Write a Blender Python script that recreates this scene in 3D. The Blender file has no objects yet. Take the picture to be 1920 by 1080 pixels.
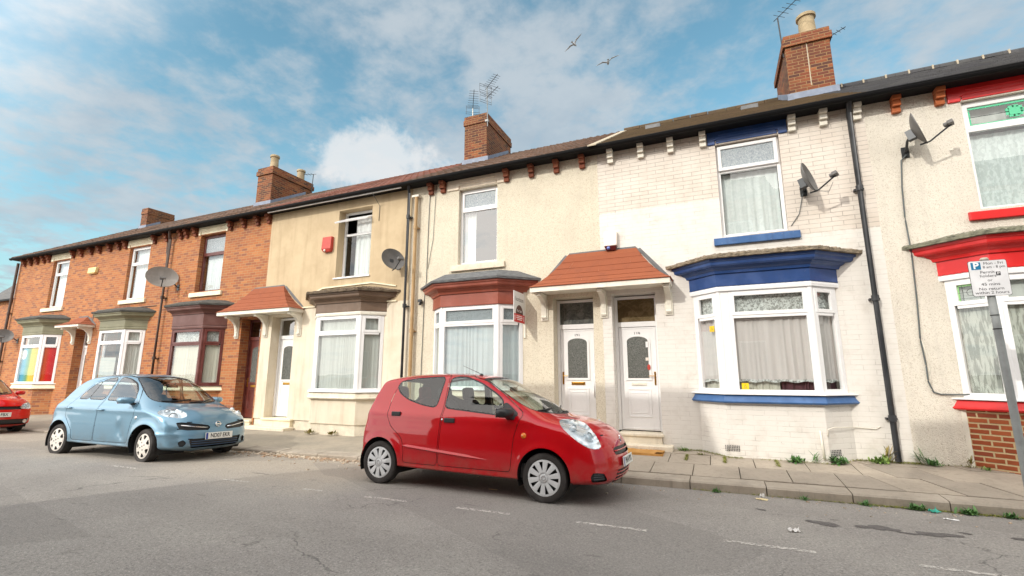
import bpy, bmesh, math, random
import numpy as np
from mathutils import Vector, Matrix
random.seed(7)
rng = np.random.default_rng(7)
R = math.radians
S = bpy.context.scene
COL = S.collection

# ------------------------------------------------------------------ camera
cam_d = bpy.data.cameras.new('camera')
cam = bpy.data.objects.new('camera', cam_d)
COL.objects.link(cam)
cam_d.sensor_width = 36.0
cam_d.lens = 873.16 / 1920 * 36.0
cam_d.clip_start = 0.05
cam_d.clip_end = 3000
cam.location = (0, -9.1, 1.46)
cam.rotation_euler = (R(90 + 10.445), 0, R(23.38))
S.camera = cam

# ------------------------------------------------------------------ light
SUN_DIR = Vector((0.45, 1.0, -0.65)).normalized()
EXPO = 0.2
S.view_settings.view_transform = 'Standard'
S.view_settings.look = 'None'
S.view_settings.exposure = EXPO
S.view_settings.gamma = 1
S.cycles.max_bounces = 8
S.cycles.transparent_max_bounces = 24
S.cycles.use_denoising = True

sun_d = bpy.data.lights.new('sun', 'SUN')
sun_d.energy = 2.0
sun_d.angle = R(0.5)
sun_d.color = (1.0, 0.95, 0.86)
sun = bpy.data.objects.new('sun', sun_d)
COL.objects.link(sun)
sun.rotation_euler = SUN_DIR.to_track_quat('-Z', 'Y').to_euler()
sun.location = (-15, -40, 30)


class NT:
    """short hand for building node trees"""
    def __init__(s, nt):
        s.nt = nt

    def __call__(s, typ, *pos, **kw):
        n = s.nt.nodes.new(typ)
        for k, v in list(kw.items()):
            if k.startswith('_'):
                setattr(n, k[1:], v)
        for i, v in enumerate(pos):
            s.put(n.inputs[i], v)
        for k, v in kw.items():
            if not k.startswith('_'):
                s.put(n.inputs[k.replace('__', ' ')], v)
        return n

    def put(s, inp, v):
        if v is None:
            return
        if isinstance(v, bpy.types.NodeSocket):
            s.nt.links.new(v, inp)
        elif isinstance(v, bpy.types.Node):
            s.nt.links.new(v.outputs[0], inp)
        else:
            if hasattr(inp, 'default_value'):
                dv = inp.default_value
                if hasattr(dv, '__len__') and len(dv) == 4 and hasattr(v, '__len__') and len(v) == 3:
                    v = (*v, 1)
                inp.default_value = v

    def math(s, op, a, b=None, c=None, clamp=False):
        n = s('ShaderNodeMath', a, b, c, _operation=op, _use_clamp=clamp)
        return n.outputs[0]

    def vmath(s, op, a, b=None):
        n = s('ShaderNodeVectorMath', a, b, _operation=op)
        return n

    def mix(s, f, a, b, mode='MIX'):
        n = s.nt.nodes.new('ShaderNodeMix')
        n.data_type = 'RGBA'
        n.blend_type = mode
        s.put(n.inputs[0], f)
        s.put(n.inputs[6], a)
        s.put(n.inputs[7], b)
        return n.outputs[2]

    def noise(s, vec, scale, detail=4, rough=0.55, dist=0.0):
        n = s('ShaderNodeTexNoise', Vector=vec, Scale=scale, Detail=detail, Roughness=rough, Distortion=dist)
        return n.outputs['Fac']

    def ramp(s, f, stops, interp='LINEAR'):
        n = s.nt.nodes.new('ShaderNodeValToRGB')
        s.put(n.inputs[0], f)
        cr = n.color_ramp
        cr.interpolation = interp
        while len(cr.elements) > 1:
            cr.elements.remove(cr.elements[-1])
        for i, (p, c) in enumerate(stops):
            e = cr.elements[0] if i == 0 else cr.elements.new(p)
            e.position = p
            if not hasattr(c, '__len__'):
                c = (c, c, c)
            e.color = (*c, 1) if len(c) == 3 else c
        return n.outputs[0]

    def step(s, v, lo, hi):
        n = s.nt.nodes.new('ShaderNodeMapRange')
        n.interpolation_type = 'SMOOTHSTEP'
        s.put(n.inputs[0], v)
        n.inputs[1].default_value = lo
        n.inputs[2].default_value = hi
        return n.outputs[0]

    def sep(s, v):
        return s('ShaderNodeSeparateXYZ', v).outputs

    def comb(s, x, y, z):
        return s('ShaderNodeCombineXYZ', x, y, z).outputs[0]


# sky: Nishita air with broken cloud laid out over a flat layer above the street
world = bpy.data.worlds.new('World')
S.world = world
world.use_nodes = True
world.node_tree.nodes.clear()
w = NT(world.node_tree)
sky = w('ShaderNodeTexSky', _sky_type='NISHITA', _sun_disc=False, _sun_elevation=math.asin(-SUN_DIR.z),
        _sun_rotation=math.atan2(-SUN_DIR.x, -SUN_DIR.y) % (2 * math.pi), _air_density=1.0, _dust_density=0.6, _ozone_density=1.6)
tc = w('ShaderNodeTexCoord')
dirv = w.vmath('NORMALIZE', tc.outputs['Generated']).outputs[0]
dx, dy, dz = w.sep(dirv)
den = w.math('ADD', w.math('MAXIMUM', dz, 0.0), 0.16)
plane = w.comb(w.math('DIVIDE', dx, den), w.math('DIVIDE', dy, den), 0.3)
c1 = w.noise(plane, 2.0, 9, 0.56, 0.12)
c2 = w.noise(w.vmath('ADD', plane, (7.3, 2.1, 0)).outputs[0], 5.2, 8, 0.58, 0.1)
c3 = w.noise(w.vmath('ADD', plane, (1.3, 9.1, 4.0)).outputs[0], 0.55, 3, 0.5, 0.0)
cl = w.math('ADD', w.math('MULTIPLY', c1, 0.55), w.math('ADD', w.math('MULTIPLY', c2, 0.3), w.math('MULTIPLY', c3, 0.3)))
cover = w.step(w.math('ADD', cl, w.math('MULTIPLY', w.math('SUBTRACT', w.noise(plane, 11.0, 6, 0.6, 0.2), 0.5), 0.26)), 0.47, 0.67)
# whiter towards the horizon
haze = w.math('POWER', w.math('SUBTRACT', 1.0, w.math('MAXIMUM', dz, 0.0), clamp=True), 4.0)
cover = w.math('MAXIMUM', w.math('MULTIPLY', cover, 0.9), w.math('MULTIPLY', haze, 0.75))
# one bright cumulus
d0 = Vector((-0.594, 0.690, 0.414)).normalized()
dv = w.vmath('SUBTRACT', dirv, tuple(d0)).outputs[0]
bl = w.noise(dirv, 11.0, 9, 0.62, 0.3)
dist = w.vmath('LENGTH', w.vmath('MULTIPLY', dv, (0.75, 0.75, 1.5)).outputs[0]).outputs['Value']
blob = w.step(w.math('ADD', w.math('MULTIPLY', dist, -1.0), w.math('MULTIPLY', w.math('SUBTRACT', bl, 0.5), 0.28)), -0.125, -0.045)
blob = w.math('MULTIPLY', blob, w.step(w.math('ADD', w.sep(dv)[2], w.math('MULTIPLY', w.math('SUBTRACT', bl, 0.5), 0.1)), -0.09, -0.03))
SKYCOL = w.mix(1.0, sky.outputs[0], (1.6, 2.2, 1.8, 1), 'MULTIPLY')
cloudc = w.mix(w.step(c2, 0.3, 0.7), (3.9, 4.65, 5.35, 1), (4.9, 5.5, 6.0, 1))
skyc = w.mix(cover, SKYCOL, cloudc)
skyc = w.mix(w.math('MULTIPLY', blob, 0.74), skyc, (8.0, 7.9, 7.8, 1))
# extra brightness added to the sky behind the viewpoint, to lift the shade
fill_dot = w.vmath('DOT_PRODUCT', dirv, tuple(Vector((-0.16, -0.86, 0.48)).normalized())).outputs['Value']
fill_glow = w.step(fill_dot, -0.02, 0.7)
skyc = w.mix(w.math('MULTIPLY', fill_glow, 0.92), skyc, w.mix(w.step(cl, 0.42, 0.62), (12.0, 14.5, 17.0, 1), (27.0, 25.5, 24.0, 1)))
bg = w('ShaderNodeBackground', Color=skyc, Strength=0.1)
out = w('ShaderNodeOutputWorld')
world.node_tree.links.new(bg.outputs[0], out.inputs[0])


# ------------------------------------------------------------------ mesh helpers
class MB:
    """collects shapes that become one mesh object"""
    def __init__(s):
        s.v = []
        s.f = []
        s.mi = []

    def add(s, vs, fs, mi=0):
        o = len(s.v)
        s.v += [tuple(p) for p in vs]
        s.f += [tuple(i + o for i in f) for f in fs]
        s.mi += [mi] * len(fs)
        return s

    def box(s, x0, x1, y0, y1, z0, z1, mi=0):
        vs = [(x, y, z) for x in (x0, x1) for y in (y0, y1) for z in (z0, z1)]
        return s.add(vs, [(0, 1, 3, 2), (4, 6, 7, 5), (0, 4, 5, 1), (2, 3, 7, 6), (0, 2, 6, 4), (1, 5, 7, 3)], mi)

    def obox(s, c, ex, ey, ez, mi=0):
        """box from centre and three half-axis vectors"""
        c, ex, ey, ez = map(Vector, (c, ex, ey, ez))
        vs = [c + a * ex + b * ey + d * ez for a in (-1, 1) for b in (-1, 1) for d in (-1, 1)]
        return s.add(vs, [(0, 1, 3, 2), (4, 6, 7, 5), (0, 4, 5, 1), (2, 3, 7, 6), (0, 2, 6, 4), (1, 5, 7, 3)], mi)

    def quad(s, a, b, c, d, mi=0):
        return s.add([a, b, c, d], [(0, 1, 2, 3)], mi)

    def poly(s, pts, mi=0):
        return s.add(pts, [tuple(range(len(pts)))], mi)

    def prism(s, pts, ext, mi=0):
        """flat polygon (3-D points) pushed along ext"""
        n = len(pts)
        e = Vector(ext)
        a = [Vector(p) for p in pts]
        vs = a + [p + e for p in a]
        fs = [tuple(range(n))[::-1], tuple(range(n, 2 * n))] + [(i, (i + 1) % n, n + (i + 1) % n, n + i) for i in range(n)]
        return s.add(vs, fs, mi)

    def tube(s, path, r, n=8, mi=0, r2=None):
        P = [Vector(p) for p in path]
        m = len(P)
        rings = []
        up = Vector((0, 0, 1))
        for i, p in enumerate(P):
            t = (P[min(i + 1, m - 1)] - P[max(i - 1, 0)]).normalized()
            a = t.cross(up)
            if a.length < 1e-3:
                a = t.cross(Vector((1, 0, 0)))
            a.normalize()
            b = t.cross(a)
            rr = r if r2 is None else r + (r2 - r) * i / (m - 1)
            rings.append([p + rr * (math.cos(k * 2 * math.pi / n) * a + math.sin(k * 2 * math.pi / n) * b) for k in range(n)])
        vs = [q for rg in rings for q in rg]
        fs = [(i * n + k, i * n + (k + 1) % n, (i + 1) * n + (k + 1) % n, (i + 1) * n + k) for i in range(m - 1) for k in range(n)]
        fs += [tuple(range(n))[::-1], tuple((m - 1) * n + k for k in range(n))]
        return s.add(vs, fs, mi)

    def lathe(s, prof, c=(0, 0, 0), axis=(0, 0, 1), n=24, mi=0):
        """prof: (radius, distance along axis)"""
        ax = Vector(axis).normalized()
        a = ax.cross(Vector((0, 0, 1)))
        if a.length < 1e-3:
            a = Vector((1, 0, 0))
        a.normalize()
        b = ax.cross(a)
        c = Vector(c)
        vs = []
        for r, h in prof:
            for k in range(n):
                t = 2 * math.pi * k / n
                vs.append(c + ax * h + r * (math.cos(t) * a + math.sin(t) * b))
        m = len(prof)
        fs = [(i * n + k, i * n + (k + 1) % n, (i + 1) * n + (k + 1) % n, (i + 1) * n + k) for i in range(m - 1) for k in range(n)]
        return s.add(vs, fs, mi)

    def sweep(s, path_fn, prof, mi=0):
        """prof: closed list of (offset, z); path_fn(offset) -> plan points"""
        rows = [[Vector((x, y, z)) for x, y in path_fn(o)] for o, z in prof]
        m = len(rows)
        k = len(rows[0])
        vs = [p for r_ in rows for p in r_]
        fs = []
        for i in range(m):
            j = (i + 1) % m
            for q in range(k - 1):
                fs.append((i * k + q, i * k + q + 1, j * k + q + 1, j * k + q))
        fs += [tuple(i * k for i in range(m)), tuple(i * k + k - 1 for i in range(m))[::-1]]
        return s.add(vs, fs, mi)

    def build(s, name, mats, parent=None, smooth=False, bevel=0.0, recalc=True):
        me = bpy.data.meshes.new(name)
        me.from_pydata(s.v, [], s.f)
        if not isinstance(mats, (list, tuple)):
            mats = [mats]
        for m in mats:
            me.materials.append(m)
        if len(mats) > 1:
            me.polygons.foreach_set('material_index', s.mi)
        if recalc:
            bm = bmesh.new()
            bm.from_mesh(me)
            bmesh.ops.recalc_face_normals(bm, faces=bm.faces)
            bm.to_mesh(me)
            bm.free()
        uvs(me)
        if smooth:
            me.shade_smooth()
            if smooth != True:
                me.set_sharp_from_angle(angle=R(smooth))
        o = bpy.data.objects.new(name, me)
        COL.objects.link(o)
        hang(o, parent)
        if bevel:
            b = o.modifiers.new('bevel', 'BEVEL')
            b.width = bevel
            b.segments = 2
            b.limit_method = 'ANGLE'
        return o


LOCAL = [False]


def hang(o, parent):
    """parent o; meshes are written in world coordinates unless LOCAL is on"""
    if parent:
        o.parent = parent
        if not LOCAL[0]:
            o.matrix_parent_inverse = Matrix.Translation(parent.location).inverted()


def uvs(me):
    """metres along the face's own horizontal, and up"""
    uv = me.uv_layers.new(name='UVMap')
    nv = len(me.vertices)
    co = np.empty(nv * 3)
    me.vertices.foreach_get('co', co)
    co = co.reshape(-1, 3)
    npol = len(me.polygons)
    no = np.empty(npol * 3)
    me.polygons.foreach_get('normal', no)
    no = no.reshape(-1, 3)
    tot = np.empty(npol, int)
    me.polygons.foreach_get('loop_total', tot)
    fi = np.repeat(np.arange(npol), tot)
    vi = np.empty(len(me.loops), int)
    me.loops.foreach_get('vertex_index', vi)
    p = co[vi]
    n = no[fi]
    flat = np.abs(n[:, 2]) > 0.8
    l = np.hypot(n[:, 0], n[:, 1]) + 1e-9
    u = (p[:, 0] * -n[:, 1] + p[:, 1] * n[:, 0]) / l
    u = np.where(n[:, 1] > 0, -u, u)
    res = np.stack([np.where(flat, p[:, 0], u), np.where(flat, p[:, 1], p[:, 2])], 1)
    uv.data.foreach_set('uv', res.astype(np.float32).ravel())


def tag(o, label=None, cat=None, group=None, kind=None):
    if cat and not kind:
        kind = 'thing'
    for k, v in (('label', label), ('category', cat), ('group', group), ('kind', kind)):
        if v:
            o[k] = v
    return o


def empty(name, loc=(0, 0, 0), label=None, cat=None, group=None, rot=None):
    o = bpy.data.objects.new(name, None)
    o.empty_display_size = 0.1
    o.location = loc
    if rot:
        o.rotation_euler = rot
    COL.objects.link(o)
    return tag(o, label, cat, group)


def copy_tree(o, parent=None):
    c = o.copy()
    COL.objects.link(c)
    if parent:
        c.parent = parent
    for ch in list(o.children):
        copy_tree(ch, c)
    return c


def text_mesh(body, size, name, m, parent, loc, rot, depth=0.002, align='CENTER', xs=1.0, bold=0.0):
    cu = bpy.data.curves.new(name, 'FONT')
    cu.body = body
    cu.size = size
    cu.align_x = align
    cu.align_y = 'CENTER'
    cu.extrude = depth
    cu.offset = bold
    cu.resolution_u = 3
    tmp = bpy.data.objects.new(name, cu)
    me = bpy.data.meshes.new_from_object(tmp)
    bpy.data.objects.remove(tmp)
    me.materials.clear()
    me.materials.append(m)
    o = bpy.data.objects.new(name, me)
    COL.objects.link(o)
    hang(o, parent)
    o.location = loc
    o.rotation_euler = rot
    o.scale = (xs, 1, 1)
    return o


# ------------------------------------------------------------------ materials
def mat(name, col=(0.5, 0.5, 0.5), rough=0.6, metal=0.0, coat=0.0, spec=None, emit=None):
    m = bpy.data.materials.new(name)
    m.use_nodes = True
    b = m.node_tree.nodes['Principled BSDF']
    b.inputs['Base Color'].default_value = (*col, 1)
    b.inputs['Roughness'].default_value = rough
    b.inputs['Metallic'].default_value = metal
    b.inputs['Coat Weight'].default_value = coat
    b.inputs['Coat Roughness'].default_value = 0.03
    if spec is not None:
        b.inputs['Specular IOR Level'].default_value = spec
    return m


def nodes(m):
    return NT(m.node_tree), m.node_tree.nodes['Principled BSDF']


def bump(n, b, h, strength=0.4, dist=0.01):
    bp = n('ShaderNodeBump', Strength=strength, Distance=dist, Height=h)
    n.put(b.inputs['Normal'], bp.outputs[0])


def painted(name, col, rough=0.45, dirt=0.25, scale=3.0, flake=0.0):
    """a coat of paint with grime and slight unevenness"""
    m = mat(name, col, rough)
    n, b = nodes(m)
    g = n('ShaderNodeNewGeometry').outputs['Position']
    a = n.noise(g, scale, 6, 0.65)
    f = n.noise(g, scale * 9, 5, 0.6)
    k = n.math('MULTIPLY', n.step(n.math('ADD', n.math('MULTIPLY', a, 0.7), n.math('MULTIPLY', f, 0.3)), 0.42, 0.72), dirt)
    st = n.noise(n.vmath('MULTIPLY', g, (11, 11, 0.9)).outputs[0], 1.0, 4, 0.65)
    k = n.math('MAXIMUM', k, n.math('MULTIPLY', n.step(st, 0.52, 0.76), dirt * 1.1))
    dc = tuple(c * 0.5 + 0.02 for c in col)
    fc = tuple(min(0.85, c * 1.12 + 0.022) for c in col)
    c = n.mix(n.step(n.noise(g, scale * 0.6, 3, 0.5), 0.42, 0.68), (*col, 1), (*fc, 1))
    c = n.mix(k, c, (*dc, 1))
    if flake:
        c = n.mix(n.math('MULTIPLY', n.step(n.noise(g, 26, 4, 0.7), 0.66, 0.7), flake), c, (0.5, 0.45, 0.38, 1))
    n.put(b.inputs['Base Color'], c)
    n.put(b.inputs['Roughness'], n.math('ADD', rough - 0.08, n.math('MULTIPLY', f, 0.2)))
    bump(n, b, f, 0.12, 0.006)
    return m


def brickwork(name, tones, mortar, bw=0.226, rh=0.0762, ms=0.011, patch=None, extra=None, depth=0.5, rough=0.85):
    m = mat(name, tones[0], rough)
    n, b = nodes(m)
    uv = n('ShaderNodeUVMap').outputs[0]
    pos = n('ShaderNodeNewGeometry').outputs['Position']
    wob = n('ShaderNodeTexNoise', Vector=pos, Scale=9.0, Detail=2.0)
    duv = n.vmath('MULTIPLY', n.vmath('SUBTRACT', wob.outputs['Color'], (0.5, 0.5, 0.5)).outputs[0], (0.008, 0.008, 0)).outputs[0]
    u, v, _ = n.sep(n.vmath('ADD', uv, duv).outputs[0])
    vr = n.math('DIVIDE', v, rh)
    row = n.math('FLOOR', vr)
    sh = n.math('MULTIPLY', n.math('MODULO', n.math('ADD', row, 1000), 2), 0.5)
    ur = n.math('ADD', n.math('DIVIDE', u, bw), sh)
    colm = n.math('FLOOR', ur)
    fu = n.math('FRACT', n.math('ADD', ur, 1000))
    fv = n.math('FRACT', n.math('ADD', vr, 1000))
    eu = n.math('MULTIPLY', n.math('MINIMUM', fu, n.math('SUBTRACT', 1, fu)), bw)
    ev = n.math('MULTIPLY', n.math('MINIMUM', fv, n.math('SUBTRACT', 1, fv)), rh)
    e = n.math('MINIMUM', eu, ev)
    e = n.math('ADD', e, n.math('MULTIPLY', n.math('SUBTRACT', n.noise(pos, 60, 3, 0.6), 0.5), 0.006))
    brick = n.step(e, ms * 0.35, ms * 0.75)
    wn = n('ShaderNodeTexWhiteNoise', _noise_dimensions='2D', Vector=n.comb(colm, row, 0))
    k = len(tones)
    tone = n.ramp(wn.outputs['Value'], [(i / k, t) for i, t in enumerate(tones)], 'CONSTANT')
    g1 = n.noise(pos, 1.1, 5, 0.6)
    g2 = n.noise(pos, 45, 4, 0.7)
    tone = n.mix(n.math('MULTIPLY', g2, 0.45), tone, n.mix(0.35, tone, (0.05, 0.03, 0.02, 1)))
    tone = n.mix(n.step(g1, 0.4, 0.75), tone, n.mix(0.82, tone, (0.30, 0.30, 0.30, 1), 'MULTIPLY')) if patch is None else n.mix(n.math('MULTIPLY', n.step(g1, 0.42, 0.7), patch[1]), tone, (*patch[0], 1))
    c = n.mix(brick, n.mix(n.math('MULTIPLY', g2, 0.5), (*mortar, 1), tuple(x * 0.6 for x in mortar) + (1,)), tone)
    if extra:
        c = extra(n, c, pos, brick)
    n.put(b.inputs['Base Color'], c)
    h = n.math('ADD', n.math('MULTIPLY', brick, 1.0), n.math('MULTIPLY', g2, 0.35))
    bump(n, b, h, depth, 0.008)
    return m


def rgb(r, g, b):
    """sRGB 0-255 to linear"""
    f = lambda c: c / 12.92 if c <= 0.04045 else ((c + 0.055) / 1.055) ** 2.4
    return tuple(f(x / 255) for x in (r, g, b))


B_TONES = [rgb(176, 110, 66), rgb(182, 116, 68), rgb(168, 100, 62), rgb(186, 122, 74), rgb(156, 94, 62), rgb(178, 108, 62), rgb(172, 106, 66), rgb(142, 88, 66)]
M_BRICK = brickwork('orange brick', B_TONES, rgb(176, 140, 100), ms=0.012, patch=(rgb(140, 86, 58), 0.5))
M_BRICK_G = brickwork('repointed brick', [rgb(168, 84, 44), rgb(158, 74, 38), rgb(174, 90, 50), rgb(146, 68, 42)], rgb(205, 182, 140), ms=0.019, depth=0.7)
M_BRICK_CH = brickwork('chimney brick', [rgb(140, 78, 44), rgb(126, 64, 38), rgb(104, 54, 38), rgb(150, 88, 50), rgb(84, 48, 38), rgb(132, 70, 40)], rgb(150, 116, 78), ms=0.014, depth=0.9, patch=(rgb(74, 46, 36), 0.7))
M_CORBEL_RED = brickwork('corbel brick', [rgb(140, 76, 50), rgb(128, 66, 44), rgb(150, 90, 62)], rgb(100, 70, 50), bw=0.3, rh=0.09, ms=0.004)
M_CORBEL_OR = painted('corbel orange', rgb(172, 92, 48), 0.8, 0.3, 6)


def _f_paint(n, c, pos, brick):
    x, y, z = n.sep(pos)
    lim = n.math('ADD', n.math('MULTIPLY', n.step(x, 0.6, 0.62), -0.85), 4.68)
    nz = n.math('MULTIPLY', n.math('SUBTRACT', n.noise(pos, 14, 3), 0.5), 0.08)
    up = n.step(n.math('SUBTRACT', n.math('ADD', z, nz), lim), -0.02, 0.02)
    old = n.mix(n.step(n.noise(pos, 2.2, 5, 0.65), 0.35, 0.7), (*rgb(218, 209, 198), 1), (*rgb(206, 195, 182), 1))
    new = n.mix(n.step(n.noise(pos, 3.0, 6, 0.65), 0.45, 0.75), (*rgb(222, 218, 211), 1), (*rgb(206, 200, 191), 1))
    # chips and rubbed grey spots low down
    low = n.step(z, 1.3, 0.1)
    chips = n.math('MULTIPLY', n.step(n.noise(pos, 17, 5, 0.7), 0.67, 0.72), n.math('ADD', 0.25, n.math('MULTIPLY', low, 0.6)))
    p = n.mix(up, new, old)
    p = n.mix(chips, p, (*rgb(150, 140, 130), 1))
    jn = n.noise(pos, 3.5, 4, 0.6)
    seam_new = n.math('ADD', n.math('MULTIPLY', n.step(jn, 0.47, 0.68), 0.34), 0.08)
    seam_old = n.math('ADD', n.math('MULTIPLY', n.step(jn, 0.3, 0.6), 0.42), 0.25)
    j = n.math('ADD', seam_new, n.math('MULTIPLY', up, n.math('SUBTRACT', seam_old, seam_new)))
    jc = n.math('MULTIPLY', n.math('SUBTRACT', 1.0, brick), j)
    return n.mix(jc, p, (*rgb(120, 108, 100), 1))


M_WALL_F = brickwork('white painted brick', [rgb(226, 222, 214)], rgb(150, 140, 130), bw=0.33, rh=0.0800, ms=0.0072, extra=_f_paint, depth=0.4, rough=0.55)


def pebble(name, base, dark, light, scale=75, amt=0.55, low=None):
    m = mat(name, base, 0.9)
    n, b = nodes(m)
    pos = n('ShaderNodeNewGeometry').outputs['Position']
    v = n('ShaderNodeTexVoronoi', Vector=pos, Scale=scale)
    d = v.outputs['Distance']
    r = n.sep(v.outputs['Color'])[0]
    c = n.mix(n.math('MULTIPLY', r, amt), (*base, 1), (*light, 1))
    c = n.mix(n.math('MULTIPLY', n.step(r, 0.72, 0.95), 0.75), c, (*dark, 1))
    g = n.noise(pos, 1.4, 6, 0.62)
    c = n.mix(n.math('MULTIPLY', n.step(g, 0.42, 0.75), 0.4), c, (*tuple(x * 0.72 for x in base), 1))
    str_ = n.noise(n.vmath('MULTIPLY', pos, (6, 6, 0.5)).outputs[0], 1.0, 4, 0.6)
    c = n.mix(n.math('MULTIPLY', n.step(str_, 0.5, 0.75), 0.22), c, (*tuple(x * 0.6 for x in base), 1))
    if low:
        z = n.sep(pos)[2]
        f = n.math('MULTIPLY', n.step(n.math('ADD', z, n.math('MULTIPLY', n.math('SUBTRACT', g, 0.5), 0.7)), 0.9, 0.1), 0.6)
        c = n.mix(f, c, (*low, 1))
    n.put(b.inputs['Base Color'], c)
    bump(n, b, n.math('ADD', n.math('MULTIPLY', d, -1.0), n.math('MULTIPLY', n.noise(pos, 30, 3), 0.4)), 0.75, 0.012)
    return m


M_WALL_E = pebble('cream pebbledash', rgb(224, 215, 194), rgb(186, 170, 142), rgb(238, 231, 214), 95, 0.55)
M_WALL_G = pebble('pale pebbledash', rgb(226, 219, 205), rgb(194, 183, 165), rgb(238, 232, 220), 90, 0.55)


def render_wall():
    m = mat('tan smooth render', rgb(205, 184, 150), 0.85)
    n, b = nodes(m)
    pos = n('ShaderNodeNewGeometry').outputs['Position']
    z = n.sep(pos)[2]
    g = n.noise(pos, 1.6, 6, 0.62)
    st = n.noise(n.vmath('MULTIPLY', pos, (5, 5, 0.45)).outputs[0], 1.0, 5, 0.6)
    f = n.noise(pos, 26, 5, 0.6)
    up = n.mix(n.step(g, 0.35, 0.7), (*rgb(198, 178, 145), 1), (*rgb(184, 163, 131), 1))
    lo = n.mix(n.step(g, 0.4, 0.7), (*rgb(224, 213, 193), 1), (*rgb(212, 199, 176), 1))
    k = n.step(n.math('ADD', z, n.math('MULTIPLY', n.math('SUBTRACT', f, 0.5), 0.06)), 3.17, 3.21)
    c = n.mix(k, lo, up)
    c = n.mix(n.math('MULTIPLY', n.step(st, 0.48, 0.72), 0.3), c, (*rgb(150, 126, 96), 1))
    n.put(b.inputs['Base Color'], c)
    bump(n, b, n.math('ADD', f, n.math('MULTIPLY', n.noise(pos, 140, 2), 0.5)), 0.25, 0.006)
    return m


M_WALL_D = render_wall()
M_PLINTH_D = painted('cream plinth', rgb(222, 212, 192), 0.75, 0.5, 5, 0.3)


def roof_mat(name, c1, c2, moss, tile=0.2, course=0.3, wave=True, mossy=0.4):
    """overlapping tiles; uv: u along the street, v up the slope in object z"""
    m = mat(name, c1, 0.9)
    n, b = nodes(m)
    pos = n('ShaderNodeNewGeometry').outputs['Position']
    x, y, z = n.sep(pos)
    sl = n.math('MULTIPLY', y, 1.15)
    cv = n.math('DIVIDE', sl, course)
    row = n.math('FLOOR', cv)
    shift = 0.0 if wave else n.math('MULTIPLY', n.math('MODULO', n.math('ADD', row, 1000), 2), 0.5)
    cu = n.math('ADD', n.math('DIVIDE', x, tile), shift)
    colm = n.math('FLOOR', cu)
    fu = n.math('FRACT', n.math('ADD', cu, 1000))
    fv = n.math('FRACT', n.math('ADD', cv, 1000))
    wn = n('ShaderNodeTexWhiteNoise', _noise_dimensions='2D', Vector=n.comb(colm, row, 0)).outputs['Value']
    c = n.mix(wn, (*c1, 1), (*c2, 1))
    g = n.noise(pos, 2.2, 6, 0.65)
    c = n.mix(n.math('MULTIPLY', n.step(g, 0.4, 0.7), mossy), c, (*moss, 1))
    n.put(b.inputs['Base Color'], c)
    if wave:
        h = n.math('SINE', n.math('MULTIPLY', cu, 2 * math.pi))
        h = n.math('ADD', n.math('MULTIPLY', h, 0.5), n.math('MULTIPLY', n.math('SUBTRACT', 1, fv), 0.6))
    else:
        edge = n.step(n.math('MINIMUM', fu, n.math('SUBTRACT', 1, fu)), 0.0, 0.03)
        h = n.math('ADD', n.math('MULTIPLY', edge, 0.3), n.math('MULTIPLY', n.math('SUBTRACT', 1, fv), 0.8))
    h = n.math('ADD', h, n.math('MULTIPLY', n.noise(pos, 30, 4), 0.3))
    bump(n, b, h, 0.9, 0.03)
    return m


M_ROOF_RED = roof_mat('red pantiles', rgb(122, 72, 54), rgb(102, 60, 48), rgb(80, 62, 48))
M_ROOF_BROWN = roof_mat('brown pantiles', rgb(104, 78, 62), rgb(88, 66, 52), rgb(70, 58, 44))
M_ROOF_MOSS = roof_mat('mossy flat tiles', rgb(84, 66, 44), rgb(70, 55, 38), rgb(72, 60, 30), wave=False, mossy=0.6, tile=0.25, course=0.22)
M_ROOF_SLATE = roof_mat('dark slate', rgb(72, 72, 74), rgb(58, 58, 62), rgb(76, 74, 62), wave=False, mossy=0.3, tile=0.28, course=0.2)
M_ROOF_FAR = roof_mat('grey slate', rgb(104, 102, 100), rgb(92, 92, 94), rgb(96, 90, 78), wave=False, mossy=0.3, tile=0.3, course=0.22)
M_ROOF_LEFT = roof_mat('weathered tiles', rgb(112, 82, 62), rgb(86, 66, 54), rgb(62, 54, 44), mossy=0.6)

M_WHITE = painted('white upvc', rgb(236, 236, 236), 0.3, 0.12, 4)
M_WHITE_OLD = painted('old white paint', rgb(226, 220, 206), 0.5, 0.3, 6, 0.1)
M_CREAM = painted('cream paint', rgb(230, 218, 190), 0.6, 0.25, 5)
M_STONE = painted('pale stone', rgb(220, 202, 166), 0.75, 0.35, 6)
M_SILL_E = painted('pinkish stone', rgb(222, 208, 188), 0.75, 0.4, 6)
M_BLUE = painted('blue gloss paint', rgb(34, 68, 124), 0.35, 0.3, 5, 0.08)
M_BLUE_SILL = painted('weathered blue paint', rgb(52, 94, 146), 0.4, 0.4, 7, 0.35)
M_RED = painted('red gloss paint', rgb(208, 26, 26), 0.35, 0.15, 5)
M_RUST = painted('red brown paint', rgb(142, 66, 44), 0.45, 0.3, 5)
M_BROWN = painted('brown paint', rgb(112, 90, 72), 0.5, 0.35, 5)
M_MAROON = painted('maroon paint', rgb(96, 56, 48), 0.45, 0.3, 5)
M_SAGE = painted('sage green paint', rgb(122, 120, 94), 0.5, 0.3, 5)
M_MAHOG = painted('mahogany frame', rgb(92, 38, 30), 0.35, 0.3, 6)
M_LEAD = painted('lead flashing', rgb(104, 106, 108), 0.6, 0.5, 9)
M_LEADB = painted('bluish lead', rgb(122, 132, 150), 0.6, 0.3, 9)
M_MORTAR = painted('mortar fillet', rgb(178, 166, 144), 0.9, 0.5, 12)
M_BLACK = painted('black plastic pipe', rgb(40, 42, 46), 0.35, 0.3, 6)
M_GUTTER = mat('black gutter', rgb(15, 15, 17), 0.6, spec=0.2)
M_TAN = painted('tan painted pipe', rgb(172, 140, 96), 0.55, 0.4, 6)
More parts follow.
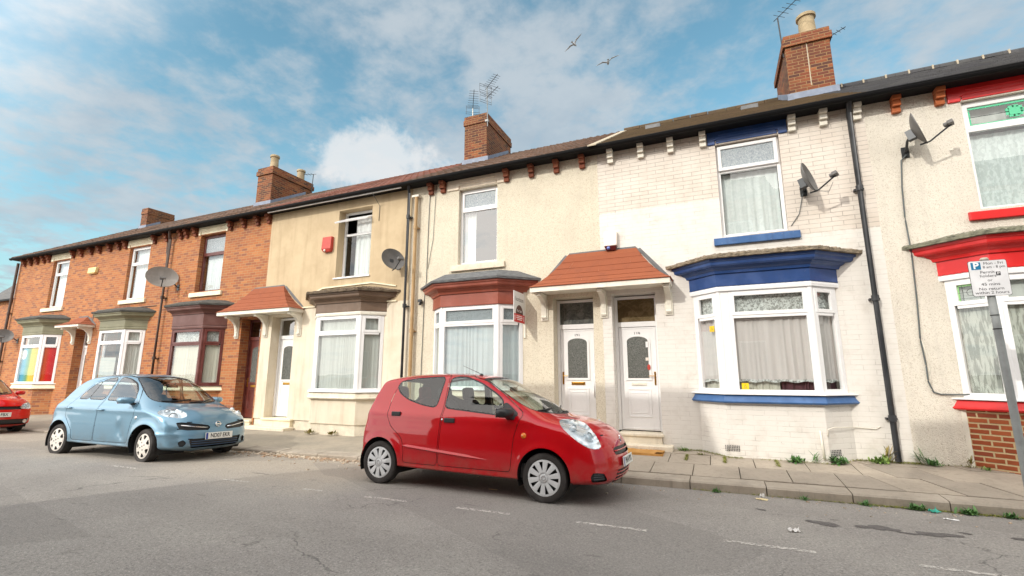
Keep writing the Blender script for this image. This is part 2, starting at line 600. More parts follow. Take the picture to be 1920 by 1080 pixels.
M_BROWNPIPE = painted('brown painted pipe', rgb(72, 52, 42), 0.5, 0.4, 6)
M_DARK = mat('dark rubber', (0.012, 0.012, 0.013), 0.6)
M_BRASS = mat('brass', rgb(196, 152, 70), 0.3, 1.0)
M_CHROME = mat('chrome', (0.75, 0.76, 0.78), 0.12, 1.0)
M_STEEL = painted('galvanised steel', rgb(138, 142, 142), 0.45, 0.4, 8)
M_ALU = mat('aerial metal', rgb(70, 72, 74), 0.4, 0.6)
M_POT = painted('buff clay pot', rgb(166, 148, 116), 0.85, 0.55, 5)
M_POTDARK = painted('dark clay pot', rgb(52, 50, 48), 0.85, 0.3, 5)
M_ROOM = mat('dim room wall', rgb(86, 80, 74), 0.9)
M_STICK_Y = mat('yellow sticker', rgb(238, 200, 20), 0.5)
M_INK = mat('dark print', (0.03, 0.03, 0.035), 0.6)
M_GREYINK = mat('grey print', rgb(96, 92, 96), 0.6)
M_WHITEINK = mat('white print', (0.8, 0.8, 0.8), 0.5)


def shingle():
    m = mat('orange roof shingles', rgb(164, 84, 52), 0.9)
    n, b = nodes(m)
    pos = n('ShaderNodeNewGeometry').outputs['Position']
    x, y, z = n.sep(pos)
    cv = n.math('DIVIDE', n.math('ADD', z, n.math('MULTIPLY', n.math('SUBTRACT', n.noise(pos, 4, 3), 0.5), 0.012)), 0.115)
    fv = n.math('FRACT', cv)
    row = n.math('FLOOR', cv)
    wn = n('ShaderNodeTexWhiteNoise', _noise_dimensions='1D', W=row).outputs['Value']
    g = n.noise(pos, 5, 6, 0.65)
    f = n.noise(pos, 160, 3, 0.7)
    c = n.mix(wn, (*rgb(142, 78, 47), 1), (*rgb(132, 69, 42), 1))
    c = n.mix(n.math('MULTIPLY', n.step(g, 0.45, 0.75), 0.45), c, (*rgb(104, 58, 44), 1))
    c = n.mix(n.math('MULTIPLY', f, 0.4), c, (*rgb(166, 98, 70), 1))
    n.put(b.inputs['Base Color'], c)
    bump(n, b, n.math('ADD', n.math('MULTIPLY', n.math('SUBTRACT', 1, fv), 0.7), n.math('MULTIPLY', f, 0.6)), 0.6, 0.008)
    return m


M_SHINGLE = shingle()


def ragged_slab(name, a, b_, c_):
    m = mat(name, a, 0.9)
    n, b = nodes(m)
    pos = n('ShaderNodeNewGeometry').outputs['Position']
    g = n.noise(n.vmath('MULTIPLY', pos, (1, 1, 4)).outputs[0], 9, 7, 0.7)
    c = n.ramp(g, [(0.3, c_), (0.5, a), (0.72, b_)])
    n.put(b.inputs['Base Color'], c)
    bump(n, b, g, 0.9, 0.02)
    return m


M_SLAB_F = ragged_slab('weathered felt slab', rgb(128, 116, 98), rgb(176, 158, 134), rgb(58, 52, 46))
M_SLAB_G = ragged_slab('mossy felt slab', rgb(122, 122, 104), rgb(150, 148, 130), rgb(60, 60, 52))
M_SLAB_E = ragged_slab('grey felt slab', rgb(98, 100, 102), rgb(124, 124, 122), rgb(70, 72, 74))
M_SLAB_D = ragged_slab('brown felt slab', rgb(98, 84, 68), rgb(140, 122, 98), rgb(54, 46, 40))
M_SLAB_L = ragged_slab('dark felt slab', rgb(74, 74, 70), rgb(96, 94, 88), rgb(48, 48, 46))


def glass(name, tint=(0.86, 0.9, 0.89), refl=0.10, rough=0.0, wob=0.004):
    """thin pane: clear, with the sky mirrored in it"""
    m = bpy.data.materials.new(name)
    m.use_nodes = True
    nt = m.node_tree
    nt.nodes.clear()
    n = NT(nt)
    tr = n('ShaderNodeBsdfTransparent', Color=(*tint, 1))
    gl = n('ShaderNodeBsdfGlossy', Color=(1, 1, 1, 1), Roughness=rough)
    if wob:
        pos = n('ShaderNodeNewGeometry').outputs['Position']
        bp = n('ShaderNodeBump', Strength=0.25, Distance=wob, Height=n.noise(pos, 1.7, 2, 0.4))
        n.put(gl.inputs['Normal'], bp.outputs[0])
    fr = n('ShaderNodeLayerWeight', Blend=0.5).outputs['Facing']
    k = n.math('ADD', n.math('MULTIPLY', n.math('POWER', fr, 4.0), 0.9), refl, clamp=True)
    mx = n('ShaderNodeMixShader', k, tr, gl)
    o = n('ShaderNodeOutputMaterial')
    nt.links.new(mx.outputs[0], o.inputs[0])
    return m


M_GLASS = glass('window glass', refl=0.075)
M_GLASS_CLEAR = glass('clear window glass', (0.93, 0.95, 0.94), 0.015)
M_GLASS_SKY = glass('window glass bright', refl=0.22, wob=0.02)
M_GLASS_DK = glass('dark pane', (0.78, 0.78, 0.74), 0.2)
M_CARGLASS = glass('car glass', (0.74, 0.82, 0.79), 0.06, 0.0, 0)
M_CARGLASS_B = glass('car glass blueish', (0.74, 0.82, 0.80), 0.13, 0.0, 0)
M_LENS = glass('lamp lens', (0.92, 0.95, 0.96), 0.12, 0.02, 0)


def frosted(name, c1, c2, scale):
    m = mat(name, c1, 0.25)
    n, b = nodes(m)
    pos = n('ShaderNodeNewGeometry').outputs['Position']
    v = n.noise(pos, scale, 4, 0.75, 1.5)
    n.put(b.inputs['Base Color'], n.ramp(v, [(0.42, c1), (0.5, tuple((p + q) / 2 for p, q in zip(c1, c2))), (0.62, c2)]))
    bump(n, b, v, 0.7, 0.01)
    return m


M_OBSC_DK = frosted('dark obscure glass', rgb(52, 56, 54), rgb(120, 122, 116), 60)
M_OBSC_LT = frosted('pale obscure glass', rgb(120, 132, 140), rgb(186, 194, 198), 55)
M_OBSC_E = frosted('pebbled obscure glass', rgb(84, 98, 104), rgb(150, 162, 164), 70)


def cloth(name, col, folds=7.0, lace=0.0, col2=None, lscale=22, stretch=1.0):
    m = mat(name, col, 0.95)
    n, b = nodes(m)
    pos = n('ShaderNodeNewGeometry').outputs['Position']
    v = n.vmath('MULTIPLY', pos, (folds, folds, folds * 0.06)).outputs[0]
    g = n.noise(v, 1.0, 4, 0.6)
    c = n.mix(n.step(g, 0.35, 0.7), (*tuple(x * 0.88 for x in col), 1), (*col, 1))
    if lace:
        l = n.noise(n.vmath('MULTIPLY', pos, (1, 1, stretch)).outputs[0], lscale, 3, 0.6, 1.2 if stretch == 1.0 else 0.5)
        c = n.mix(n.math('MULTIPLY', n.step(l, 0.46, 0.56), lace), c, (*(col2 or (0.12, 0.12, 0.12)), 1))
    n.put(b.inputs['Base Color'], c)
    b.inputs['Transmission Weight'].default_value = 0
    bump(n, b, g, 0.4, 0.02)
    return m


M_NET = cloth('white net curtain', rgb(236, 237, 237), 8)
M_NET_GREY = cloth('greyish net curtain', rgb(206, 206, 202), 9)
M_NET_CREAM = cloth('cream net curtain', rgb(218, 212, 198), 9)
M_NET_BLUE = cloth('pale drape', rgb(196, 204, 208), 6)
M_LACE = cloth('patterned lace', rgb(224, 224, 222), 8, 0.75, rgb(120, 118, 114), 24)
M_LACE_F = cloth('pinkish net curtain', rgb(218, 208, 206), 6)
M_LACE_G = cloth('lace with dots', rgb(222, 228, 228), 8, 0.35, rgb(158, 168, 168), 26, 0.5)
M_LACE_V = cloth('striped lace', rgb(206, 206, 198), 8, 0.6, rgb(112, 112, 104), 26, 0.16)
M_FLORAL = cloth('floral lace', rgb(238, 240, 240), 7, 0.25, rgb(196, 204, 204), 9)
M_BLIND = cloth('grey blind', rgb(188, 192, 188), 2)


def rainbow():
    m = mat('rainbow cloth', (0.5, 0.5, 0.5), 0.9)
    n, b = nodes(m)
    pos = n('ShaderNodeNewGeometry').outputs['Position']
    x, y, z = n.sep(pos)
    u = n.math('ADD', x, n.math('MULTIPLY', y, 1.0))
    t = n.math('DIVIDE', n.math('ADD', u, 24.05), 2.1)
    t = n.math('ADD', t, n.math('MULTIPLY', n.math('SUBTRACT', n.noise(pos, 3, 3), 0.5), 0.04))
    c = n.ramp(t, [(0.0, rgb(20, 96, 130)), (0.22, rgb(50, 150, 180)), (0.36, rgb(90, 140, 80)), (0.42, rgb(200, 184, 40)), (0.60, rgb(206, 160, 30)),
                   (0.68, rgb(130, 40, 10)), (0.80, rgb(210, 86, 10)), (0.88, rgb(206, 20, 14)), (1.05, rgb(170, 8, 16))])
    # a painted white cloud
    d = n.vmath('LENGTH', n.vmath('MULTIPLY', n.vmath('SUBTRACT', pos, (-23.45, 0, 2.15)).outputs[0], (1.0, 0.0, 1.6)).outputs[0]).outputs['Value']
    k = n.step(n.math('ADD', d, n.math('MULTIPLY', n.math('SUBTRACT', n.noise(pos, 9, 3), 0.5), 0.3)), 0.30, 0.24)
    c = n.mix(k, c, (*rgb(225, 232, 232), 1))
    n.put(b.inputs['Base Color'], c)
    return m


M_RAINBOW = rainbow()


# roads and pavements
def asphalt():
    m = mat('worn asphalt', (0.12, 0.115, 0.11), 0.9)
    n, b = nodes(m)
    pos = n('ShaderNodeNewGeometry').outputs['Position']
    x, y, z = n.sep(pos)
    ag = n('ShaderNodeTexVoronoi', Vector=pos, Scale=110.0)
    r = n.sep(ag.outputs['Color'])[0]
    g1 = n.noise(pos, 0.55, 7, 0.62)
    g2 = n.noise(pos, 3.0, 6, 0.7)
    g3 = n.noise(pos, 420, 2, 0.5)
    base = n.mix(n.step(g1, 0.3, 0.72), (*rgb(138, 133, 128), 1), (*rgb(155, 150, 143), 1))
    # dusty pale band towards the left kerb
    m1 = n.step(n.math('ADD', n.math('SUBTRACT', y, n.math('MULTIPLY', x, -0.0)), n.math('MULTIPLY', n.math('SUBTRACT', g1, 0.5), 2.2)), -4.9, -3.3)
    m2 = n.step(x, -3.4, -5.4)
    base = n.mix(n.math('MULTIPLY', n.math('MULTIPLY', m1, m2), n.math('ADD', 0.35, n.math('MULTIPLY', g2, 0.6))), base, (*rgb(178, 166, 148), 1))
    base = n.mix(n.math('MULTIPLY', r, 0.45), base, n.mix(0.5, base, (*rgb(70, 68, 66), 1)))
    base = n.mix(n.math('MULTIPLY', n.step(r, 0.86, 0.97), 0.5), base, (*rgb(182, 176, 166), 1))
    base = n.mix(n.math('MULTIPLY', n.step(g2, 0.56, 0.74), 0.3), base, (*rgb(104, 100, 98), 1))
    gr = n.noise(pos, 55, 3, 0.75)
    base = n.mix(n.math('MULTIPLY', n.step(gr, 0.5, 0.7), 0.7), base, (*rgb(86, 83, 81), 1))
    base = n.mix(n.math('MULTIPLY', n.step(gr, 0.46, 0.28), 0.5), base, (*rgb(186, 181, 174), 1))
    # old trench and patch repairs with their own tone
    pt = n('ShaderNodeTexVoronoi', Vector=n.vmath('MULTIPLY', pos, (0.22, 0.5, 1)).outputs[0], Scale=1.0, Randomness=0.8)
    pr = n.sep(pt.outputs['Color'])[1]
    base = n.mix(n.math('MULTIPLY', n.step(pr, 0.72, 0.74), 0.28), base, (*rgb(110, 106, 102), 1))
    # wheel tracks rubbed smooth and darker
    wt = n.math('ABSOLUTE', n.math('SUBTRACT', n.math('ADD', y, n.math('MULTIPLY', n.math('SUBTRACT', g1, 0.5), 0.5)), -5.6))
    base = n.mix(n.math('MULTIPLY', n.step(wt, 0.5, 0.1), 0.16), base, (*rgb(100, 97, 94), 1))
    # dark drips and scuffs, drawn out along the street
    dr = n.noise(n.vmath('MULTIPLY', pos, (1.1, 3.4, 1)).outputs[0], 2.3, 3, 0.5)
    base = n.mix(n.math('MULTIPLY', n.step(dr, 0.68, 0.74), 0.45), base, (*rgb(84, 80, 78), 1))
    # cracks
    wv = n('ShaderNodeTexNoise', Vector=pos, Scale=1.6, Detail=5.0, Roughness=0.6)
    cp = n.vmath('ADD', pos, n.vmath('MULTIPLY', n.vmath('SUBTRACT', wv.outputs['Color'], (0.5, 0.5, 0.5)).outputs[0], (0.9, 0.9, 0)).outputs[0]).outputs[0]
    vo = n('ShaderNodeTexVoronoi', _feature='DISTANCE_TO_EDGE', Vector=cp, Scale=0.42)
    cr = n.math('MULTIPLY', n.step(vo.outputs['Distance'], 0.0045, 0.001), n.step(n.noise(pos, 0.7, 2), 0.5, 0.6))
    base = n.mix(n.math('MULTIPLY', cr, 0.55), base, (*rgb(74, 72, 70), 1))
    n.put(b.inputs['Base Color'], base)
    h = n.math('ADD', n.math('MULTIPLY', ag.outputs['Distance'], -0.8), n.math('SUBTRACT', n.math('MULTIPLY', g3, 0.3), n.math('MULTIPLY', cr, 1.5)))
    bump(n, b, h, 0.7, 0.006)
    return m


M_ASPHALT = asphalt()


def pavement_mat(name, slabs):
    m = mat(name, (0.3, 0.28, 0.25), 0.9)
    n, b = nodes(m)
    pos = n('ShaderNodeNewGeometry').outputs['Position']
    g1 = n.noise(pos, 1.3, 6, 0.65)
    g2 = n.noise(pos, 14, 6, 0.7)
    g3 = n.noise(pos, 150, 3, 0.6)
    if slabs:
        at = n('ShaderNodeAttribute', _attribute_name='tone')
        c = n.mix(at.outputs['Fac'], (*rgb(150, 140, 127), 1), (*rgb(172, 160, 144), 1))
        c = n.mix(n.math('MULTIPLY', n.step(g1, 0.4, 0.7), 0.55), c, (*rgb(128, 120, 108), 1))
    else:
        c = n.mix(n.step(g1, 0.35, 0.7), (*rgb(140, 133, 120), 1), (*rgb(158, 148, 132), 1))
    c = n.mix(n.math('MULTIPLY', n.step(g2, 0.5, 0.72), 0.4), c, (*rgb(108, 100, 90), 1))
    c = n.mix(n.math('MULTIPLY', n.step(g3, 0.55, 0.7), 0.35), c, (*rgb(190, 180, 164), 1))
    n.put(b.inputs['Base Color'], c)
    bump(n, b, n.math('ADD', g3, n.math('MULTIPLY', g2, 0.8)), 0.4, 0.006)
    return m


M_SLABS = pavement_mat('paving flags', True)
M_PAVE = pavement_mat('pavement asphalt', False)
M_KERB = painted('kerb stone', rgb(156, 146, 132), 0.9, 0.6, 4)
M_JOINT = painted('joint dirt', rgb(84, 78, 62), 0.95, 0.5, 9)
M_GROUND = painted('far ground', rgb(116, 112, 100), 0.95, 0.5, 0.2)


def worn_paint():
    m = mat('worn road paint', rgb(206, 200, 192), 0.8)
    n, b = nodes(m)
    pos = n('ShaderNodeNewGeometry').outputs['Position']
    k = n.noise(n.vmath('MULTIPLY', pos, (1, 1.6, 1)).outputs[0], 26, 5, 0.7)
    b.inputs['Base Color'].default_value = (*rgb(200, 194, 186), 1)
    n.put(b.inputs['Alpha'], n.math('MULTIPLY', n.step(k, 0.44, 0.54), 0.88))
    return m


M_LINE = worn_paint()
M_STAIN = mat('oil stain', rgb(92, 88, 86), 0.75)
n_, b_ = nodes(M_STAIN)
_p = n_('ShaderNodeNewGeometry').outputs['Position']
n_.put(b_.inputs['Alpha'], n_.step(n_.noise(_p, 16, 5, 0.7), 0.3, 0.5))


def leafmat(name, a, b2):
    m = mat(name, a, 0.6)
    n, b = nodes(m)
    oi = n('ShaderNodeNewGeometry').outputs['Random Per Island']
    n.put(b.inputs['Base Color'], n.mix(oi, (*a, 1), (*b2, 1)))
    return m


M_LEAF = leafmat('weed leaves', rgb(92, 124, 58), rgb(128, 152, 74))
M_LEAF_D = leafmat('dark weed leaves', rgb(66, 108, 58), rgb(100, 140, 74))
M_LEAF_Y = leafmat('dry weed leaves', rgb(146, 122, 66), rgb(112, 116, 52))
M_MOSS = leafmat('moss', rgb(134, 132, 52), rgb(108, 116, 50))
M_RUBBLE = leafmat('rubble', rgb(150, 116, 86), rgb(206, 196, 178))

M_TRANS_E = frosted('grey smoked pane', rgb(70, 74, 72), rgb(104, 106, 100), 5)
M_TRANS_F = frosted('olive smoked pane', rgb(88, 74, 48), rgb(116, 100, 72), 4)


# ------------------------------------------------------------------ street surface
def road_z(y):
    return 0.05 - 0.0062 * (y + 6.5) ** 2


KERB = [(-70, -2.42), (-12, -2.36), (-8, -2.30), (-1, -2.02), (2.0, -1.97), (6, -1.92), (14, -1.92), (60, -1.92)]


def kerb_y(x):
    return float(np.interp(x, [p[0] for p in KERB], [p[1] for p in KERB]))


def top_z(x, y):
    """height of the pavement: rises from the kerb to the house fronts"""
    k = kerb_y(x)
    zk = float(np.interp(x, [-8, -2], [0.0, 0.035]))
    zw = float(np.interp(x, [-8, -3], [0.06, 0.15]))
    t = min(1, max(0, (y - k) / (0 - k)))
    return zk + (zw - zk) * t


g = MB()
g.quad((-900, -900, -0.35), (900, -900, -0.35), (900, 900, -0.35), (-900, 900, -0.35))
tag(g.build('ground', M_GROUND), kind='structure')

rd = MB()
xs = [-70, -30, -12, -8, -4, -1, 2, 6, 14, 60]
for i in range(len(xs) - 1):
    x0, x1 = xs[i], xs[i + 1]
    m = 26
    for j in range(m):
        q = []
        for x, t in ((x0, j / m), (x1, j / m), (x1, (j + 1) / m), (x0, (j + 1) / m)):
            y = -11.2 + t * (kerb_y(x) + 0.03 + 11.2)
            q.append((x, y, road_z(y)))
        rd.quad(*q)
o = rd.build('road', M_ASPHALT, smooth=True)
tag(o, kind='structure')

# kerb stones, one strip with open joints
kb = MB()
x = -40.0
while x < 16:
    ln = 0.92
    x0, x1 = x + 0.006, x + ln - 0.006
    v = []
    for xx in (x0, x1):
        ky = kerb_y(xx)
        zt = top_z(xx, ky) + random.uniform(-0.004, 0.004)
        for yy, zz in ((ky, -0.2), (ky, zt - 0.02), (ky + 0.02, zt), (ky + 0.29, zt + 0.012), (ky + 0.29, -0.2)):
            v.append((xx, yy, zz))
    n = 5
    kb.add(v, [(i, (i + 1) % n, n + (i + 1) % n, n + i) for i in range(n)] + [tuple(range(n)), tuple(range(n, 2 * n))])
    x += ln
o = kb.build('kerb', M_KERB)
tag(o, kind='structure')

# flags on the right, patched asphalt on the left
pv = MB()
for a, b_ in ((-45, -30), (-30, -15), (-15, -8), (-8, -4.2), (-4.2, 16)):
    for t0, t1 in ((0, 0.5), (0.5, 1)):
        q = []
        for x, t in ((a, t0), (b_, t0), (b_, t1), (a, t1)):
            y = kerb_y(x) + 0.28 + t * (0.3 - kerb_y(x) - 0.28)
            q.append((x, y, top_z(x, y) - (0.03 if a >= -4.3 else 0.0)))
        pv.quad(*q, mi=1 if a >= -4.3 else 0)
o = pv.build('pavement', [M_PAVE, M_JOINT])
tag(o, kind='structure')
fl = MB()
tones = []
rows = [(0.30, 0.98, 0.0), (0.98, 1.66, 0.31), (1.66, 2.5, 0.1)]
for r0, r1, off in rows:
    x = -4.2 + off - 0.6
    while x < 15:
        ww = random.choice((0.58, 0.62, 0.62, 0.7)) if x < 2.2 else 0.6
        x0, x1 = max(x + 0.006, -4.2), x + ww - 0.006
        if x1 > -4.1:
            h = random.uniform(-0.004, 0.004)
            tl = [random.uniform(-0.004, 0.004) for _ in range(4)]
            pts = []
            for (xx, rr), dz_ in zip(((x0, r0 + 0.005), (x1, r0 + 0.005), (x1, r1 - 0.005), (x0, r1 - 0.005)), tl):
                skew = 0.0 if xx < 2.0 else -0.35 * (rr - 0.3)
                y = kerb_y(xx) + rr
                pts.append((xx + skew, min(y, 0.2), top_z(xx, y) + h + dz_))
            fl.prism(pts, (0, 0, -0.05))
            tones += [random.random()] * 6
        x += ww
o = fl.build('paving_flags', M_SLABS)
at = o.data.attributes.new('tone', 'FLOAT', 'FACE')
at.data.foreach_set('value', tones[:len(o.data.polygons)])
tag(o, kind='structure')

# opposite pavement, behind the viewpoint
op = MB()
op.box(-70, 60, -13.2, -11.15, -0.3, 0.06)
tag(op.build('far_pavement', M_PAVE), kind='structure')

# bay line dashes, worn
for x0, x1 in ((-4.92, -4.61), (-3.95, -3.35), (-2.71, -2.08), (-1.38, -0.70), (-0.05, 0.64), (1.31, 1.99), (-6.35, -5.9), (-8.9, -8.3)):
    d = MB()
    k = 8
    for i in range(k):
        xa, xb = x0 + (x1 - x0) * i / k, x0 + (x1 - x0) * (i + 1) / k
        ya, yb = -4.31 + 0.014 * (-xa - 0.7) * -1, -4.31 + 0.014 * (xb + 0.7)
        ya = -4.31 + 0.02 * min(0, xa + 0.7)
        yb = -4.31 + 0.02 * min(0, xb + 0.7)
        d.quad((xa, ya - 0.028, road_z(ya) + 0.004), (xb, yb - 0.028, road_z(yb) + 0.004), (xb, yb + 0.028, road_z(yb) + 0.004), (xa, ya + 0.028, road_z(ya) + 0.004))
    o = d.build('bay_line', M_LINE, recalc=False)
    tag(o, kind='structure')


def blot(cx, cy, rx, ry, name='oil_stain'):
    d = MB()
    n = 22
    ph = random.random() * 9
    pts = []
    for i in range(n):
        t = 2 * math.pi * i / n
        k = 1 + 0.22 * math.sin(2 * t + ph) + 0.16 * math.sin(3 * t + 2 * ph) + random.uniform(-0.12, 0.12)
        px, py = cx + rx * k * math.cos(t), cy + ry * k * math.sin(t)
        pts.append((px, py, road_z(py) + 0.004))
    d.poly(pts)
    tag(d.build(name, M_STAIN, recalc=False), kind='structure')


for a in ((0.88, -3.26, 0.13, 0.09), (1.22, -3.22, 0.08, 0.06), (1.38, -3.20, 0.14, 0.08), (1.78, -3.22, 0.17, 0.08), (2.05, -3.05, 0.05, 0.03), (2.45, -3.05, 0.08, 0.05),
          (0.35, -2.9, 0.05, 0.03), (1.0, -3.05, 0.03, 0.02), (1.55, -3.3, 0.07, 0.03), (-6.3, -3.9, 0.16, 0.012)):
    blot(*a)


# ------------------------------------------------------------------ houses
ZB = 0.0
LINT, SILL, LTOP = 5.75, 3.93, 6.03
EAVE_Y, EAVE_Z, RIDGE_Y, RIDGE_Z = -0.28, 6.07, 4.0, 8.57
SLOPE = (RIDGE_Z - EAVE_Z) / (RIDGE_Y - EAVE_Y)


def wall_panel(mb, x0, x1, z0, z1, holes, y0=0.0, y1=0.34):
    xs = sorted({x0, x1, *[h[0] for h in holes], *[h[1] for h in holes]})
    zs = sorted({z0, z1, *[h[2] for h in holes], *[h[3] for h in holes]})
    for i in range(len(xs) - 1):
        for j in range(len(zs) - 1):
            cx, cz = (xs[i] + xs[i + 1]) / 2, (zs[j] + zs[j + 1]) / 2
            if any(h[0] < cx < h[1] and h[2] < cz < h[3] for h in holes):
                continue
            a, b_, c, d = xs[i], xs[i + 1], zs[j], zs[j + 1]
            mb.quad((a, y0, c), (b_, y0, c), (b_, y0, d), (a, y0, d))
            mb.quad((a, y1, c), (a, y1, d), (b_, y1, d), (b_, y1, c))
    for a, b_, c, d in holes:
        mb.quad((a, y0, c), (a, y0, d), (a, y1, d), (a, y1, c))
        mb.quad((b_, y0, c), (b_, y1, c), (b_, y1, d), (b_, y0, d))
        mb.quad((a, y0, d), (b_, y0, d), (b_, y1, d), (a, y1, d))
        mb.quad((a, y0, c), (a, y1, c), (b_, y1, c), (b_, y0, c))
    mb.quad((x0, y0, z1), (x1, y0, z1), (x1, y1, z1), (x0, y1, z1))
    for x in (x0, x1):
        mb.quad((x, y0, z0), (x, y1, z0), (x, y1, z1), (x, y0, z1))


def bay_fn(xc, hf, hw, p):
    L = math.hypot(hw - hf, p)
    tx, ty = (hw - hf) / L, -p / L
    nx, ny = -p / L, -(hw - hf) / L

    def fn(o, yw=0.02):
        x0, y0 = -hw + o * nx, o * ny
        s0 = (yw - y0) / ty
        s1 = (-p - o - y0) / ty
        a, b_ = x0 + s0 * tx, x0 + s1 * tx
        return [(xc + a, yw), (xc + b_, -p - o), (xc - b_, -p - o), (xc - a, yw)]
    return fn


def frame_rect(mb, P, U, N, u0, u1, z0, z1, w, dpt, off=0.0, mi=0):
    """four bars round a rectangle on the facet through P along U, outward N"""
    def bar(ua, ub, za, zb):
        c = P + U * ((ua + ub) / 2) + N * off
        mb.obox((c.x, c.y, (za + zb) / 2), U * ((ub - ua) / 2), N * (dpt / 2), Vector((0, 0, (zb - za) / 2)), mi)
    bar(u0, u0 + w, z0, z1)
    bar(u1 - w, u1, z0, z1)
    bar(u0 + w, u1 - w, z0, z0 + w)
    bar(u0 + w, u1 - w, z1 - w, z1)


def pane_quad(P, U, N, u0, u1, z0, z1, off=0.0):
    mb = MB()
    a, b_ = P + U * u0 + N * off, P + U * u1 + N * off
    mb.quad((a.x, a.y, z0), (b_.x, b_.y, z0), (b_.x, b_.y, z1), (a.x, a.y, z1))
    return mb


def upstairs_window(root, xa, xb, y, fm, gtop, gbot, zt=5.25, mode='', z0=SILL, z1=LINT):
    P, U, N = Vector((xa, y, 0)), Vector((1, 0, 0)), Vector((0, -1, 0))
    ww = xb - xa
    f = MB()
    frame_rect(f, P, U, N, 0.004, ww - 0.004, z0 + 0.003, z1 - 0.003, 0.055, 0.07)
    f.box(xa + 0.06, xb - 0.06, y - 0.034, y + 0.034, zt - 0.03, zt + 0.03)
    if mode != 'open':
        off = 0.05 if mode == 'ajar' else 0.012
        frame_rect(f, P, U, N, 0.03, ww - 0.03, zt + 0.012, z1 - 0.03, 0.062, 0.05, off)
    o = f.build('window', fm, root, bevel=0.006)
    if mode == 'open':
        # top light hinged at its head, swung out
        h = MB()
        a = R(62)
        top = Vector((xa + ww / 2, y - 0.05, z1 - 0.18))
        dn = Vector((0, -math.sin(a), -math.cos(a)))
        nn = Vector((0, -math.cos(a), math.sin(a)))
        L, hw = 0.42, ww / 2 - 0.01
        for ua, ub, la, lb in ((-hw, -hw + .06, 0, L), (hw - .06, hw, 0, L), (-hw + .06, hw - .06, 0, .06), (-hw + .06, hw - .06, L - .06, L)):
            c = top + Vector(((ua + ub) / 2, 0, 0)) + dn * ((la + lb) / 2)
            h.obox(c, ((ub - ua) / 2, 0, 0), dn * ((lb - la) / 2), nn * 0.02)
        h.build('opening_light', fm, o, bevel=0.004)
        c0 = top + dn * 0.06
        c1_ = top + dn * (L - 0.06)
        q = MB()
        q.quad((xa + .07, c0.y, c0.z), (xb - .07, c0.y, c0.z), (xb - .07, c1_.y, c1_.z), (xa + .07, c1_.y, c1_.z))
        q.build('pane', gtop, o, recalc=False)
    else:
        pane_quad(P, U, N, 0.08, ww - 0.08, zt + 0.06, z1 - 0.08, 0.05 if mode == 'ajar' else 0.01).build('pane', gtop, o, recalc=False)
    pane_quad(P, U, N, 0.055, ww - 0.055, z0 + 0.055, zt - 0.03, 0.0).build('pane', gbot, o, recalc=False)
    return o


def lintel_sill(root, la, lb, sa, sb, lm, sm, wa, wb, proud=0.03, sproud=0.06, style='stone'):
    m = MB()
    y = -proud
    m.prism([(la, y, LTOP), (lb, y, LTOP), (lb, y, LINT), (wb, y, LINT), (wb, y, LINT + 0.08), (wb - 0.06, y, LINT + 0.1), (wa + 0.06, y, LINT + 0.1), (wa, y, LINT + 0.08), (wa, y, LINT), (la, y, LINT)], (0, proud + 0.03, 0))
    m.box(wa + 0.07, wb - 0.07, y - 0.018, y + 0.01, LINT + 0.165, LINT + 0.185)
    m.box(wa + 0.02, wb - 0.02, y + 0.015, 0.08, LINT + 0.02, LINT + 0.11)
    m.build('lintel', lm, root, bevel=0.008)
    s = MB()
    s.prism([(sa, -sproud, SILL - 0.16), (sa, -sproud, SILL - 0.03), (sa, 0.12, SILL), (sa, 0.12, SILL - 0.16)], (sb - sa, 0, 0))
    s.build('sill', sm, root, bevel=0.008)


def curtain(x0, x1, z0, z1, y, m, label, folds=7, amp=0.02, cat='curtain', group=None, drop=None, sag=0.0, taper=0.0):
    mb = MB()
    nx, nz = max(24, int((x1 - x0) * 70)), 10
    ph = random.random() * 6
    for j in range(nz + 1):
        for i in range(nx + 1):
            t, s = i / nx, j / nz
            k = 1 - taper * (1 - s) if taper else 1
            xx = x0 + (x1 - x0) * t * k if taper >= 0 else x1 - (x1 - x0) * (1 - t) * (1 + taper * (1 - s))
            a = amp * (0.45 + 0.55 * (1 - s))
            yy = y + a * math.sin(2 * math.pi * folds * t + ph + 0.5 * math.sin(3 * s)) + a * 0.4 * math.sin(2 * math.pi * folds * 2.3 * t + 2 * ph)
            zz = z0 + (z1 - z0) * s + (sag * math.sin(math.pi * folds * t) * (1 - s) if sag else 0)
            mb.v.append((xx, yy, zz))
    w_ = nx + 1
    for j in range(nz):
        for i in range(nx):
            mb.f.append((j * w_ + i, j * w_ + i + 1, (j + 1) * w_ + i + 1, (j + 1) * w_ + i))
            mb.mi.append(0)
    o = mb.build('curtain', m, smooth=True)
    return tag(o, label, cat, group)


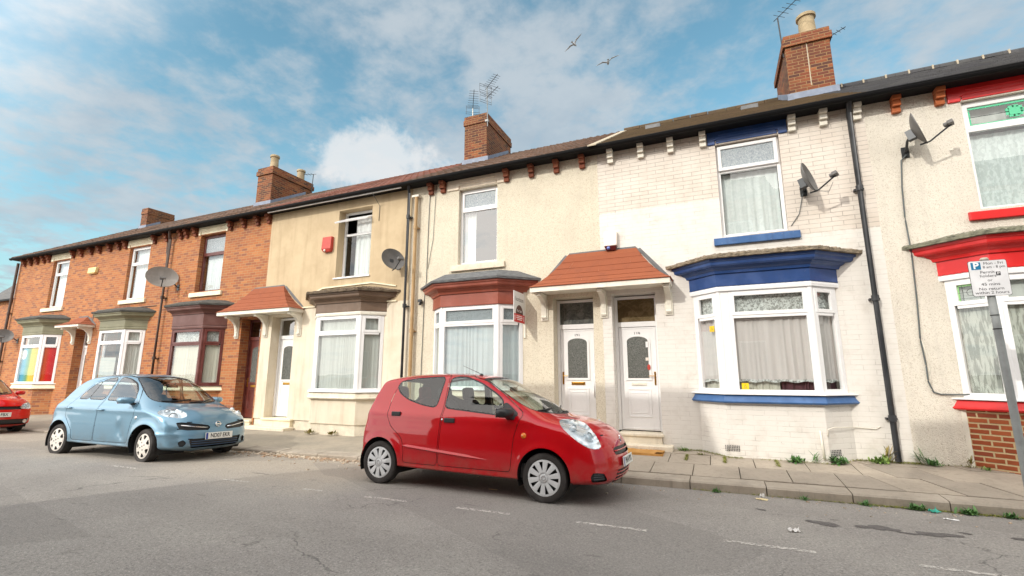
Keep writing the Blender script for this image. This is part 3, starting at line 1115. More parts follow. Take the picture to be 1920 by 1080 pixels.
def bay_curtain(fn, z0, z1, m, label, off=-0.085, cat='curtain', span=(0, 3), amp=0.014, folds=9, name='curtain'):
    """a curtain that follows the three lights of a bay"""
    pl = [Vector((x, y, 0)) for x, y in fn(off, yw=0.12)]
    seg = [(pl[i + 1] - pl[i]).length for i in range(3)]
    tot = sum(seg)
    mb = MB()
    n, nz = 150, 8
    ph = random.random() * 6
    a0, a1 = sum(seg[:span[0]]) if isinstance(span[0], int) else span[0] * tot, sum(seg[:span[1]]) if isinstance(span[1], int) else span[1] * tot
    for j in range(nz + 1):
        s = j / nz
        for i in range(n + 1):
            d = a0 + (a1 - a0) * i / n
            d = min(max(d, 0), tot - 1e-4)
            k = 0
            while d > seg[k]:
                d -= seg[k]
                k += 1
            U = (pl[k + 1] - pl[k]).normalized()
            N = Vector((U.y, -U.x, 0))
            t = i / n
            aa = amp * (0.5 + 0.5 * (1 - s))
            tw = t + 0.035 * math.sin(9.1 * t + ph) + 0.012 * math.sin(31 * t + 2 * ph)
            p = pl[k] + U * d + N * (aa * math.sin(2 * math.pi * folds * tw * 1.7 + ph) * (0.6 + 0.4 * math.sin(13 * t + ph)) + aa * 0.5 * math.sin(2 * math.pi * folds * 4.1 * tw + 1.3 * math.sin(17 * t)))
            mb.v.append((p.x, p.y, z0 + (z1 - z0) * s + 0.012 * (1 - s) * math.sin(2 * math.pi * folds * t)))
    w_ = n + 1
    for j in range(nz):
        for i in range(n):
            mb.f.append((j * w_ + i, j * w_ + i + 1, (j + 1) * w_ + i + 1, (j + 1) * w_ + i))
            mb.mi.append(0)
    o = mb.build(name, m, smooth=True)
    return tag(o, label, cat)


def bay(root, xc, m_base, m_sill, m_frame, m_frieze, m_cornice, m_roof, zt=2.43, gt=None, gb=None, hf=0.69, hw=1.11, p=0.38,
        z_base=-0.1, sill=(0.985, 1.125), top=2.86, band=True, wide_left=0.0, roof='slab', base_off=0.0, board=True, m_band=None, plinth=None):
    fn = bay_fn(xc, hf, hw, p)
    bb = MB()
    if plinth:
        bb.sweep(fn, [(0.0, plinth), (0.0, sill[0]), (-0.25, sill[0]), (-0.25, plinth)])
        pb = MB()
        pb.sweep(fn, [(-0.03, z_base), (-0.03, plinth), (-0.25, plinth), (-0.25, z_base)])
        pb.build('plinth', M_PLINTH_D, root)
    else:
        bb.sweep(fn, [(0.0, z_base), (0.0, sill[0]), (-0.25, sill[0]), (-0.25, z_base)])
    bb.build('bay_base', m_base, root)
    sl = MB()
    sl.sweep(fn, [(0.0, sill[0]), (0.075, sill[0] + 0.005), (0.09, sill[0] + 0.03), (0.075, sill[0] + 0.05), (0.05, sill[1] - 0.03), (0.05, sill[1] - 0.012), (-0.2, sill[1]), (-0.2, sill[0])])
    sl.build('bay_sill', m_sill, root, bevel=0.004)
    # frame
    z0, z1 = sill[1], top
    fr = MB()
    if board:
        fr.sweep(fn, [(-0.1, z0), (0.085, z0), (0.085, z0 + 0.02), (-0.1, z0 + 0.035)])
        z0 += 0.02
    pl = [Vector((x, y, 0)) for x, y in fn(-0.035, yw=0.0)]
    panes = []
    for k in range(3):
        P, Q = pl[k], pl[k + 1]
        U = (Q - P).normalized()
        N = Vector((U.y, -U.x, 0))
        L = (Q - P).length
        u0 = 0.02 + (wide_left if k == 1 else 0)
        u1 = L - 0.02
        # side posts
        frame_rect(fr, P, U, N, u0 - (0.045 if k == 0 else 0), u1 + (0.045 if k == 2 else 0), z0, z1, 0.06 if k == 1 else 0.075, 0.07)
        if k == 1 and wide_left:
            c = P + U * (0.02 + wide_left / 2)
            fr.obox((c.x, c.y, (z0 + z1) / 2), U * (wide_left / 2 - 0.001), N * 0.034, Vector((0, 0, (z1 - z0) / 2)))
        c = P + U * ((u0 + u1) / 2)
        fr.obox((c.x, c.y, zt), U * ((u1 - u0) / 2 - 0.06), N * 0.033, Vector((0, 0, 0.032)))
        sw = 0.045
        frame_rect(fr, P, U, N, u0 + 0.03, u1 - 0.03, zt + 0.015, z1 - 0.03, 0.06, 0.05, 0.018)
        panes.append((P, U, N, u0 + 0.085, u1 - 0.085, zt + 0.07, z1 - 0.085, gt))
        panes.append((P, U, N, u0 + 0.058, u1 - 0.058, z0 + 0.058, zt - 0.03, gb))
    # corner posts
    for q in (1, 2):
        c = pl[q]
        fr.lathe([(0.0, 0), (0.047, 0), (0.047, z1 - z0), (0.0, z1 - z0)], (c.x, c.y, z0), n=10)
    wo = fr.build('bay_window', m_frame, root, bevel=0.005)
    for P, U, N, a, b_, c, d, gm in panes:
        pane_quad(P, U, N, a, b_, c, d, 0.004).build('pane', gm or M_GLASS, wo, recalc=False)
    # band, frieze with a scalloped lower edge, cornice
    if band:
        bd = MB()
        bd.sweep(fn, [(-0.08, top), (0.03, top), (0.035, top + 0.05), (0.02, top + 0.085), (-0.08, top + 0.085)])
        bd.build('bay_band', m_band or m_frame, root, bevel=0.004)
    fz = MB()
    zf = top + (0.085 if band else 0.0)
    fz.sweep(fn, [(-0.06, zf), (0.028, zf), (0.028, 3.165), (-0.06, 3.165)])
    pl2 = [Vector((x, y, 0)) for x, y in fn(0.034, yw=0.0)]
    for k in range(3):
        P, Q = pl2[k], pl2[k + 1]
        U = (Q - P).normalized()
        N = Vector((U.y, -U.x, 0))
        L = (Q - P).length
        m = max(4, int(L / 0.075))
        for i in range(m):
            a = P + U * (L * (i + 0.5) / m)
            r_ = L / m / 2 * 0.96
            pts = [a + U * (r_ * math.cos(t)) + Vector((0, 0, zf + 0.02 - 0.022 * math.sin(t))) for t in [math.pi * q / 6 for q in range(7)]]
            fz.prism(pts, N * -0.02)
    fz.build('bay_frieze', m_frieze, root)
    cn = MB()
    cn.sweep(fn, [(-0.06, 3.167), (0.055, 3.167), (0.06, 3.19), (0.07, 3.215), (0.10, 3.24), (0.12, 3.27), (0.17, 3.275), (0.195, 3.30), (0.20, 3.345), (0.225, 3.36), (0.23, 3.40), (-0.06, 3.40)])
    cn.build('bay_cornice', m_cornice, root, bevel=0.003)
    # roof slab
    rf = MB()
    if roof == 'ragged':
        base = fn(0.29, yw=0.02)
        tops = fn(-0.10, yw=0.02)
        path = []
        m = 44
        seg = [(Vector(base[i]), Vector(base[i + 1])) for i in range(3)]
        segt = [(Vector(tops[i]), Vector(tops[i + 1])) for i in range(3)]
        ring = []
        for (a, b_), (c, d) in zip(seg, segt):
            for i in range(m if a is not seg[2][0] else m + 1):
                t = i / m
                ring.append((a.lerp(b_, t), c.lerp(d, t)))
        vs, fs = [], []
        for i, (a, c) in enumerate(ring):
            jz = random.uniform(-0.018, 0.018)
            jo = random.uniform(-0.012, 0.012)
            vs += [(a.x, a.y, 3.402 + max(-0.002, jz * 0.3)), (a.x, a.y - jo, 3.455 + jz), ((a.x + c.x) / 2, (a.y + c.y) / 2, 3.50 + random.uniform(-0.012, 0.012)), (c.x, c.y, 3.57 + random.uniform(-0.008, 0.008)), (c.x, c.y, 3.402)]
        n = len(ring)
        for i in range(n - 1):
            for q in range(5):
                fs.append((i * 5 + q, i * 5 + (q + 1) % 5, (i + 1) * 5 + (q + 1) % 5, (i + 1) * 5 + q))
        fs += [tuple(range(5)), tuple((n - 1) * 5 + q for q in range(5))]
        rf.add(vs, fs)
    else:
        hgt = {'slab': 0.14, 'tall': 0.2}.get(roof, 0.14)
        rf.sweep(fn, [(-0.1, 3.403), (0.27, 3.403), (0.275, 3.45), (-0.08, 3.45 + hgt), (-0.1, 3.45 + hgt)])
    rf.build('bay_roof', m_roof, root)
    return fn


def door(root, xa, xb, z0, z1, zt, y, m_door, m_frame, number=None, gm=M_OBSC_DK, hinge='l', trans=M_GLASS_DK, slot=M_BRASS, arch=True, arch_only=False):
    f = MB()
    P, U, N = Vector((xa, y, 0)), Vector((1, 0, 0)), Vector((0, -1, 0))
    w = xb - xa
    for a, b_, c, d in ((0, 0.055, z0, zt), (w - 0.055, w, z0, zt), (0.055, w - 0.055, zt - 0.055, zt), (0.055, w - 0.055, z1, z1 + 0.1)):
        f.box(xa + a, xa + b_, y - 0.035, y + 0.035, c, d)
    fo = f.build('door_frame', m_frame, root, bevel=0.005)
    if zt - z1 > 0.25:
        pane_quad(P, U, N, 0.055, w - 0.055, z1 + 0.1, zt - 0.055, 0.0).build('pane', trans, fo, recalc=False)
    d = MB()
    a, b_ = xa + 0.06, xb - 0.06
    yd = y - 0.012
    d.box(a, b_, yd, yd + 0.045, z0 + 0.01, z1 - 0.004)
    # raised border lines of the leaf and the lower panel
    cx = (a + b_) / 2
    hw = (b_ - a) / 2

    def ring(x0, x1, za, zb, t, pr):
        for p, q, r_, s_ in ((x0, x0 + t, za, zb), (x1 - t, x1, za, zb), (x0 + t, x1 - t, za, za + t), (x0 + t, x1 - t, zb - t, zb)):
            d.box(p, q, yd - pr, yd + 0.002, r_, s_)
    ring(a + 0.012, b_ - 0.012, z0 + 0.03, z1 - 0.02, 0.02, 0.007)
    ring(cx - hw * 0.62, cx + hw * 0.62, z0 + 0.25, z0 + 0.78, 0.022, 0.012)
    ring(cx - hw * 0.46, cx + hw * 0.46, z0 + 0.32, z0 + 0.71, 0.014, 0.007)
    g0, g1 = z0 + 0.98, z1 - 0.28
    gw = hw * 0.56

    def archpts(e, yy):
        pts = [(cx - gw - e, yy, g0 - e), (cx + gw + e, yy, g0 - e), (cx + gw + e, yy, g1)]
        pts += [(cx + (gw + e) * math.cos(t), yy, g1 + (0.09 + e) * math.sin(t)) for t in [math.pi * q / 12 for q in range(1, 12)]]
        pts += [(cx - gw - e, yy, g1)]
        return pts
    d.prism(archpts(0.045, yd - 0.016), (0, 0.017, 0))
    do = d.build('door', m_door, root, bevel=0.003)
    gl = MB()
    gl.prism(archpts(0.0, yd - 0.019), (0, 0.01, 0))
    gl.build('door_glass', gm, do)
    ls = MB()
    ls.box(cx - 0.14, cx + 0.14, yd - 0.014, yd, z0 + 0.84, z0 + 0.90)
    ls.box(cx - 0.115, cx + 0.115, yd - 0.02, yd - 0.013, z0 + 0.852, z0 + 0.888)
    ls.build('letterbox', slot, do, bevel=0.003)
    hx = a + 0.05 if hinge == 'r' else b_ - 0.05
    h = MB()
    h.box(hx - 0.016, hx + 0.016, yd - 0.014, yd, z0 + 0.85, z0 + 1.10)
    sg = 1 if hinge == 'r' else -1
    h.tube([(hx, yd - 0.012, z0 + 1.02), (hx, yd - 0.05, z0 + 1.02), (hx + sg * 0.11, yd - 0.055, z0 + 1.02)], 0.008, 8)
    h.build('handle', M_BRASS, do, bevel=0.003)
    if number:
        text_mesh(number, 0.085, 'house_number', M_GREYINK, do, (cx, yd - 0.010, z1 - 0.135), (R(90), 0, 0), 0.002)
    return do


CORBEL_PROTO = {}


def corbels(root, xs, m, key):
    for i, x in enumerate(xs):
        if key not in CORBEL_PROTO:
            c = MB()
            for k, (pr, z1) in enumerate(((0.17, 6.01), (0.12, 5.915), (0.07, 5.82))):
                c.box(-0.058, 0.058, -pr, 0.0, z1 - 0.082, z1)
                if k < 2:
                    c.box(-0.05, 0.05, -pr + 0.05, 0.0, z1 - 0.095, z1 - 0.082)
            o = c.build('corbel', m, None, bevel=0.004)
            CORBEL_PROTO[key] = o
        else:
            o = CORBEL_PROTO[key].copy()
            COL.objects.link(o)
        o.parent = root
        o.matrix_parent_inverse = Matrix.Translation(root.location).inverted()
        o.location = (x, 0, 0)


def roof_section(root, x0, x1, m, gable_left=False):
    """tiles as real courses: each row lifts a little over the one below; pantiles roll across the slope"""
    r = MB()
    pan = m in (M_ROOF_RED, M_ROOF_BROWN, M_ROOF_LEFT)
    nx = max(2, int((x1 - x0) / 0.07)) if pan else max(2, int((x1 - x0) / 0.27))
    ny = 14 if pan else 20
    L = RIDGE_Y - EAVE_Y
    for j in range(ny):
        ya, yb = EAVE_Y + L * j / ny, EAVE_Y + L * (j + 1) / ny + 0.02
        for i in range(nx):
            xa, xb = x0 + (x1 - x0) * i / nx, x0 + (x1 - x0) * (i + 1) / nx
            if pan:
                f = lambda k: 0.036 * (0.0, 1.0, 0.35)[k % 3]
                za, zb = f(i), f(i + 1)
            else:
                za = zb = random.uniform(0, 0.006)
            lift = 0.026 + random.uniform(-0.004, 0.004)
            p = [(xa, ya, EAVE_Z + (ya - EAVE_Y) * SLOPE + za + lift), (xb, ya, EAVE_Z + (ya - EAVE_Y) * SLOPE + zb + lift),
                 (xb, yb, EAVE_Z + (yb - EAVE_Y) * SLOPE + zb), (xa, yb, EAVE_Z + (yb - EAVE_Y) * SLOPE + za)]
            r.quad(*p)
            r.quad((xa, ya, p[0][2] - 0.05), (xb, ya, p[1][2] - 0.05), p[1], p[0])
    r.quad((x0, RIDGE_Y, RIDGE_Z), (x1, RIDGE_Y, RIDGE_Z), (x1, 8.3, EAVE_Z), (x0, 8.3, EAVE_Z))
    r.quad((x0, EAVE_Y, EAVE_Z - 0.03), (x1, EAVE_Y, EAVE_Z - 0.03), (x1, 0.2, EAVE_Z + 0.2), (x0, 0.2, EAVE_Z + 0.2))
    if gable_left:
        r.add([(x0, EAVE_Y, EAVE_Z - 0.08), (x0, RIDGE_Y, RIDGE_Z - 0.1), (x0, RIDGE_Y, RIDGE_Z), (x0, EAVE_Y, EAVE_Z)], [(0, 1, 2, 3)])
    return r.build('roof', m, root, recalc=False)


def ridge_caps(root, x0, x1, m, ln=0.45, mort=None):
    c = MB()
    x = x0
    while x < x1 - 0.05:
        e = min(x + ln - 0.012, x1)
        dz_ = random.uniform(-0.008, 0.008)
        for k in range(6):
            t0, t1 = math.pi * k / 6, math.pi * (k + 1) / 6
            q = [(xx, RIDGE_Y - 0.14 * math.cos(t), RIDGE_Z - 0.05 + dz_ + 0.14 * math.sin(t)) for xx, t in ((x, t0), (e, t0), (e, t1), (x, t1))]
            c.quad(*q)
        if mort:
            c.box(e - 0.012, e + 0.022, RIDGE_Y - 0.142, RIDGE_Y + 0.1, RIDGE_Z - 0.05, RIDGE_Z + 0.05 + dz_, 1)
        x += ln
    c.build('ridge', [m, mort or m], root)


def eaves(root, x0, x1, m=M_GUTTER):
    g = MB()
    # half round gutter and the dark boxed soffit behind it
    n = 8
    prof = [(-0.29 + 0.06 * math.cos(t), 6.045 + 0.065 * math.sin(t)) for t in [math.pi + math.pi * k / n for k in range(n + 1)]]
    for i in range(n):
        (ya, za), (yb, zb) = prof[i], prof[i + 1]
        g.quad((x0, ya, za), (x1, ya, za), (x1, yb, zb), (x0, yb, zb))
    g.box(x0, x1, -0.357, -0.345, 6.04, 6.055)
    g.build('gutter', m, root)
    f = MB()
    f.box(x0, x1, -0.232, 0.1, 6.0, 6.06)
    f.build('soffit', m, root)


def chimney(root, x0, x1, y0, y1, ztop, pots, m=M_BRICK_CH, flash=M_LEADB, lip=0.05):
    zb = EAVE_Z + (y0 - EAVE_Y) * SLOPE - 0.4
    c = MB()
    c.box(x0, x1, y0, y1, zb, ztop - 0.30)
    c.box(x0 - lip, x1 + lip, y0 - lip, y1 + lip, ztop - 0.30, ztop - 0.13)
    c.box(x0 - lip * 0.4, x1 + lip * 0.4, y0 - lip * 0.4, y1 + lip * 0.4, ztop - 0.13, ztop)
    co = c.build('chimney', m, root, bevel=0.006)
    f = MB()
    zf = EAVE_Z + (y0 - EAVE_Y) * SLOPE
    f.box(x0 - 0.06, x1 + 0.06, y0 - 0.03, y0 + 0.1, zf - 0.1, zf + 0.16)
    for xa, xb in ((x0 - 0.03, x0 + 0.05), (x1 - 0.05, x1 + 0.03)):
        ye = min(y1, RIDGE_Y)
        ze = EAVE_Z + (ye - EAVE_Y) * SLOPE
        f.prism([(xa, y0, zf - 0.1), (xa, ye, ze - 0.1), (xa, ye, ze + 0.16), (xa, y0, zf + 0.16)], (xb - xa, 0, 0))
    f.build('flashing', flash, co)
    for px, py, r_, h, pm in pots:
        p = MB()
        p.lathe([(r_ * 1.15, -0.05), (r_ * 1.08, 0.05), (r_ * 0.98, h * 0.8), (r_ * 1.0, h * 0.84), (r_ * 1.22, h * 0.86), (r_ * 1.22, h * 0.97), (r_ * 1.1, h), (r_ * 0.85, h), (r_ * 0.8, h * 0.6), (0.001, h * 0.55)], (px, py, ztop), n=20)
        p.build('chimney_pot', pm, co, smooth=40)
    return co


def downpipe(root, x, y, z0, z1, m, r=0.036, swan=None, name='downpipe', joints=(1.9, 3.8)):
    p = MB()
    path = [(x, y, z0), (x, y, z1)]
    if swan:
        path += [(x + swan[0] * 0.3, y + swan[1] * 0.4, z1 + 0.1), (x + swan[0], y + swan[1], z1 + swan[2])]
    p.tube(path, r, 12)
    for zj in joints:
        p.lathe([(r, 0), (r + 0.011, 0), (r + 0.011, 0.09), (r, 0.09)], (x, y, zj), n=12)
        p.box(x - 0.07, x + 0.07, y + r * 0.6, 0.0, zj + 0.02, zj + 0.05)
    return p.build(name, m, root, smooth=50)


def cable(name, pts, r, m, label, cat='cable'):
    c = MB()
    # round the corners a little
    P = [Vector(p) for p in pts]
    out_ = [P[0]]
    for i in range(1, len(P) - 1):
        out_ += [P[i].lerp(P[i - 1], 0.12), P[i], P[i].lerp(P[i + 1], 0.12)]
    out_.append(P[-1])
    c.tube(out_, r, 6)
    return tag(c.build(name, m, smooth=True), label, cat)


def hood(xl, xr, yp, z0, z1, xtl, xtr, ztop, brx, label, zb, sides=True):
    root = empty('door_canopy', ((xl + xr) / 2, 0, z0), label, 'canopy', 'tiled canopies over the paired doors')
    r = MB()
    a = [(xl - 0.02, -yp - 0.02, z1), (xr + 0.02, -yp - 0.02, z1), (xr + 0.02, 0.0, z1), (xl - 0.02, 0.0, z1)]
    def lp(p, q, t, s):
        return (p[0] + (q[0] - p[0]) * t, p[1] + (q[1] - p[1]) * t, p[2] + (q[2] - p[2]) * s)
    tl, tr = (xtl, -0.04, ztop), (xtr, -0.04, ztop)
    m0, m1 = lp(a[0], tl, 0.5, 0.43), lp(a[1], tr, 0.5, 0.43)
    wl, wr = (m0[0], 0.0, m0[2]), (m1[0], 0.0, m1[2])
    tlw, trw = (xtl, 0, ztop), (xtr, 0, ztop)
    # courses of shingles on the front and both hips, bell cast at the foot
    def row(t):
        sx = t
        sz = t ** 1.25 * 0.82 + 0.18 * t ** 3
        def at(p, q):
            return Vector((p[0] + (q[0] - p[0]) * sx, p[1] + (q[1] - p[1]) * sx, p[2] + (q[2] - p[2]) * sz))
        return at(a[3], (xtl, 0, ztop)), at(a[0], tl), at(a[1], tr), at(a[2], (xtr, 0, ztop))
    nc = max(3, int((ztop - z1) / 0.105))
    for j in range(nc):
        lo, hi = row(j / nc), row((j + 1) / nc + 0.02)
        for k, out_n in ((0, Vector((-0.6, 0, 0.8))), (1, Vector((0, -0.6, 0.8))), (2, Vector((0.6, 0, 0.8)))):
            P0, P1, Q0, Q1 = lo[k], lo[k + 1], hi[k], hi[k + 1]
            m = max(2, int((P1 - P0).length / 0.3))
            for i in range(m):
                l0, l1 = 0.008 + random.uniform(-.002, .002), 0.008 + random.uniform(-.002, .002)
                A, B_ = P0.lerp(P1, i / m), P0.lerp(P1, (i + 1) / m)
                C_, D_ = Q0.lerp(Q1, (i + 1) / m), Q0.lerp(Q1, i / m)
                r.quad(A + out_n * l0, B_ + out_n * l1, C_, D_)
                r.quad(A - out_n * 0.004, B_ - out_n * 0.004, B_ + out_n * l1, A + out_n * l0)
    r.quad(a[0], a[1], a[2], a[3])
    r.quad(tl, tr, trw, tlw)
    r.build('canopy_roof', M_SHINGLE, root, recalc=False)
    f = MB()
    f.box(xl, xr, -yp, -yp + 0.03, z0, z1)
    f.box(xl, xl + 0.03, -yp + 0.03, 0, z0, z1)
    f.box(xr - 0.03, xr, -yp + 0.03, 0, z0, z1)
    f.build('fascia', M_WHITE_OLD, root, bevel=0.004)
    s = MB()
    s.box(xl + 0.03, xr - 0.03, -yp + 0.03, 0, z0 + 0.012, z0 + 0.03)
    s.build('soffit', M_WHITE_OLD, root)
    l = MB()
    l.prism([(xtl - 0.10, -0.012, ztop - 0.1), (xtl + 0.03, -0.012, ztop + 0.05), (xtr - 0.03, -0.012, ztop + 0.06), (xtr + 0.12, -0.012, ztop - 0.1)], (0, 0.012, 0))
    for p, q in ((a[3], tlw), (a[2], trw)):
        mm = wl if p is a[3] else wr
        sx = -1 if p is a[3] else 1
        l.prism([(p[0], -0.012, p[2]), (p[0] + sx * 0.02, -0.012, p[2] + 0.02), (mm[0] + sx * 0.06, -0.012, mm[2] + 0.05), (mm[0], -0.012, mm[2])], (0, 0.012, 0))
        l.prism([(mm[0], -0.011, mm[2]), (mm[0] + sx * 0.06, -0.011, mm[2] + 0.05), (q[0] + sx * 0.06, -0.011, q[2] + 0.02), (q[0], -0.011, q[2])], (0, 0.011, 0))
    l.build('flashing', M_LEAD, root)
    for bx in brx:
        b = MB()
        zt = z0
        d = yp - 0.1
        prof = [(0, zb), (-0.06, zb), (-0.075, zb + 0.03), (-0.055, zb + 0.06), (-0.06, zb + 0.16)]
        for k in range(1, 9):
            t = k / 8 * math.pi / 2
            prof.append((-0.06 - (d - 0.06) * (1 - math.cos(t)), zb + 0.16 + (zt - zb - 0.22) * math.sin(t)))
        prof += [(-d - 0.015, zt - 0.06), (-d - 0.015, zt), (0, zt)]
        b.prism([(bx - 0.048, y, z) for y, z in prof], (0.096, 0, 0))
        b.prism([(bx - 0.022, y - 0.008, z) for y, z in prof[4:-2]] + [(bx - 0.022, -0.05, zt - 0.02)], (0.044, 0, 0))
        b.box(bx - 0.072, bx + 0.072, -0.03, 0.0, zb - 0.035, zt - 0.1)
        b.box(bx - 0.058, bx + 0.058, -d, 0, zt - 0.03, zt)
        b.build('bracket', M_WHITE_OLD, root, bevel=0.004)
    return root


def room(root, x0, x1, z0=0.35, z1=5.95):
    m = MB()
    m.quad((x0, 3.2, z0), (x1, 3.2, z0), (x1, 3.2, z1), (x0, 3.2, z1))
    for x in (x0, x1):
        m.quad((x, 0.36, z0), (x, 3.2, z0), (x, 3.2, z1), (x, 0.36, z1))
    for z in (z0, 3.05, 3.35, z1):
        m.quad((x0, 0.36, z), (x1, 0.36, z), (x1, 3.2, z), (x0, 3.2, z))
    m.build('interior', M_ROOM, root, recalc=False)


def house(x0, x1, label, m_wall, holes, z0=-0.15, ztop=6.05, m_other=None):
    root = empty('terraced_house', ((x0 + x1) / 2, 0, 0.1), label, 'house', 'houses of the terrace')
    w_ = MB()
    wall_panel(w_, x0, x1, z0, ztop, holes)
    w_.build('wall', m_wall, root, recalc=False)
    w_ = MB()
    w_.box(x0, x1, 8.0, 8.25, z0, 6.1)
    w_.build('rear_wall', M_BRICK, root)
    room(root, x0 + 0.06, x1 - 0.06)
    return root
M_PLUM = cloth('plum cloth', rgb(96, 58, 66), 9)
M_STEP = painted('pale painted step', rgb(222, 212, 192), 0.7, 0.4, 6, 0.1)


def bh(xc):
    return (xc - 1.085, xc + 1.085, 1.08, 2.9)


def step_block(root, xa, xb, z0, z1, y0, m=M_CREAM, lip=True):
    s = MB()
    s.box(xa, xb, y0, 0.34, z0, z1 - 0.05)
    if lip:
        s.box(xa - 0.03, xb + 0.03, y0 - 0.03, 0.34, z1 - 0.05, z1)
    s.build('doorstep', m, root, bevel=0.012)


# --- end house of the terrace, far left
hA = house(-25.95, -20.9, 'orange brick end house with sage green bay and rainbow cloth in its window', M_BRICK,
           [(-23.3, -22.15, SILL, LINT), bh(-22.9)])
gb = MB()
gb.prism([(-25.95, 0, 6.05), (-25.95, 8.25, 6.05), (-25.95, 4.0, 8.45)], (0.25, 0, 0))
gb.quad((-25.95, 0, -0.2), (-25.95, 8.25, -0.2), (-25.95, 8.25, 6.05), (-25.95, 0, 6.05))
gb.build('gable', M_BRICK, hA)
upstairs_window(hA, -23.3, -22.15, 0.13, M_WHITE, M_GLASS, M_GLASS, 5.2)
lintel_sill(hA, -23.47, -22.05, -23.55, -22.04, M_CREAM, M_CREAM, -23.3, -22.15)
bay(hA, -22.9, M_BRICK, M_CREAM, M_WHITE, M_SAGE, M_SAGE, M_SLAB_L, m_band=M_SAGE, hf=0.7, sill=(0.93, 1.1), gb=M_GLASS_CLEAR)
corbels(hA, [-25.5, -25.0, -24.5, -24.0, -23.62, -21.9, -21.34], M_CORBEL_RED, 'A')
roof_section(hA, -26.05, -20.9, M_ROOF_LEFT, True)
eaves(hA, -26.0, -20.9)
downpipe(hA, -25.88, -0.09, 0.0, 5.9, M_BROWNPIPE, 0.045)
chimney(hA, -24.75, -24.28, 3.42, 4.6, 9.25, [], lip=0.02)
tag(curtain(-23.24, -22.2, 3.98, 5.68, 0.24, M_NET, 'x', 7, 0.02), 'white net curtain behind upstairs window above the rainbow cloth', 'curtain')
# the rainbow cloth fills the bay
fnA = bay_fn(-22.9, 0.7, 1.11, 0.38)
bay_curtain(fnA, 1.12, 2.42, M_RAINBOW, 'rainbow striped cloth hung inside the end bay window', folds=2, amp=0.006, off=-0.06, name='rainbow_cloth', cat='cloth')

# --- second brick house
hB = house(-20.9, -15.95, 'orange brick house with sage green bay between small canopy and brown downpipe', M_BRICK,
           [(-18.35, -17.18, SILL, LINT), bh(-17.9), (-20.95 + 0.06, -20.02, 0.1, 3.0)])
upstairs_window(hB, -18.35, -17.18, 0.13, M_WHITE, M_GLASS, M_GLASS, 5.15)
lintel_sill(hB, -18.46, -17.05, -18.5, -17.03, M_CREAM, M_CREAM, -18.35, -17.18)
bay(hB, -17.9, M_BRICK, M_CREAM, M_WHITE, M_SAGE, M_SAGE, M_SLAB_L, m_band=M_SAGE)
corbels(hB, [-20.69, -20.17, -19.51, -18.96, -18.58, -16.94, -16.3], M_CORBEL_RED, 'B')
roof_section(hB, -20.9, -15.95, M_ROOF_LEFT)
eaves(hB, -20.9, -15.95)
downpipe(hB, -15.98, -0.11, 0.0, 5.75, M_BROWNPIPE, 0.045, swan=(0.12, -0.12, 0.32))
chimney(hB, -15.6, -14.82, 2.45, 4.35, 9.2, [(-15.2, 2.78, 0.14, 0.62, M_POT), (-15.2, 3.25, 0.13, 0.1, M_POTDARK), (-15.2, 3.62, 0.13, 0.1, M_POTDARK), (-15.2, 4.05, 0.14, 0.55, M_POT)])
door(hB, -20.89, -20.03, 0.25, 2.36, 2.98, 0.36 - 0.06, M_WHITE, M_WHITE, hinge='l')
step_block(hB, -20.85, -20.05, -0.1, 0.24, -0.04)
curtain(-18.28, -17.24, 3.98, 5.68, 0.24, M_NET, 'white net curtain in upstairs window left of the grey dish', 7, 0.02)
fnB = bay_fn(-17.9, 0.69, 1.11, 0.38)
bay_curtain(fnB, 1.14, 2.8, M_NET_GREY, 'long pale curtain at right of the second sage green bay', span=(0.66, 0.99), amp=0.02, folds=5)
bay_curtain(fnB, 1.14, 1.98, M_BLIND, 'pale grey blind covering lower half of the second sage green bay', span=(0.3, 0.62), amp=0.002, folds=2, off=-0.06, cat='blind', name='blind')

# --- maroon house
hC = house(-15.95, -11.5, 'orange brick house with maroon bay window and dark red front door', M_BRICK,
           [(-14.62, -13.45, SILL, LINT), bh(-14.1), (-12.33, -11.55, 0.1, 3.0)])
upstairs_window(hC, -14.62, -13.45, 0.17, M_MAHOG, M_OBSC_LT, M_GLASS, 5.12)
lintel_sill(hC, -14.71, -13.36, -14.78, -13.32, M_CREAM, M_CREAM, -14.62, -13.45)
fnC = bay(hC, -14.1, M_BRICK, M_CREAM, M_MAHOG, M_MAROON, M_MAROON, M_SLAB_L, zt=2.3, m_band=M_MAROON, top=2.75)
corbels(hC, [-15.56, -15.27, -14.85, -13.21, -12.62, -12.04, -11.58], M_CORBEL_RED, 'C')
roof_section(hC, -15.95, -11.5, M_ROOF_LEFT)
eaves(hC, -15.95, -11.5)
door(hC, -12.33, -11.55, 0.25, 2.40, 2.98, 0.30, M_MAHOG, M_MAHOG, hinge='r')
step_block(hC, -12.3, -11.57, -0.1, 0.24, -0.05)
curtain(-14.55, -13.52, 3.98, 5.1, 0.27, M_NET, 'white pleated net in the dark framed upstairs window', 11, 0.018)
bay_curtain(fnC, 1.14, 2.28, M_NET_CREAM, 'cream pleated net in lower lights of the maroon bay', folds=14)
bay_curtain(fnC, 2.3, 2.72, M_LACE, 'flowered lace across top lights of the maroon bay', folds=6, amp=0.006)

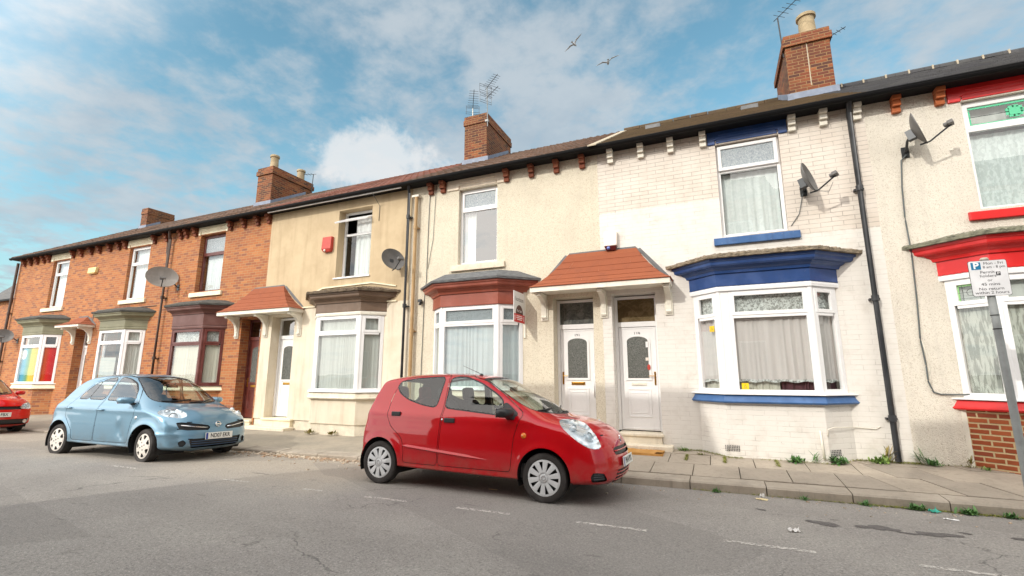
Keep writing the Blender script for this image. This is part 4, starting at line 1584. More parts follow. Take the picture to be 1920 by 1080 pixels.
# --- tan rendered house
hD = house(-11.5, -6.62, 'tan rendered house with brown bay and a tilted open top window', M_WALL_D,
           [(-8.97, -7.86, SILL, LINT), bh(-8.4), (-11.12, -10.27, 0.30, 3.0)], z0=0.30)
pd = MB()
pd.box(-11.5, -6.62, 0.03, 0.34, -0.2, 0.298)
pd.build('plinth', M_PLINTH_D, hD)
upstairs_window(hD, -8.97, -7.86, 0.26, M_WHITE, M_GLASS, M_GLASS, 5.12, 'open')
sd = MB()
sd.prism([(-9.02, -0.03, SILL - 0.05), (-9.02, -0.03, SILL - 0.01), (-9.02, 0.22, SILL + 0.03), (-9.02, 0.22, SILL - 0.05)], (1.19, 0, 0))
sd.build('sill', M_WHITE, hD, bevel=0.005)
fnD = bay(hD, -8.4, M_WALL_D, M_PLINTH_D, M_WHITE, M_BROWN, M_BROWN, M_SLAB_D, zt=2.42, roof='ragged', plinth=0.30, sill=(0.87, 1.03), m_band=M_WHITE_OLD)
tr = MB()
tr.box(-11.4, -6.80, -0.262, -0.235, 5.958, 5.982)
tr.build('verge_trim', M_WHITE, hD)
st = MB()
for xa, xb in ((-10.0, -9.55), (-7.3, -6.95)):
    st.box(xa, xb, -0.035, -0.001, 3.18, 3.215)
st.prism([(-9.75, -0.03, 3.55), (-9.35, -0.03, 3.69), (-7.75, -0.03, 3.72), (-7.0, -0.03, 3.58), (-7.0, -0.03, 3.55), (-7.75, -0.03, 3.685), (-9.35, -0.03, 3.655), (-9.75, -0.03, 3.515)], (0, 0.029, 0))
st.build('ledge', M_CREAM, hD)
roof_section(hD, -11.5, -6.62, M_ROOF_RED)
eaves(hD, -11.5, -6.62)
downpipe(hD, -6.66, -0.10, 0.1, 5.85, M_BLACK, 0.038, swan=(0.06, -0.12, 0.22), joints=(3.0, 5.2))
door(hD, -11.12, -10.27, 0.33, 2.40, 2.98, 0.30, M_WHITE, M_WHITE, hinge='l')
step_block(hD, -11.1, -10.08, -0.05, 0.32, -0.06)
s2 = MB()
s2.box(-11.55, -10.0, -0.32, 0.0, -0.05, 0.12)
s2.build('doorstep', M_PLINTH_D, hD, bevel=0.012)
curtain(-8.66, -7.9, 3.98, 5.6, 0.36, M_NET, 'long white curtain behind the tilted open window', 5, 0.03)
bay_curtain(fnD, 1.06, 2.82, M_NET_GREY, 'greyish net curtain filling the brown bay window', folds=16, amp=0.012)

# --- number 121
hE = house(-6.62, -1.985, 'cream pebbledash house numbered 121 with red brown bay and for sale board', M_WALL_E,
           [(-5.30, -4.30, SILL, LINT), bh(-4.78), (-3.01, -2.17, 0.2, 3.0)])
upstairs_window(hE, -5.30, -4.30, 0.14, M_WHITE, M_OBSC_LT, M_GLASS_SKY, 5.24)
lintel_sill(hE, -5.62, -4.1, -5.47, -4.10, M_SILL_E, M_SILL_E, -5.30, -4.30)
fnE = bay(hE, -4.78, M_WALL_E, M_SILL_E, M_WHITE, M_RUST, M_RUST, M_SLAB_E, zt=2.5, gt=M_OBSC_E, band=False, top=2.9, roof='tall')
corbels(hE, [-6.06, -5.72, -4.05, -3.45, -2.87, -2.3], M_CORBEL_RED, 'E')
roof_section(hE, -6.62, -2.0, M_ROOF_BROWN)
eaves(hE, -6.62, -2.0)
downpipe(hE, -6.44, -0.09, 0.1, 5.72, M_TAN, 0.042, joints=(2.4, 4.9))
jb = MB()
jb.box(-6.56, -6.36, -0.13, -0.0, 5.72, 5.77)
jb.build('pipe_bracket', M_WHITE_OLD, hE)
chimney(hE, -6.58, -5.82, 2.45, 4.25, 9.25, [], lip=0.03)
door(hE, -3.01, -2.17, 0.40, 2.37, 2.98, 0.30, M_WHITE, M_WHITE, '121', hinge='r', trans=M_TRANS_E)
step_block(hE, -2.95, -2.2, 0.0, 0.39, -0.05, M_STEP)
gr = MB()
gr.tube([(-2.205, 0.10, 1.0), (-2.205, 0.06, 1.02), (-2.205, 0.06, 1.46), (-2.205, 0.10, 1.48)], 0.014, 8)
gr.build('grab_rail', M_WHITE, hE, smooth=True)
curtain(-5.24, -4.95, 3.98, 5.2, 0.24, M_NET, 'white curtain drawn to the left of the sky reflecting window', 3, 0.025)
bay_curtain(fnE, 1.14, 2.48, M_NET_BLUE, 'pale bluish drapes in the red brown bay behind the board', folds=12, amp=0.02)

# --- number 119
hF = house(-1.985, 2.63, 'white painted brick house numbered 119 with blue bay and blue sills', M_WALL_F,
           [(0.28, 1.34, SILL, LINT), bh(0.80), (-1.80, -0.97, 0.2, 3.0)])
upstairs_window(hF, 0.28, 1.34, 0.12, M_WHITE, M_OBSC_LT, M_GLASS, 5.22, 'ajar')
lintel_sill(hF, 0.15, 1.48, 0.13, 1.50, M_BLUE, M_BLUE_SILL, 0.28, 1.34)
fnF = bay(hF, 0.80, M_WALL_F, M_BLUE_SILL, M_WHITE, M_BLUE, M_BLUE, M_SLAB_F, zt=2.42, roof='ragged', wide_left=0.13)
corbels(hF, [-1.70, -1.09, -0.52, 0.07, 1.55, 2.03, 2.52], M_WHITE_OLD, 'F')
roof_section(hF, -2.0, 2.63, M_ROOF_MOSS)
ridge_caps(hF, -2.0, 2.0, M_ROOF_MOSS, 0.46)
eaves(hF, -2.0, 2.63)
downpipe(hF, 2.40, -0.10, 0.17, 5.85, M_BLACK, 0.043, swan=(0.0, -0.14, 0.24), joints=(0.75, 2.6, 4.45))
chimney(hF, 2.03, 2.92, 2.45, 4.1, 9.32, [(2.58, 2.75, 0.17, 0.62, M_POT), (2.45, 3.55, 0.16, 0.5, M_POT)])
sm_ = MB()
sm_.box(2.455, 2.475, 2.446, 2.452, 7.95, 9.02)
sm_.build('mortar_seam', M_MORTAR, hF)
for x in (-1.05, 1.17):
    rv = MB()
    y = 2.5
    z = EAVE_Z + (y - EAVE_Y) * SLOPE
    rv.prism([(x - 0.18, y - 0.12, z - 0.06), (x - 0.18, y - 0.12, z + 0.05), (x - 0.18, y + 0.2, z + 0.15)], (0.36, 0, 0))
    rv.build('roof_vent', M_LEAD, hF)

lf = MB()
for k in range(9):
    y = -0.2 + k * 0.47
    z = EAVE_Z + (y - EAVE_Y) * SLOPE
    lf.obox((-2.0, y, z + 0.03), (0.09, 0, 0), (0, 0.21, 0.21 * SLOPE), (0, 0, 0.012))
lf.build('verge_strip', M_MORTAR, hF)
door(hF, -1.80, -0.97, 0.40, 2.37, 2.98, 0.30, M_WHITE, M_WHITE, '119', hinge='l', trans=M_TRANS_F, slot=M_WHITE_OLD)
step_block(hF, -1.73, -0.98, 0.0, 0.39, -0.05, M_STEP)
s2 = MB()
s2.box(-2.5, -0.79, -0.30, 0.0, 0.05, 0.215)
s2.build('doorstep', M_STEP, hF, bevel=0.015)
for p in ((-0.02, 0.27), (1.56, 0.27)):
    v = MB()
    for i in range(9):
        for j in range(4):
            cx, cz = p[0] - 0.1 + 0.025 * i, p[1] - 0.04 + 0.025 * j
            yy = -0.383 if p[0] < 1.5 else -0.383
            x_ = cx + 0.17 if p[0] < 0 else cx
            if p[0] > 1.5:
                # on the right splay
                t = (cx - 1.49) / 0.42
                yy = -0.38 + 0.38 * max(0.06, t) - 0.004
            v.obox((x_, yy, cz), (0.007, 0, 0), (0, 0.004, 0), (0, 0, 0.008))
    v.build('air_brick', M_INK, hF)
curtain(0.34, 1.28, 4.0, 5.2, 0.22, M_FLORAL, 'white net with pale flowers in the ajar upstairs window', 6, 0.012)
bay_curtain(fnF, 1.36, 2.40, M_LACE_F, 'pinkish grey net curtain with ladder hem in the blue bay', folds=9, amp=0.02)
bay_curtain(fnF, 2.44, 2.82, M_LACE, 'scroll patterned lace across top lights of the blue bay', folds=6, amp=0.006)
bay_curtain(fnF, 1.13, 1.345, M_NET_CREAM, 'cream cloth bunched on the sill below the ladder hem', folds=5, amp=0.02, off=-0.15, cat='cloth', span=(0.0, 0.56))
bay_curtain(fnF, 1.13, 1.35, M_PLUM, 'plum coloured cloth on the sill of the blue bay', folds=4, amp=0.025, off=-0.15, cat='cloth', span=(0.57, 0.98))
hm = bay_curtain(fnF, 1.33, 1.37, M_LACE, 'x', folds=9, amp=0.02, off=-0.078)
hm.name = 'hem'
tag(hm, 'grey ladder patterned hem below the pinkish net curtain', 'hem')
# security stickers
for i, (P, w_) in enumerate((((-0.02, -0.255, 2.23), 0.10), ((0.42, -0.352, 1.255), 0.105))):
    sg = empty('window_sticker', P, ('small yellow warning sticker high on left light of the blue bay', 'yellow warning sticker low on the centre light of the blue bay')[i], 'sticker')
    LOCAL[0] = True
    q = MB()
    if i == 0:
        ang = math.atan2(-0.38, 0.42)
    else:
        ang = 0
    U = Vector((math.cos(ang), math.sin(ang), 0))
    N = Vector((U.y, -U.x, 0))
    q.obox(N * 0.001, U * (w_ / 2), N * 0.0015, (0, 0, w_ / 2 * 1.02))
    q.build('sticker_sheet', M_STICK_Y, sg)
    q = MB()
    for a, b_ in (((-0.022, -0.015), (0, 0.028)), ((0.022, -0.015), (0, 0.028)), ((-0.022, -0.015), (0.022, -0.015)), ((-0.035, -0.036), (0.035, -0.036))):
        A, B_ = U * a[0] + Vector((0, 0, a[1])), U * b_[0] + Vector((0, 0, b_[1]))
        q.tube([A + N * 0.003, B_ + N * 0.003], 0.0025, 5)
    q.build('symbol', M_GREYINK, sg)
    LOCAL[0] = False

# --- red trimmed house, right
hG = house(2.63, 8.2, 'pale pebbledash house with bright red bay and repointed brick base', M_WALL_G,
           [(3.90, 5.2, SILL + 0.02, LINT), bh(4.42)])
upstairs_window(hG, 3.90, 5.2, 0.10, M_WHITE, M_GLASS, M_GLASS, 5.27)
lintel_sill(hG, 3.74, 5.3, 3.74, 5.3, M_RED, M_RED, 3.90, 5.2)
fnG = bay(hG, 4.42, M_BRICK_G, M_RED, M_WHITE, M_RED, M_RED, M_SLAB_G, zt=2.45, roof='ragged', hf=0.69, hw=1.12, sill=(0.94, 1.09), m_band=M_WHITE)
corbels(hG, [3.06, 3.63], M_CORBEL_OR, 'G')
roof_section(hG, 2.63, 8.2, M_ROOF_SLATE)
ridge_caps(hG, 2.95, 8.2, M_ROOF_SLATE, 0.45, M_MORTAR)
eaves(hG, 2.63, 8.2)
curtain(3.97, 5.1, 4.0, 5.22, 0.2, M_LACE_G, 'dotted lace curtain in the red trimmed upstairs window', 7, 0.012)
curtain(3.97, 5.1, 5.3, 5.68, 0.2, M_NET_GREY, 'grey net behind the green edged top light upstairs', 4, 0.01)
bay_curtain(fnG, 1.1, 2.43, M_LACE_V, 'vertical patterned lace in lower lights of the red bay', folds=12, amp=0.012)
bay_curtain(fnG, 2.47, 2.82, M_NET_GREY, 'plain grey net behind leaded top lights of the red bay', folds=6, amp=0.008)
M_GREEN = mat('green glass', rgb(84, 200, 150), 0.25)
M_GREEN_L = mat('pale green glass', rgb(150, 210, 130), 0.25)
M_CAME = mat('lead came', rgb(90, 96, 96), 0.5)
ga = MB()
y = 0.085
for a, b_, c, d in ((4.0, 5.1, 5.62, 5.65), (4.02, 5.1, 5.345, 5.365), (3.995, 4.02, 5.36, 5.6)):
    ga.box(a, b_, y, y + 0.004, c, d)
for k in range(9):
    t = k * 2 * math.pi / 9
    ga.obox((4.55 + 0.075 * math.cos(t), y, 5.49 + 0.07 * math.sin(t)), (0.035, 0, 0), (0, 0.002, 0), (0, 0, 0.032))
ga.obox((4.55, y - 0.004, 5.49), (0.065, 0, 0), (0, 0.002, 0), (0, 0, 0.06))
ga.build('stained_glass', M_GREEN, hG)
lc = MB()
lc.box(4.0, 5.1, y - 0.002, y + 0.003, 5.485, 5.493)
# leaded lights in the left splay of the bay
pl = fnG(-0.035, yw=0.0)
P, Q = Vector((*pl[0], 0)), Vector((*pl[1], 0))
U = (Q - P).normalized()
N = Vector((U.y, -U.x, 0))
L = (Q - P).length
for a, b_, c, d in ((0.16, 0.165, 2.53, 2.77), (L - 0.17, L - 0.165, 2.53, 2.77), (0.11, L - 0.11, 2.56, 2.565), (0.11, L - 0.11, 2.65, 2.655), (0.11, L - 0.11, 2.735, 2.74)):
    cc = P + U * ((a + b_) / 2) + N * 0.008
    lc.obox((cc.x, cc.y, (c + d) / 2), U * ((b_ - a) / 2), N * 0.002, (0, 0, (d - c) / 2))
cc = P + U * (L / 2) + N * 0.008
for k in range(8):
    t0, t1 = k * math.pi / 4, (k + 1) * math.pi / 4
    lc.tube([cc + U * 0.055 * math.cos(t0) + Vector((0, 0, 2.65 + 0.055 * math.sin(t0))), cc + U * 0.055 * math.cos(t1) + Vector((0, 0, 2.65 + 0.055 * math.sin(t1)))], 0.003, 4)
lc.build('leading', M_CAME, hG)
ge = MB()
for a, b_, c, d in ((0.10, 0.125, 2.53, 2.77), (0.125, L - 0.12, 2.745, 2.77)):
    cc = P + U * ((a + b_) / 2) + N * 0.007
    ge.obox((cc.x, cc.y, (c + d) / 2), U * ((b_ - a) / 2), N * 0.002, (0, 0, (d - c) / 2))
ge.build('stained_glass', M_GREEN_L, hG)
cj = MB()
cj.prism([(3.26, -0.004, -0.1), (3.335, -0.012, -0.1), (3.335, -0.012, 0.94), (3.26, -0.004, 0.94)], (0, 0.01, 0))
cj.build('pilaster', M_WHITE_OLD, hG)

# --- canopies over the paired doors
hood(-3.34, -0.65, 0.48, 3.07, 3.17, -2.66, -1.26, 3.87, (-3.19, -1.95, -0.73), 'wide orange shingle canopy over the white doors 121 and 119', 2.58)
hood(-12.75, -9.97, 0.48, 3.05, 3.15, -11.95, -10.75, 3.82, (-12.48, -11.32, -10.07), 'orange shingle canopy over dark red door and white door', 2.48)
hood(-21.25, -19.75, 0.48, 3.05, 3.13, -20.85, -20.25, 3.42, (-20.98, -19.92), 'small orange shingle canopy between the two sage green bays', 2.52)


# ------------------------------------------------------------------ things fixed to the houses
M_DISH = painted('grey dish mesh', rgb(104, 102, 100), 0.55, 0.35, 9)
M_DISH_L = painted('pale grey dish', rgb(134, 130, 124), 0.5, 0.35, 7)
DN = Vector((0.88, -0.40, 0.24)).normalized()


def sat_dish(c, mount, label, m=M_DISH, rw=0.30, rh=0.27, dn=DN):
    root = empty('satellite_dish', mount, label, 'satellite dish', 'satellite dishes on the house fronts')
    c = Vector(c)
    n = dn
    a = n.cross(Vector((0, 0, 1))).normalized()
    b_ = a.cross(n) * -1
    if b_.z < 0:
        b_ = -b_
    d = MB()
    ns, nr = 36, 8
    vs, fs = [], []
    for th in (0.0, -0.012):
        for i in range(nr + 1):
            r_ = i / nr
            for k in range(ns):
                t = 2 * math.pi * k / ns
                vs.append(c + a * (rw * r_ * math.cos(t)) + b_ * (rh * r_ * math.sin(t)) + n * (0.085 * (r_ * r_ - 1) + th))
    m_ = (nr + 1) * ns
    for o in (0, m_):
        for i in range(nr):
            for k in range(ns):
                fs.append((o + i * ns + k, o + i * ns + (k + 1) % ns, o + (i + 1) * ns + (k + 1) % ns, o + (i + 1) * ns + k))
    for k in range(ns):
        fs.append((nr * ns + k, nr * ns + (k + 1) % ns, m_ + nr * ns + (k + 1) % ns, m_ + nr * ns + k))
    d.add(vs, fs)
    d.build('reflector', m, root, smooth=50)
    ar = MB()
    p0 = c - b_ * rh * 0.97 - n * 0.01
    p1 = c + n * 0.33 - b_ * rh * 0.62
    ar.tube([p0 - n * 0.08, p0 + n * 0.04 - b_ * 0.015, p1], 0.013, 6)
    ar.build('arm', M_ALU, root)
    ln = MB()
    ln.obox(p1 + b_ * 0.025, n * 0.035, a * 0.075, b_ * 0.028)
    ln.lathe([(0.03, 0), (0.036, 0.03), (0.036, 0.05), (0.001, 0.055)], p1 + b_ * 0.03 - n * 0.03, -n, 12)
    ln.build('receiver', M_DISH, root, bevel=0.006)
    bk = MB()
    mv = Vector(mount)
    back = c - n * 0.13 - b_ * 0.05
    bk.obox(back, n * 0.05, a * 0.05, b_ * 0.08)
    bk.tube([back, Vector((back.x - 0.02, back.y * 0.6, back.z - 0.05)), Vector((mv.x, -0.12, mv.z + 0.08)), Vector((mv.x, -0.03, mv.z))], 0.02, 8)
    bk.box(mv.x - 0.05, mv.x + 0.05, -0.02, 0.0, mv.z - 0.09, mv.z + 0.09)
    bk.build('bracket', M_ALU, root)
    return root


sat_dish((-25.05, -0.42, 2.90), (-24.95, 0, 2.72), 'grey dish on the end brick house beside the rainbow window', M_DISH)
sat_dish((-15.58, -0.42, 4.43), (-15.42, 0, 4.14), 'large pale grey dish over the brown downpipe between brick houses', M_DISH_L, 0.42, 0.34)
sat_dish((-6.86, -0.34, 4.15), (-6.95, 0, 4.05), 'dark grey dish on the tan house beside the black downpipe', M_DISH)
sat_dish((1.68, -0.34, 4.72), (1.62, 0, 4.60), 'dark mesh dish on the white painted brick, seen edge on', M_DISH)
sat_dish((3.22, -0.32, 5.28), (3.10, 0, 5.03), 'grey dish on a crooked bracket on the pale pebbledash', M_DISH)


def yagi(mast, boom_dir, blen, els, elen, label, refl=False, mast_r=0.016, m=M_ALU, mast_m=None, second=None):
    """mast: list of points; elements across the boom"""
    root = empty('television_aerial', mast[0], label, 'aerial', 'television aerials on chimneys')
    t = MB()
    t.tube(mast, mast_r, 8)
    t.build('mast', mast_m or m, root)
    heads = [(Vector(mast[-1]), Vector(boom_dir), blen, els, elen)]
    if second:
        heads.append(second)
    for top, bd, bl_, ne, el in heads:
        bd = bd.normalized()
        b = MB()
        b.tube([top - bd * 0.12, top + bd * bl_], 0.009, 6)
        sd = bd.cross(Vector((0, 0, 1))).normalized()
        up = sd.cross(bd)
        for i in range(ne):
            p = top + bd * (bl_ * (i + 0.4) / ne)
            k = el * (1 - 0.25 * i / ne)
            b.tube([p - sd * k / 2, p + sd * k / 2], 0.0055, 5)
        if refl:
            for zz in (-0.14, -0.07, 0.07, 0.14):
                p = top - bd * 0.1 + up * zz
                b.tube([p - sd * el * 0.65, p + sd * el * 0.65], 0.0055, 5)
            for ss in (-0.2, 0.2):
                p = top - bd * 0.1 + sd * ss
                b.tube([p - up * 0.15, p + up * 0.15], 0.0055, 5)
        b.build('boom', m, root)
    return root


yagi([(2.02, 2.62, 8.9), (1.98, 2.60, 9.98)], (0.55, -0.75, 0.02), 0.75, 6, 0.32, 'dark aerial on a short mast left of the right chimney', refl=False)
yagi([(2.98, 3.3, 8.9), (3.02, 3.3, 9.55)], (0.62, -0.55, 0.0), 0.5, 5, 0.2, 'thin aerial poking out right of the right chimney')
yagi([(-6.40, 2.62, 9.2), (-6.40, 2.62, 9.62)], (0.50, -0.85, 0.06), 0.9, 8, 0.34, 'small aerial at left on the middle chimney', refl=True, mast_m=M_WHITE_OLD)
yagi([(-5.77, 2.40, 8.75), (-5.80, 2.40, 10.05)], (0.78, -0.6, 0.03), 0.7, 7, 0.3, 'tall double aerial on right edge of the middle chimney', refl=True, mast_m=M_STEEL,
     second=(Vector((-5.79, 2.40, 9.72)), Vector((0.8, -0.55, 0)), 0.65, 5, 0.3))
yagi([(-14.72, 4.2, 8.6), (-14.66, 4.2, 9.55)], (-0.7, -0.2, 0.02), 0.55, 4, 0.25, 'little aerial right of the twin pot chimney')
ck = MB()
ck.obox((-5.80, 2.42, 8.95), (0.05, 0, 0), (0, 0.04, 0), (0, 0, 0.03))
ck.build('mast_clamp', M_STEEL, bpy.data.objects['television_aerial.003'])


def alarm(x0, x1, z0, z1, d, top, bot, label, split=0.78, light=None, taper=0.12):
    root = empty('alarm_box', ((x0 + x1) / 2, 0, z0), label, 'alarm box', 'alarm boxes on the house fronts')
    zs = z0 + (z1 - z0) * (1 - split)
    m = MB()
    cx = (x0 + x1) / 2
    hw = (x1 - x0) / 2
    h2 = hw * (1 - taper)
    m.add([(cx - h2, 0, zs), (cx + h2, 0, zs), (cx + hw, 0, z1), (cx - hw, 0, z1), (cx - h2, -d, zs), (cx + h2, -d, zs), (cx + hw * .97, -d * 0.8, z1), (cx - hw * .97, -d * 0.8, z1)],
          [(0, 1, 2, 3), (4, 7, 6, 5), (0, 4, 5, 1), (3, 2, 6, 7), (0, 3, 7, 4), (1, 5, 6, 2)])
    m.build('cover', top, root, bevel=0.008)
    m = MB()
    h3 = h2 * 0.72
    m.add([(cx - h3, 0, z0), (cx + h3, 0, z0), (cx + h2 * .98, 0, zs), (cx - h2 * .98, 0, zs), (cx - h3, -d * .7, z0), (cx + h3, -d * .7, z0), (cx + h2 * .98, -d * .97, zs), (cx - h2 * .98, -d * .97, zs)],
          [(0, 1, 2, 3), (4, 7, 6, 5), (0, 4, 5, 1), (3, 2, 6, 7), (0, 3, 7, 4), (1, 5, 6, 2)])
    m.build('base', bot, root, bevel=0.006)
    if light:
        m = MB()
        m.lathe([(0.001, 0.02), (0.03, 0.012), (0.035, 0)], (cx - h3 * 0.45, -d * 0.86, (z0 + zs) / 2), (0, -1, -0.2), 14)
        m.build('strobe_light', light, root, smooth=True)
    return root


M_ALRED = painted('faded red plastic', rgb(184, 58, 44), 0.45, 0.3, 6)
M_ALWHITE = painted('off white plastic', rgb(226, 216, 206), 0.45, 0.2, 6)
M_ALYEL = painted('yellowed plastic', rgb(226, 204, 140), 0.5, 0.3, 6)
M_ALBROWN = mat('dark red plastic', rgb(84, 24, 22), 0.3)
M_LIGHTB = mat('blue lens', rgb(100, 120, 190), 0.15)
alarm(-9.42, -9.10, 4.64, 5.05, 0.11, M_ALRED, M_ALRED, 'red alarm box on the tan rendered wall', 0.82, M_ALWHITE, 0.02)
alarm(-1.90, -1.62, 3.88, 4.25, 0.11, M_ALWHITE, M_ALBROWN, 'white alarm box with dark base above the wide canopy', 0.76, M_LIGHTB, 0.1)
alarm(-20.62, -20.12, 5.0, 5.23, 0.10, M_ALYEL, M_ALYEL, 'yellowed alarm box high on the orange brick, left', 0.85, None, 0.03)

# floodlight on the cream house
fl_ = empty('wall_light', (-6.25, 0, 3.1), 'small black wall light beside the red brown bay', 'light')
m = MB()
m.obox((-6.25, -0.07, 3.14), (0.045, 0, 0), (0, 0.03, 0), (0, 0, 0.035))
m.build('lamp_head', M_BLACK, fl_, bevel=0.008)
m = MB()
m.lathe([(0.03, 0), (0.035, 0.03), (0.001, 0.05)], (-6.25, -0.06, 3.08), (0, -0.5, -1), 12)
m.build('sensor', M_BLACK, fl_, smooth=True)
m = MB()
m.box(-6.275, -6.225, -0.05, 0, 3.08, 3.16)
m.build('back_plate', M_BLACK, fl_, bevel=0.004)

# for sale board, fixed square to the wall
fs_ = empty('for_sale_board', (-3.64, 0, 2.5), 'white and red for sale board fixed to the cream house', 'sign')
m = MB()
m.box(-3.645, -3.632, -0.60, -0.03, 2.49, 3.12)
m.build('board', mat('white board', (0.66, 0.65, 0.63), 0.5), fs_)
m = MB()
m.box(-3.66, -3.615, -0.03, 0.0, 2.2, 3.2)
m.build('batten', M_WHITE_OLD, fs_)
m = MB()
m.box(-3.633, -3.6305, -0.598, -0.032, 2.492, 2.66)
m.build('red_band', mat('red print', rgb(198, 44, 44), 0.5), fs_)
m = MB()
pts = [(-3.6325, -0.315 + 0.19 * math.cos(t), 2.661 + 0.19 * math.sin(t)) for t in [math.pi * k / 24 for k in range(25)]]
m.prism(pts, (0.002, 0, 0))
m.build('half_disc', mat('dark brown print', rgb(82, 46, 40), 0.5), fs_)
RX = (R(90), 0, R(90))
text_mesh('horizon', 0.135, 'lettering', mat('grey lettering', rgb(88, 84, 82), 0.6), fs_, (-3.631, -0.315, 2.965), RX, 0.0008)
text_mesh('For Sale', 0.075, 'lettering', M_WHITEINK, fs_, (-3.630, -0.315, 2.725), RX, 0.0008)
for zz, hw_ in ((2.62, 0.15), (2.585, 0.17), (2.55, 0.13)):
    m = MB()
    m.box(-3.6305, -3.6298, -0.315 - hw_, -0.315 + hw_, zz - 0.008, zz + 0.008)
    m.build('small_print', M_WHITEINK, fs_)
for ss in (-0.235, 0.235):
    m = MB()
    m.box(-3.6305, -3.6298, -0.315 + ss - 0.012, -0.315 + ss + 0.012, 2.53, 2.63)
    m.build('small_print', M_WHITEINK, fs_)

# parking sign on its post
ps = empty('parking_sign', (3.05, -1.86, 0.03), 'grey parking restriction sign on a galvanised post, right edge', 'sign')
m = MB()
m.tube([(3.06, -1.86, -0.1), (3.045, -1.86, 2.80)], 0.038, 16)
m.build('post', M_STEEL, ps, smooth=40)
m = MB()
m.lathe([(0.04, 0), (0.042, 0.012), (0.03, 0.03), (0.001, 0.035)], (3.045, -1.86, 2.80), n=16)
m.build('post_cap', painted('cap', rgb(170, 164, 150), 0.6), ps, smooth=40)
m = MB()
for z in (2.13, 1.97):
    m.lathe([(0.039, 0), (0.040, 0), (0.040, 0.012), (0.039, 0.012)], (3.048, -1.86, z), n=16)
m.build('strap', M_TRIM if 'M_TRIM' in globals() else M_DARK, ps)
m = MB()
sx0, sx1, sz0, sz1 = 2.868, 3.212, 2.365, 2.785
k = 0.022
corner = []
for cx, cz, a0 in ((sx1 - k, sz1 - k, 0), (sx0 + k, sz1 - k, 90), (sx0 + k, sz0 + k, 180), (sx1 - k, sz0 + k, 270)):
    corner += [(cx + k * math.cos(R(a0 + q * 18)), -1.915, cz + k * math.sin(R(a0 + q * 18))) for q in range(6)]
m.prism(corner, (0, 0.004, 0))
m.build('sign_plate', painted('grey sign face', rgb(206, 207, 210), 0.4, 0.1, 5), ps)
m = MB()
ed = [(sx0 + (sx1 - sx0) / 2 + (x - (sx0 + sx1) / 2) * 1.02, -1.9125, (sz0 + sz1) / 2 + (z - (sz0 + sz1) / 2) * 1.016) for x, y_, z in corner]
m.prism(ed, (0, 0.004, 0))
m.build('sign_edge', M_DARK, ps)
m = MB()
m.box(2.885, 2.985, -1.9165, -1.915, 2.675, 2.775)
m.build('symbol_border', M_WHITEINK, ps)
m = MB()
m.box(2.890, 2.980, -1.9175, -1.9165, 2.680, 2.770)
m.build('symbol', mat('sign blue', rgb(20, 110, 150), 0.4), ps)
m = MB()
m.box(3.105, 3.145, -1.9165, -1.915, 2.60, 2.645)
m.build('permit_symbol', M_INK, ps)
FX = (R(90), 0, 0)
text_mesh('P', 0.105, 'lettering', M_WHITEINK, ps, (2.935, -1.918, 2.725), FX, 0.0008, bold=0.003)
text_mesh('P', 0.045, 'lettering', M_WHITEINK, ps, (3.125, -1.917, 2.6225), FX, 0.0006)
for body, sz, x, z, xs_ in (('Mon - Fri', 0.047, 3.095, 2.75, 1.0), ('8 am - 8 pm', 0.043, 3.097, 2.705, 0.95), ('Permit', 0.047, 3.03, 2.645, 1.05), ('holders', 0.047, 3.03, 2.60, 1.05), ('or', 0.044, 3.04, 2.548, 1.1),
                            ('45 mins', 0.047, 3.04, 2.50, 1.15), ('No return', 0.047, 3.04, 2.445, 1.15), ('within 2 hours', 0.047, 3.04, 2.40, 1.1)):
    text_mesh(body, sz, 'lettering', M_INK, ps, (x, -1.9155, z), FX, 0.0006, xs=xs_)

# cables
cable('cable', [(3.10, -0.04, 4.98), (3.03, -0.02, 4.90), (2.985, -0.018, 4.45), (2.96, -0.018, 3.95), (2.97, -0.018, 3.3), (2.945, -0.018, 2.6), (2.91, -0.018, 2.0), (2.93, -0.018, 1.6), (2.925, -0.018, 1.35), (2.97, -0.018, 1.19), (3.05, -0.02, 1.16), (3.30, -0.03, 1.16), (3.4, -0.06, 1.17)], 0.011, M_CAME,
      'grey cable drooping from the crooked dish to the red bay')
cable('cable', [(2.925, -0.02, 1.95), (2.955, -0.02, 1.75), (2.965, -0.02, 1.45), (2.95, -0.02, 1.22)], 0.006, M_WHITE_OLD, 'thin pale cable alongside the grey one by the red bay')
cable('cable', [(1.60, -0.03, 4.55), (1.52, -0.015, 4.2), (1.38, -0.012, 4.0)], 0.006, M_CAME, 'short cable from the edge on dish down to the blue sill')
cable('cable', [(1.93, -0.62, 4.48), (1.88, -0.5, 4.36), (1.74, -0.3, 4.5)], 0.004, M_CAME, 'loose loop of cable under the edge on dish')
cable('cable', [(-6.10, -0.015, 5.95), (-6.12, -0.015, 5.0), (-6.13, -0.015, 3.6), (-6.17, -0.015, 3.2), (-6.19, -0.015, 1.5), (-6.2, -0.015, 0.1)], 0.007, M_CAME, 'thin dark cable down the cream house past the wall light')
cable('cable', [(-5.93, -0.015, 5.95), (-5.98, -0.015, 4.6), (-6.1, -0.015, 3.9)], 0.005, M_CAME, 'short thin cable beside the long one on the cream house')
cable('cable', [(-16.30, -0.015, 5.95), (-16.27, -0.015, 5.4), (-16.15, -0.015, 5.1), (-16.15, -0.015, 1.0)], 0.010, M_CAME, 'dark cable down the brick left of the large pale dish')
cable('cable', [(-19.95, -0.012, 2.5), (-19.95, -0.012, 3.58), (-19.7, -0.012, 3.64), (-16.4, -0.012, 3.62)], 0.011, M_CAME, 'cable running level above the second sage green bay')
cable('cable', [(-7.62, -0.32, 5.93), (-7.62, -0.015, 5.7), (-7.63, -0.012, 5.3)], 0.007, M_CAME, 'short black cable end hanging from the white trim of the tan house')
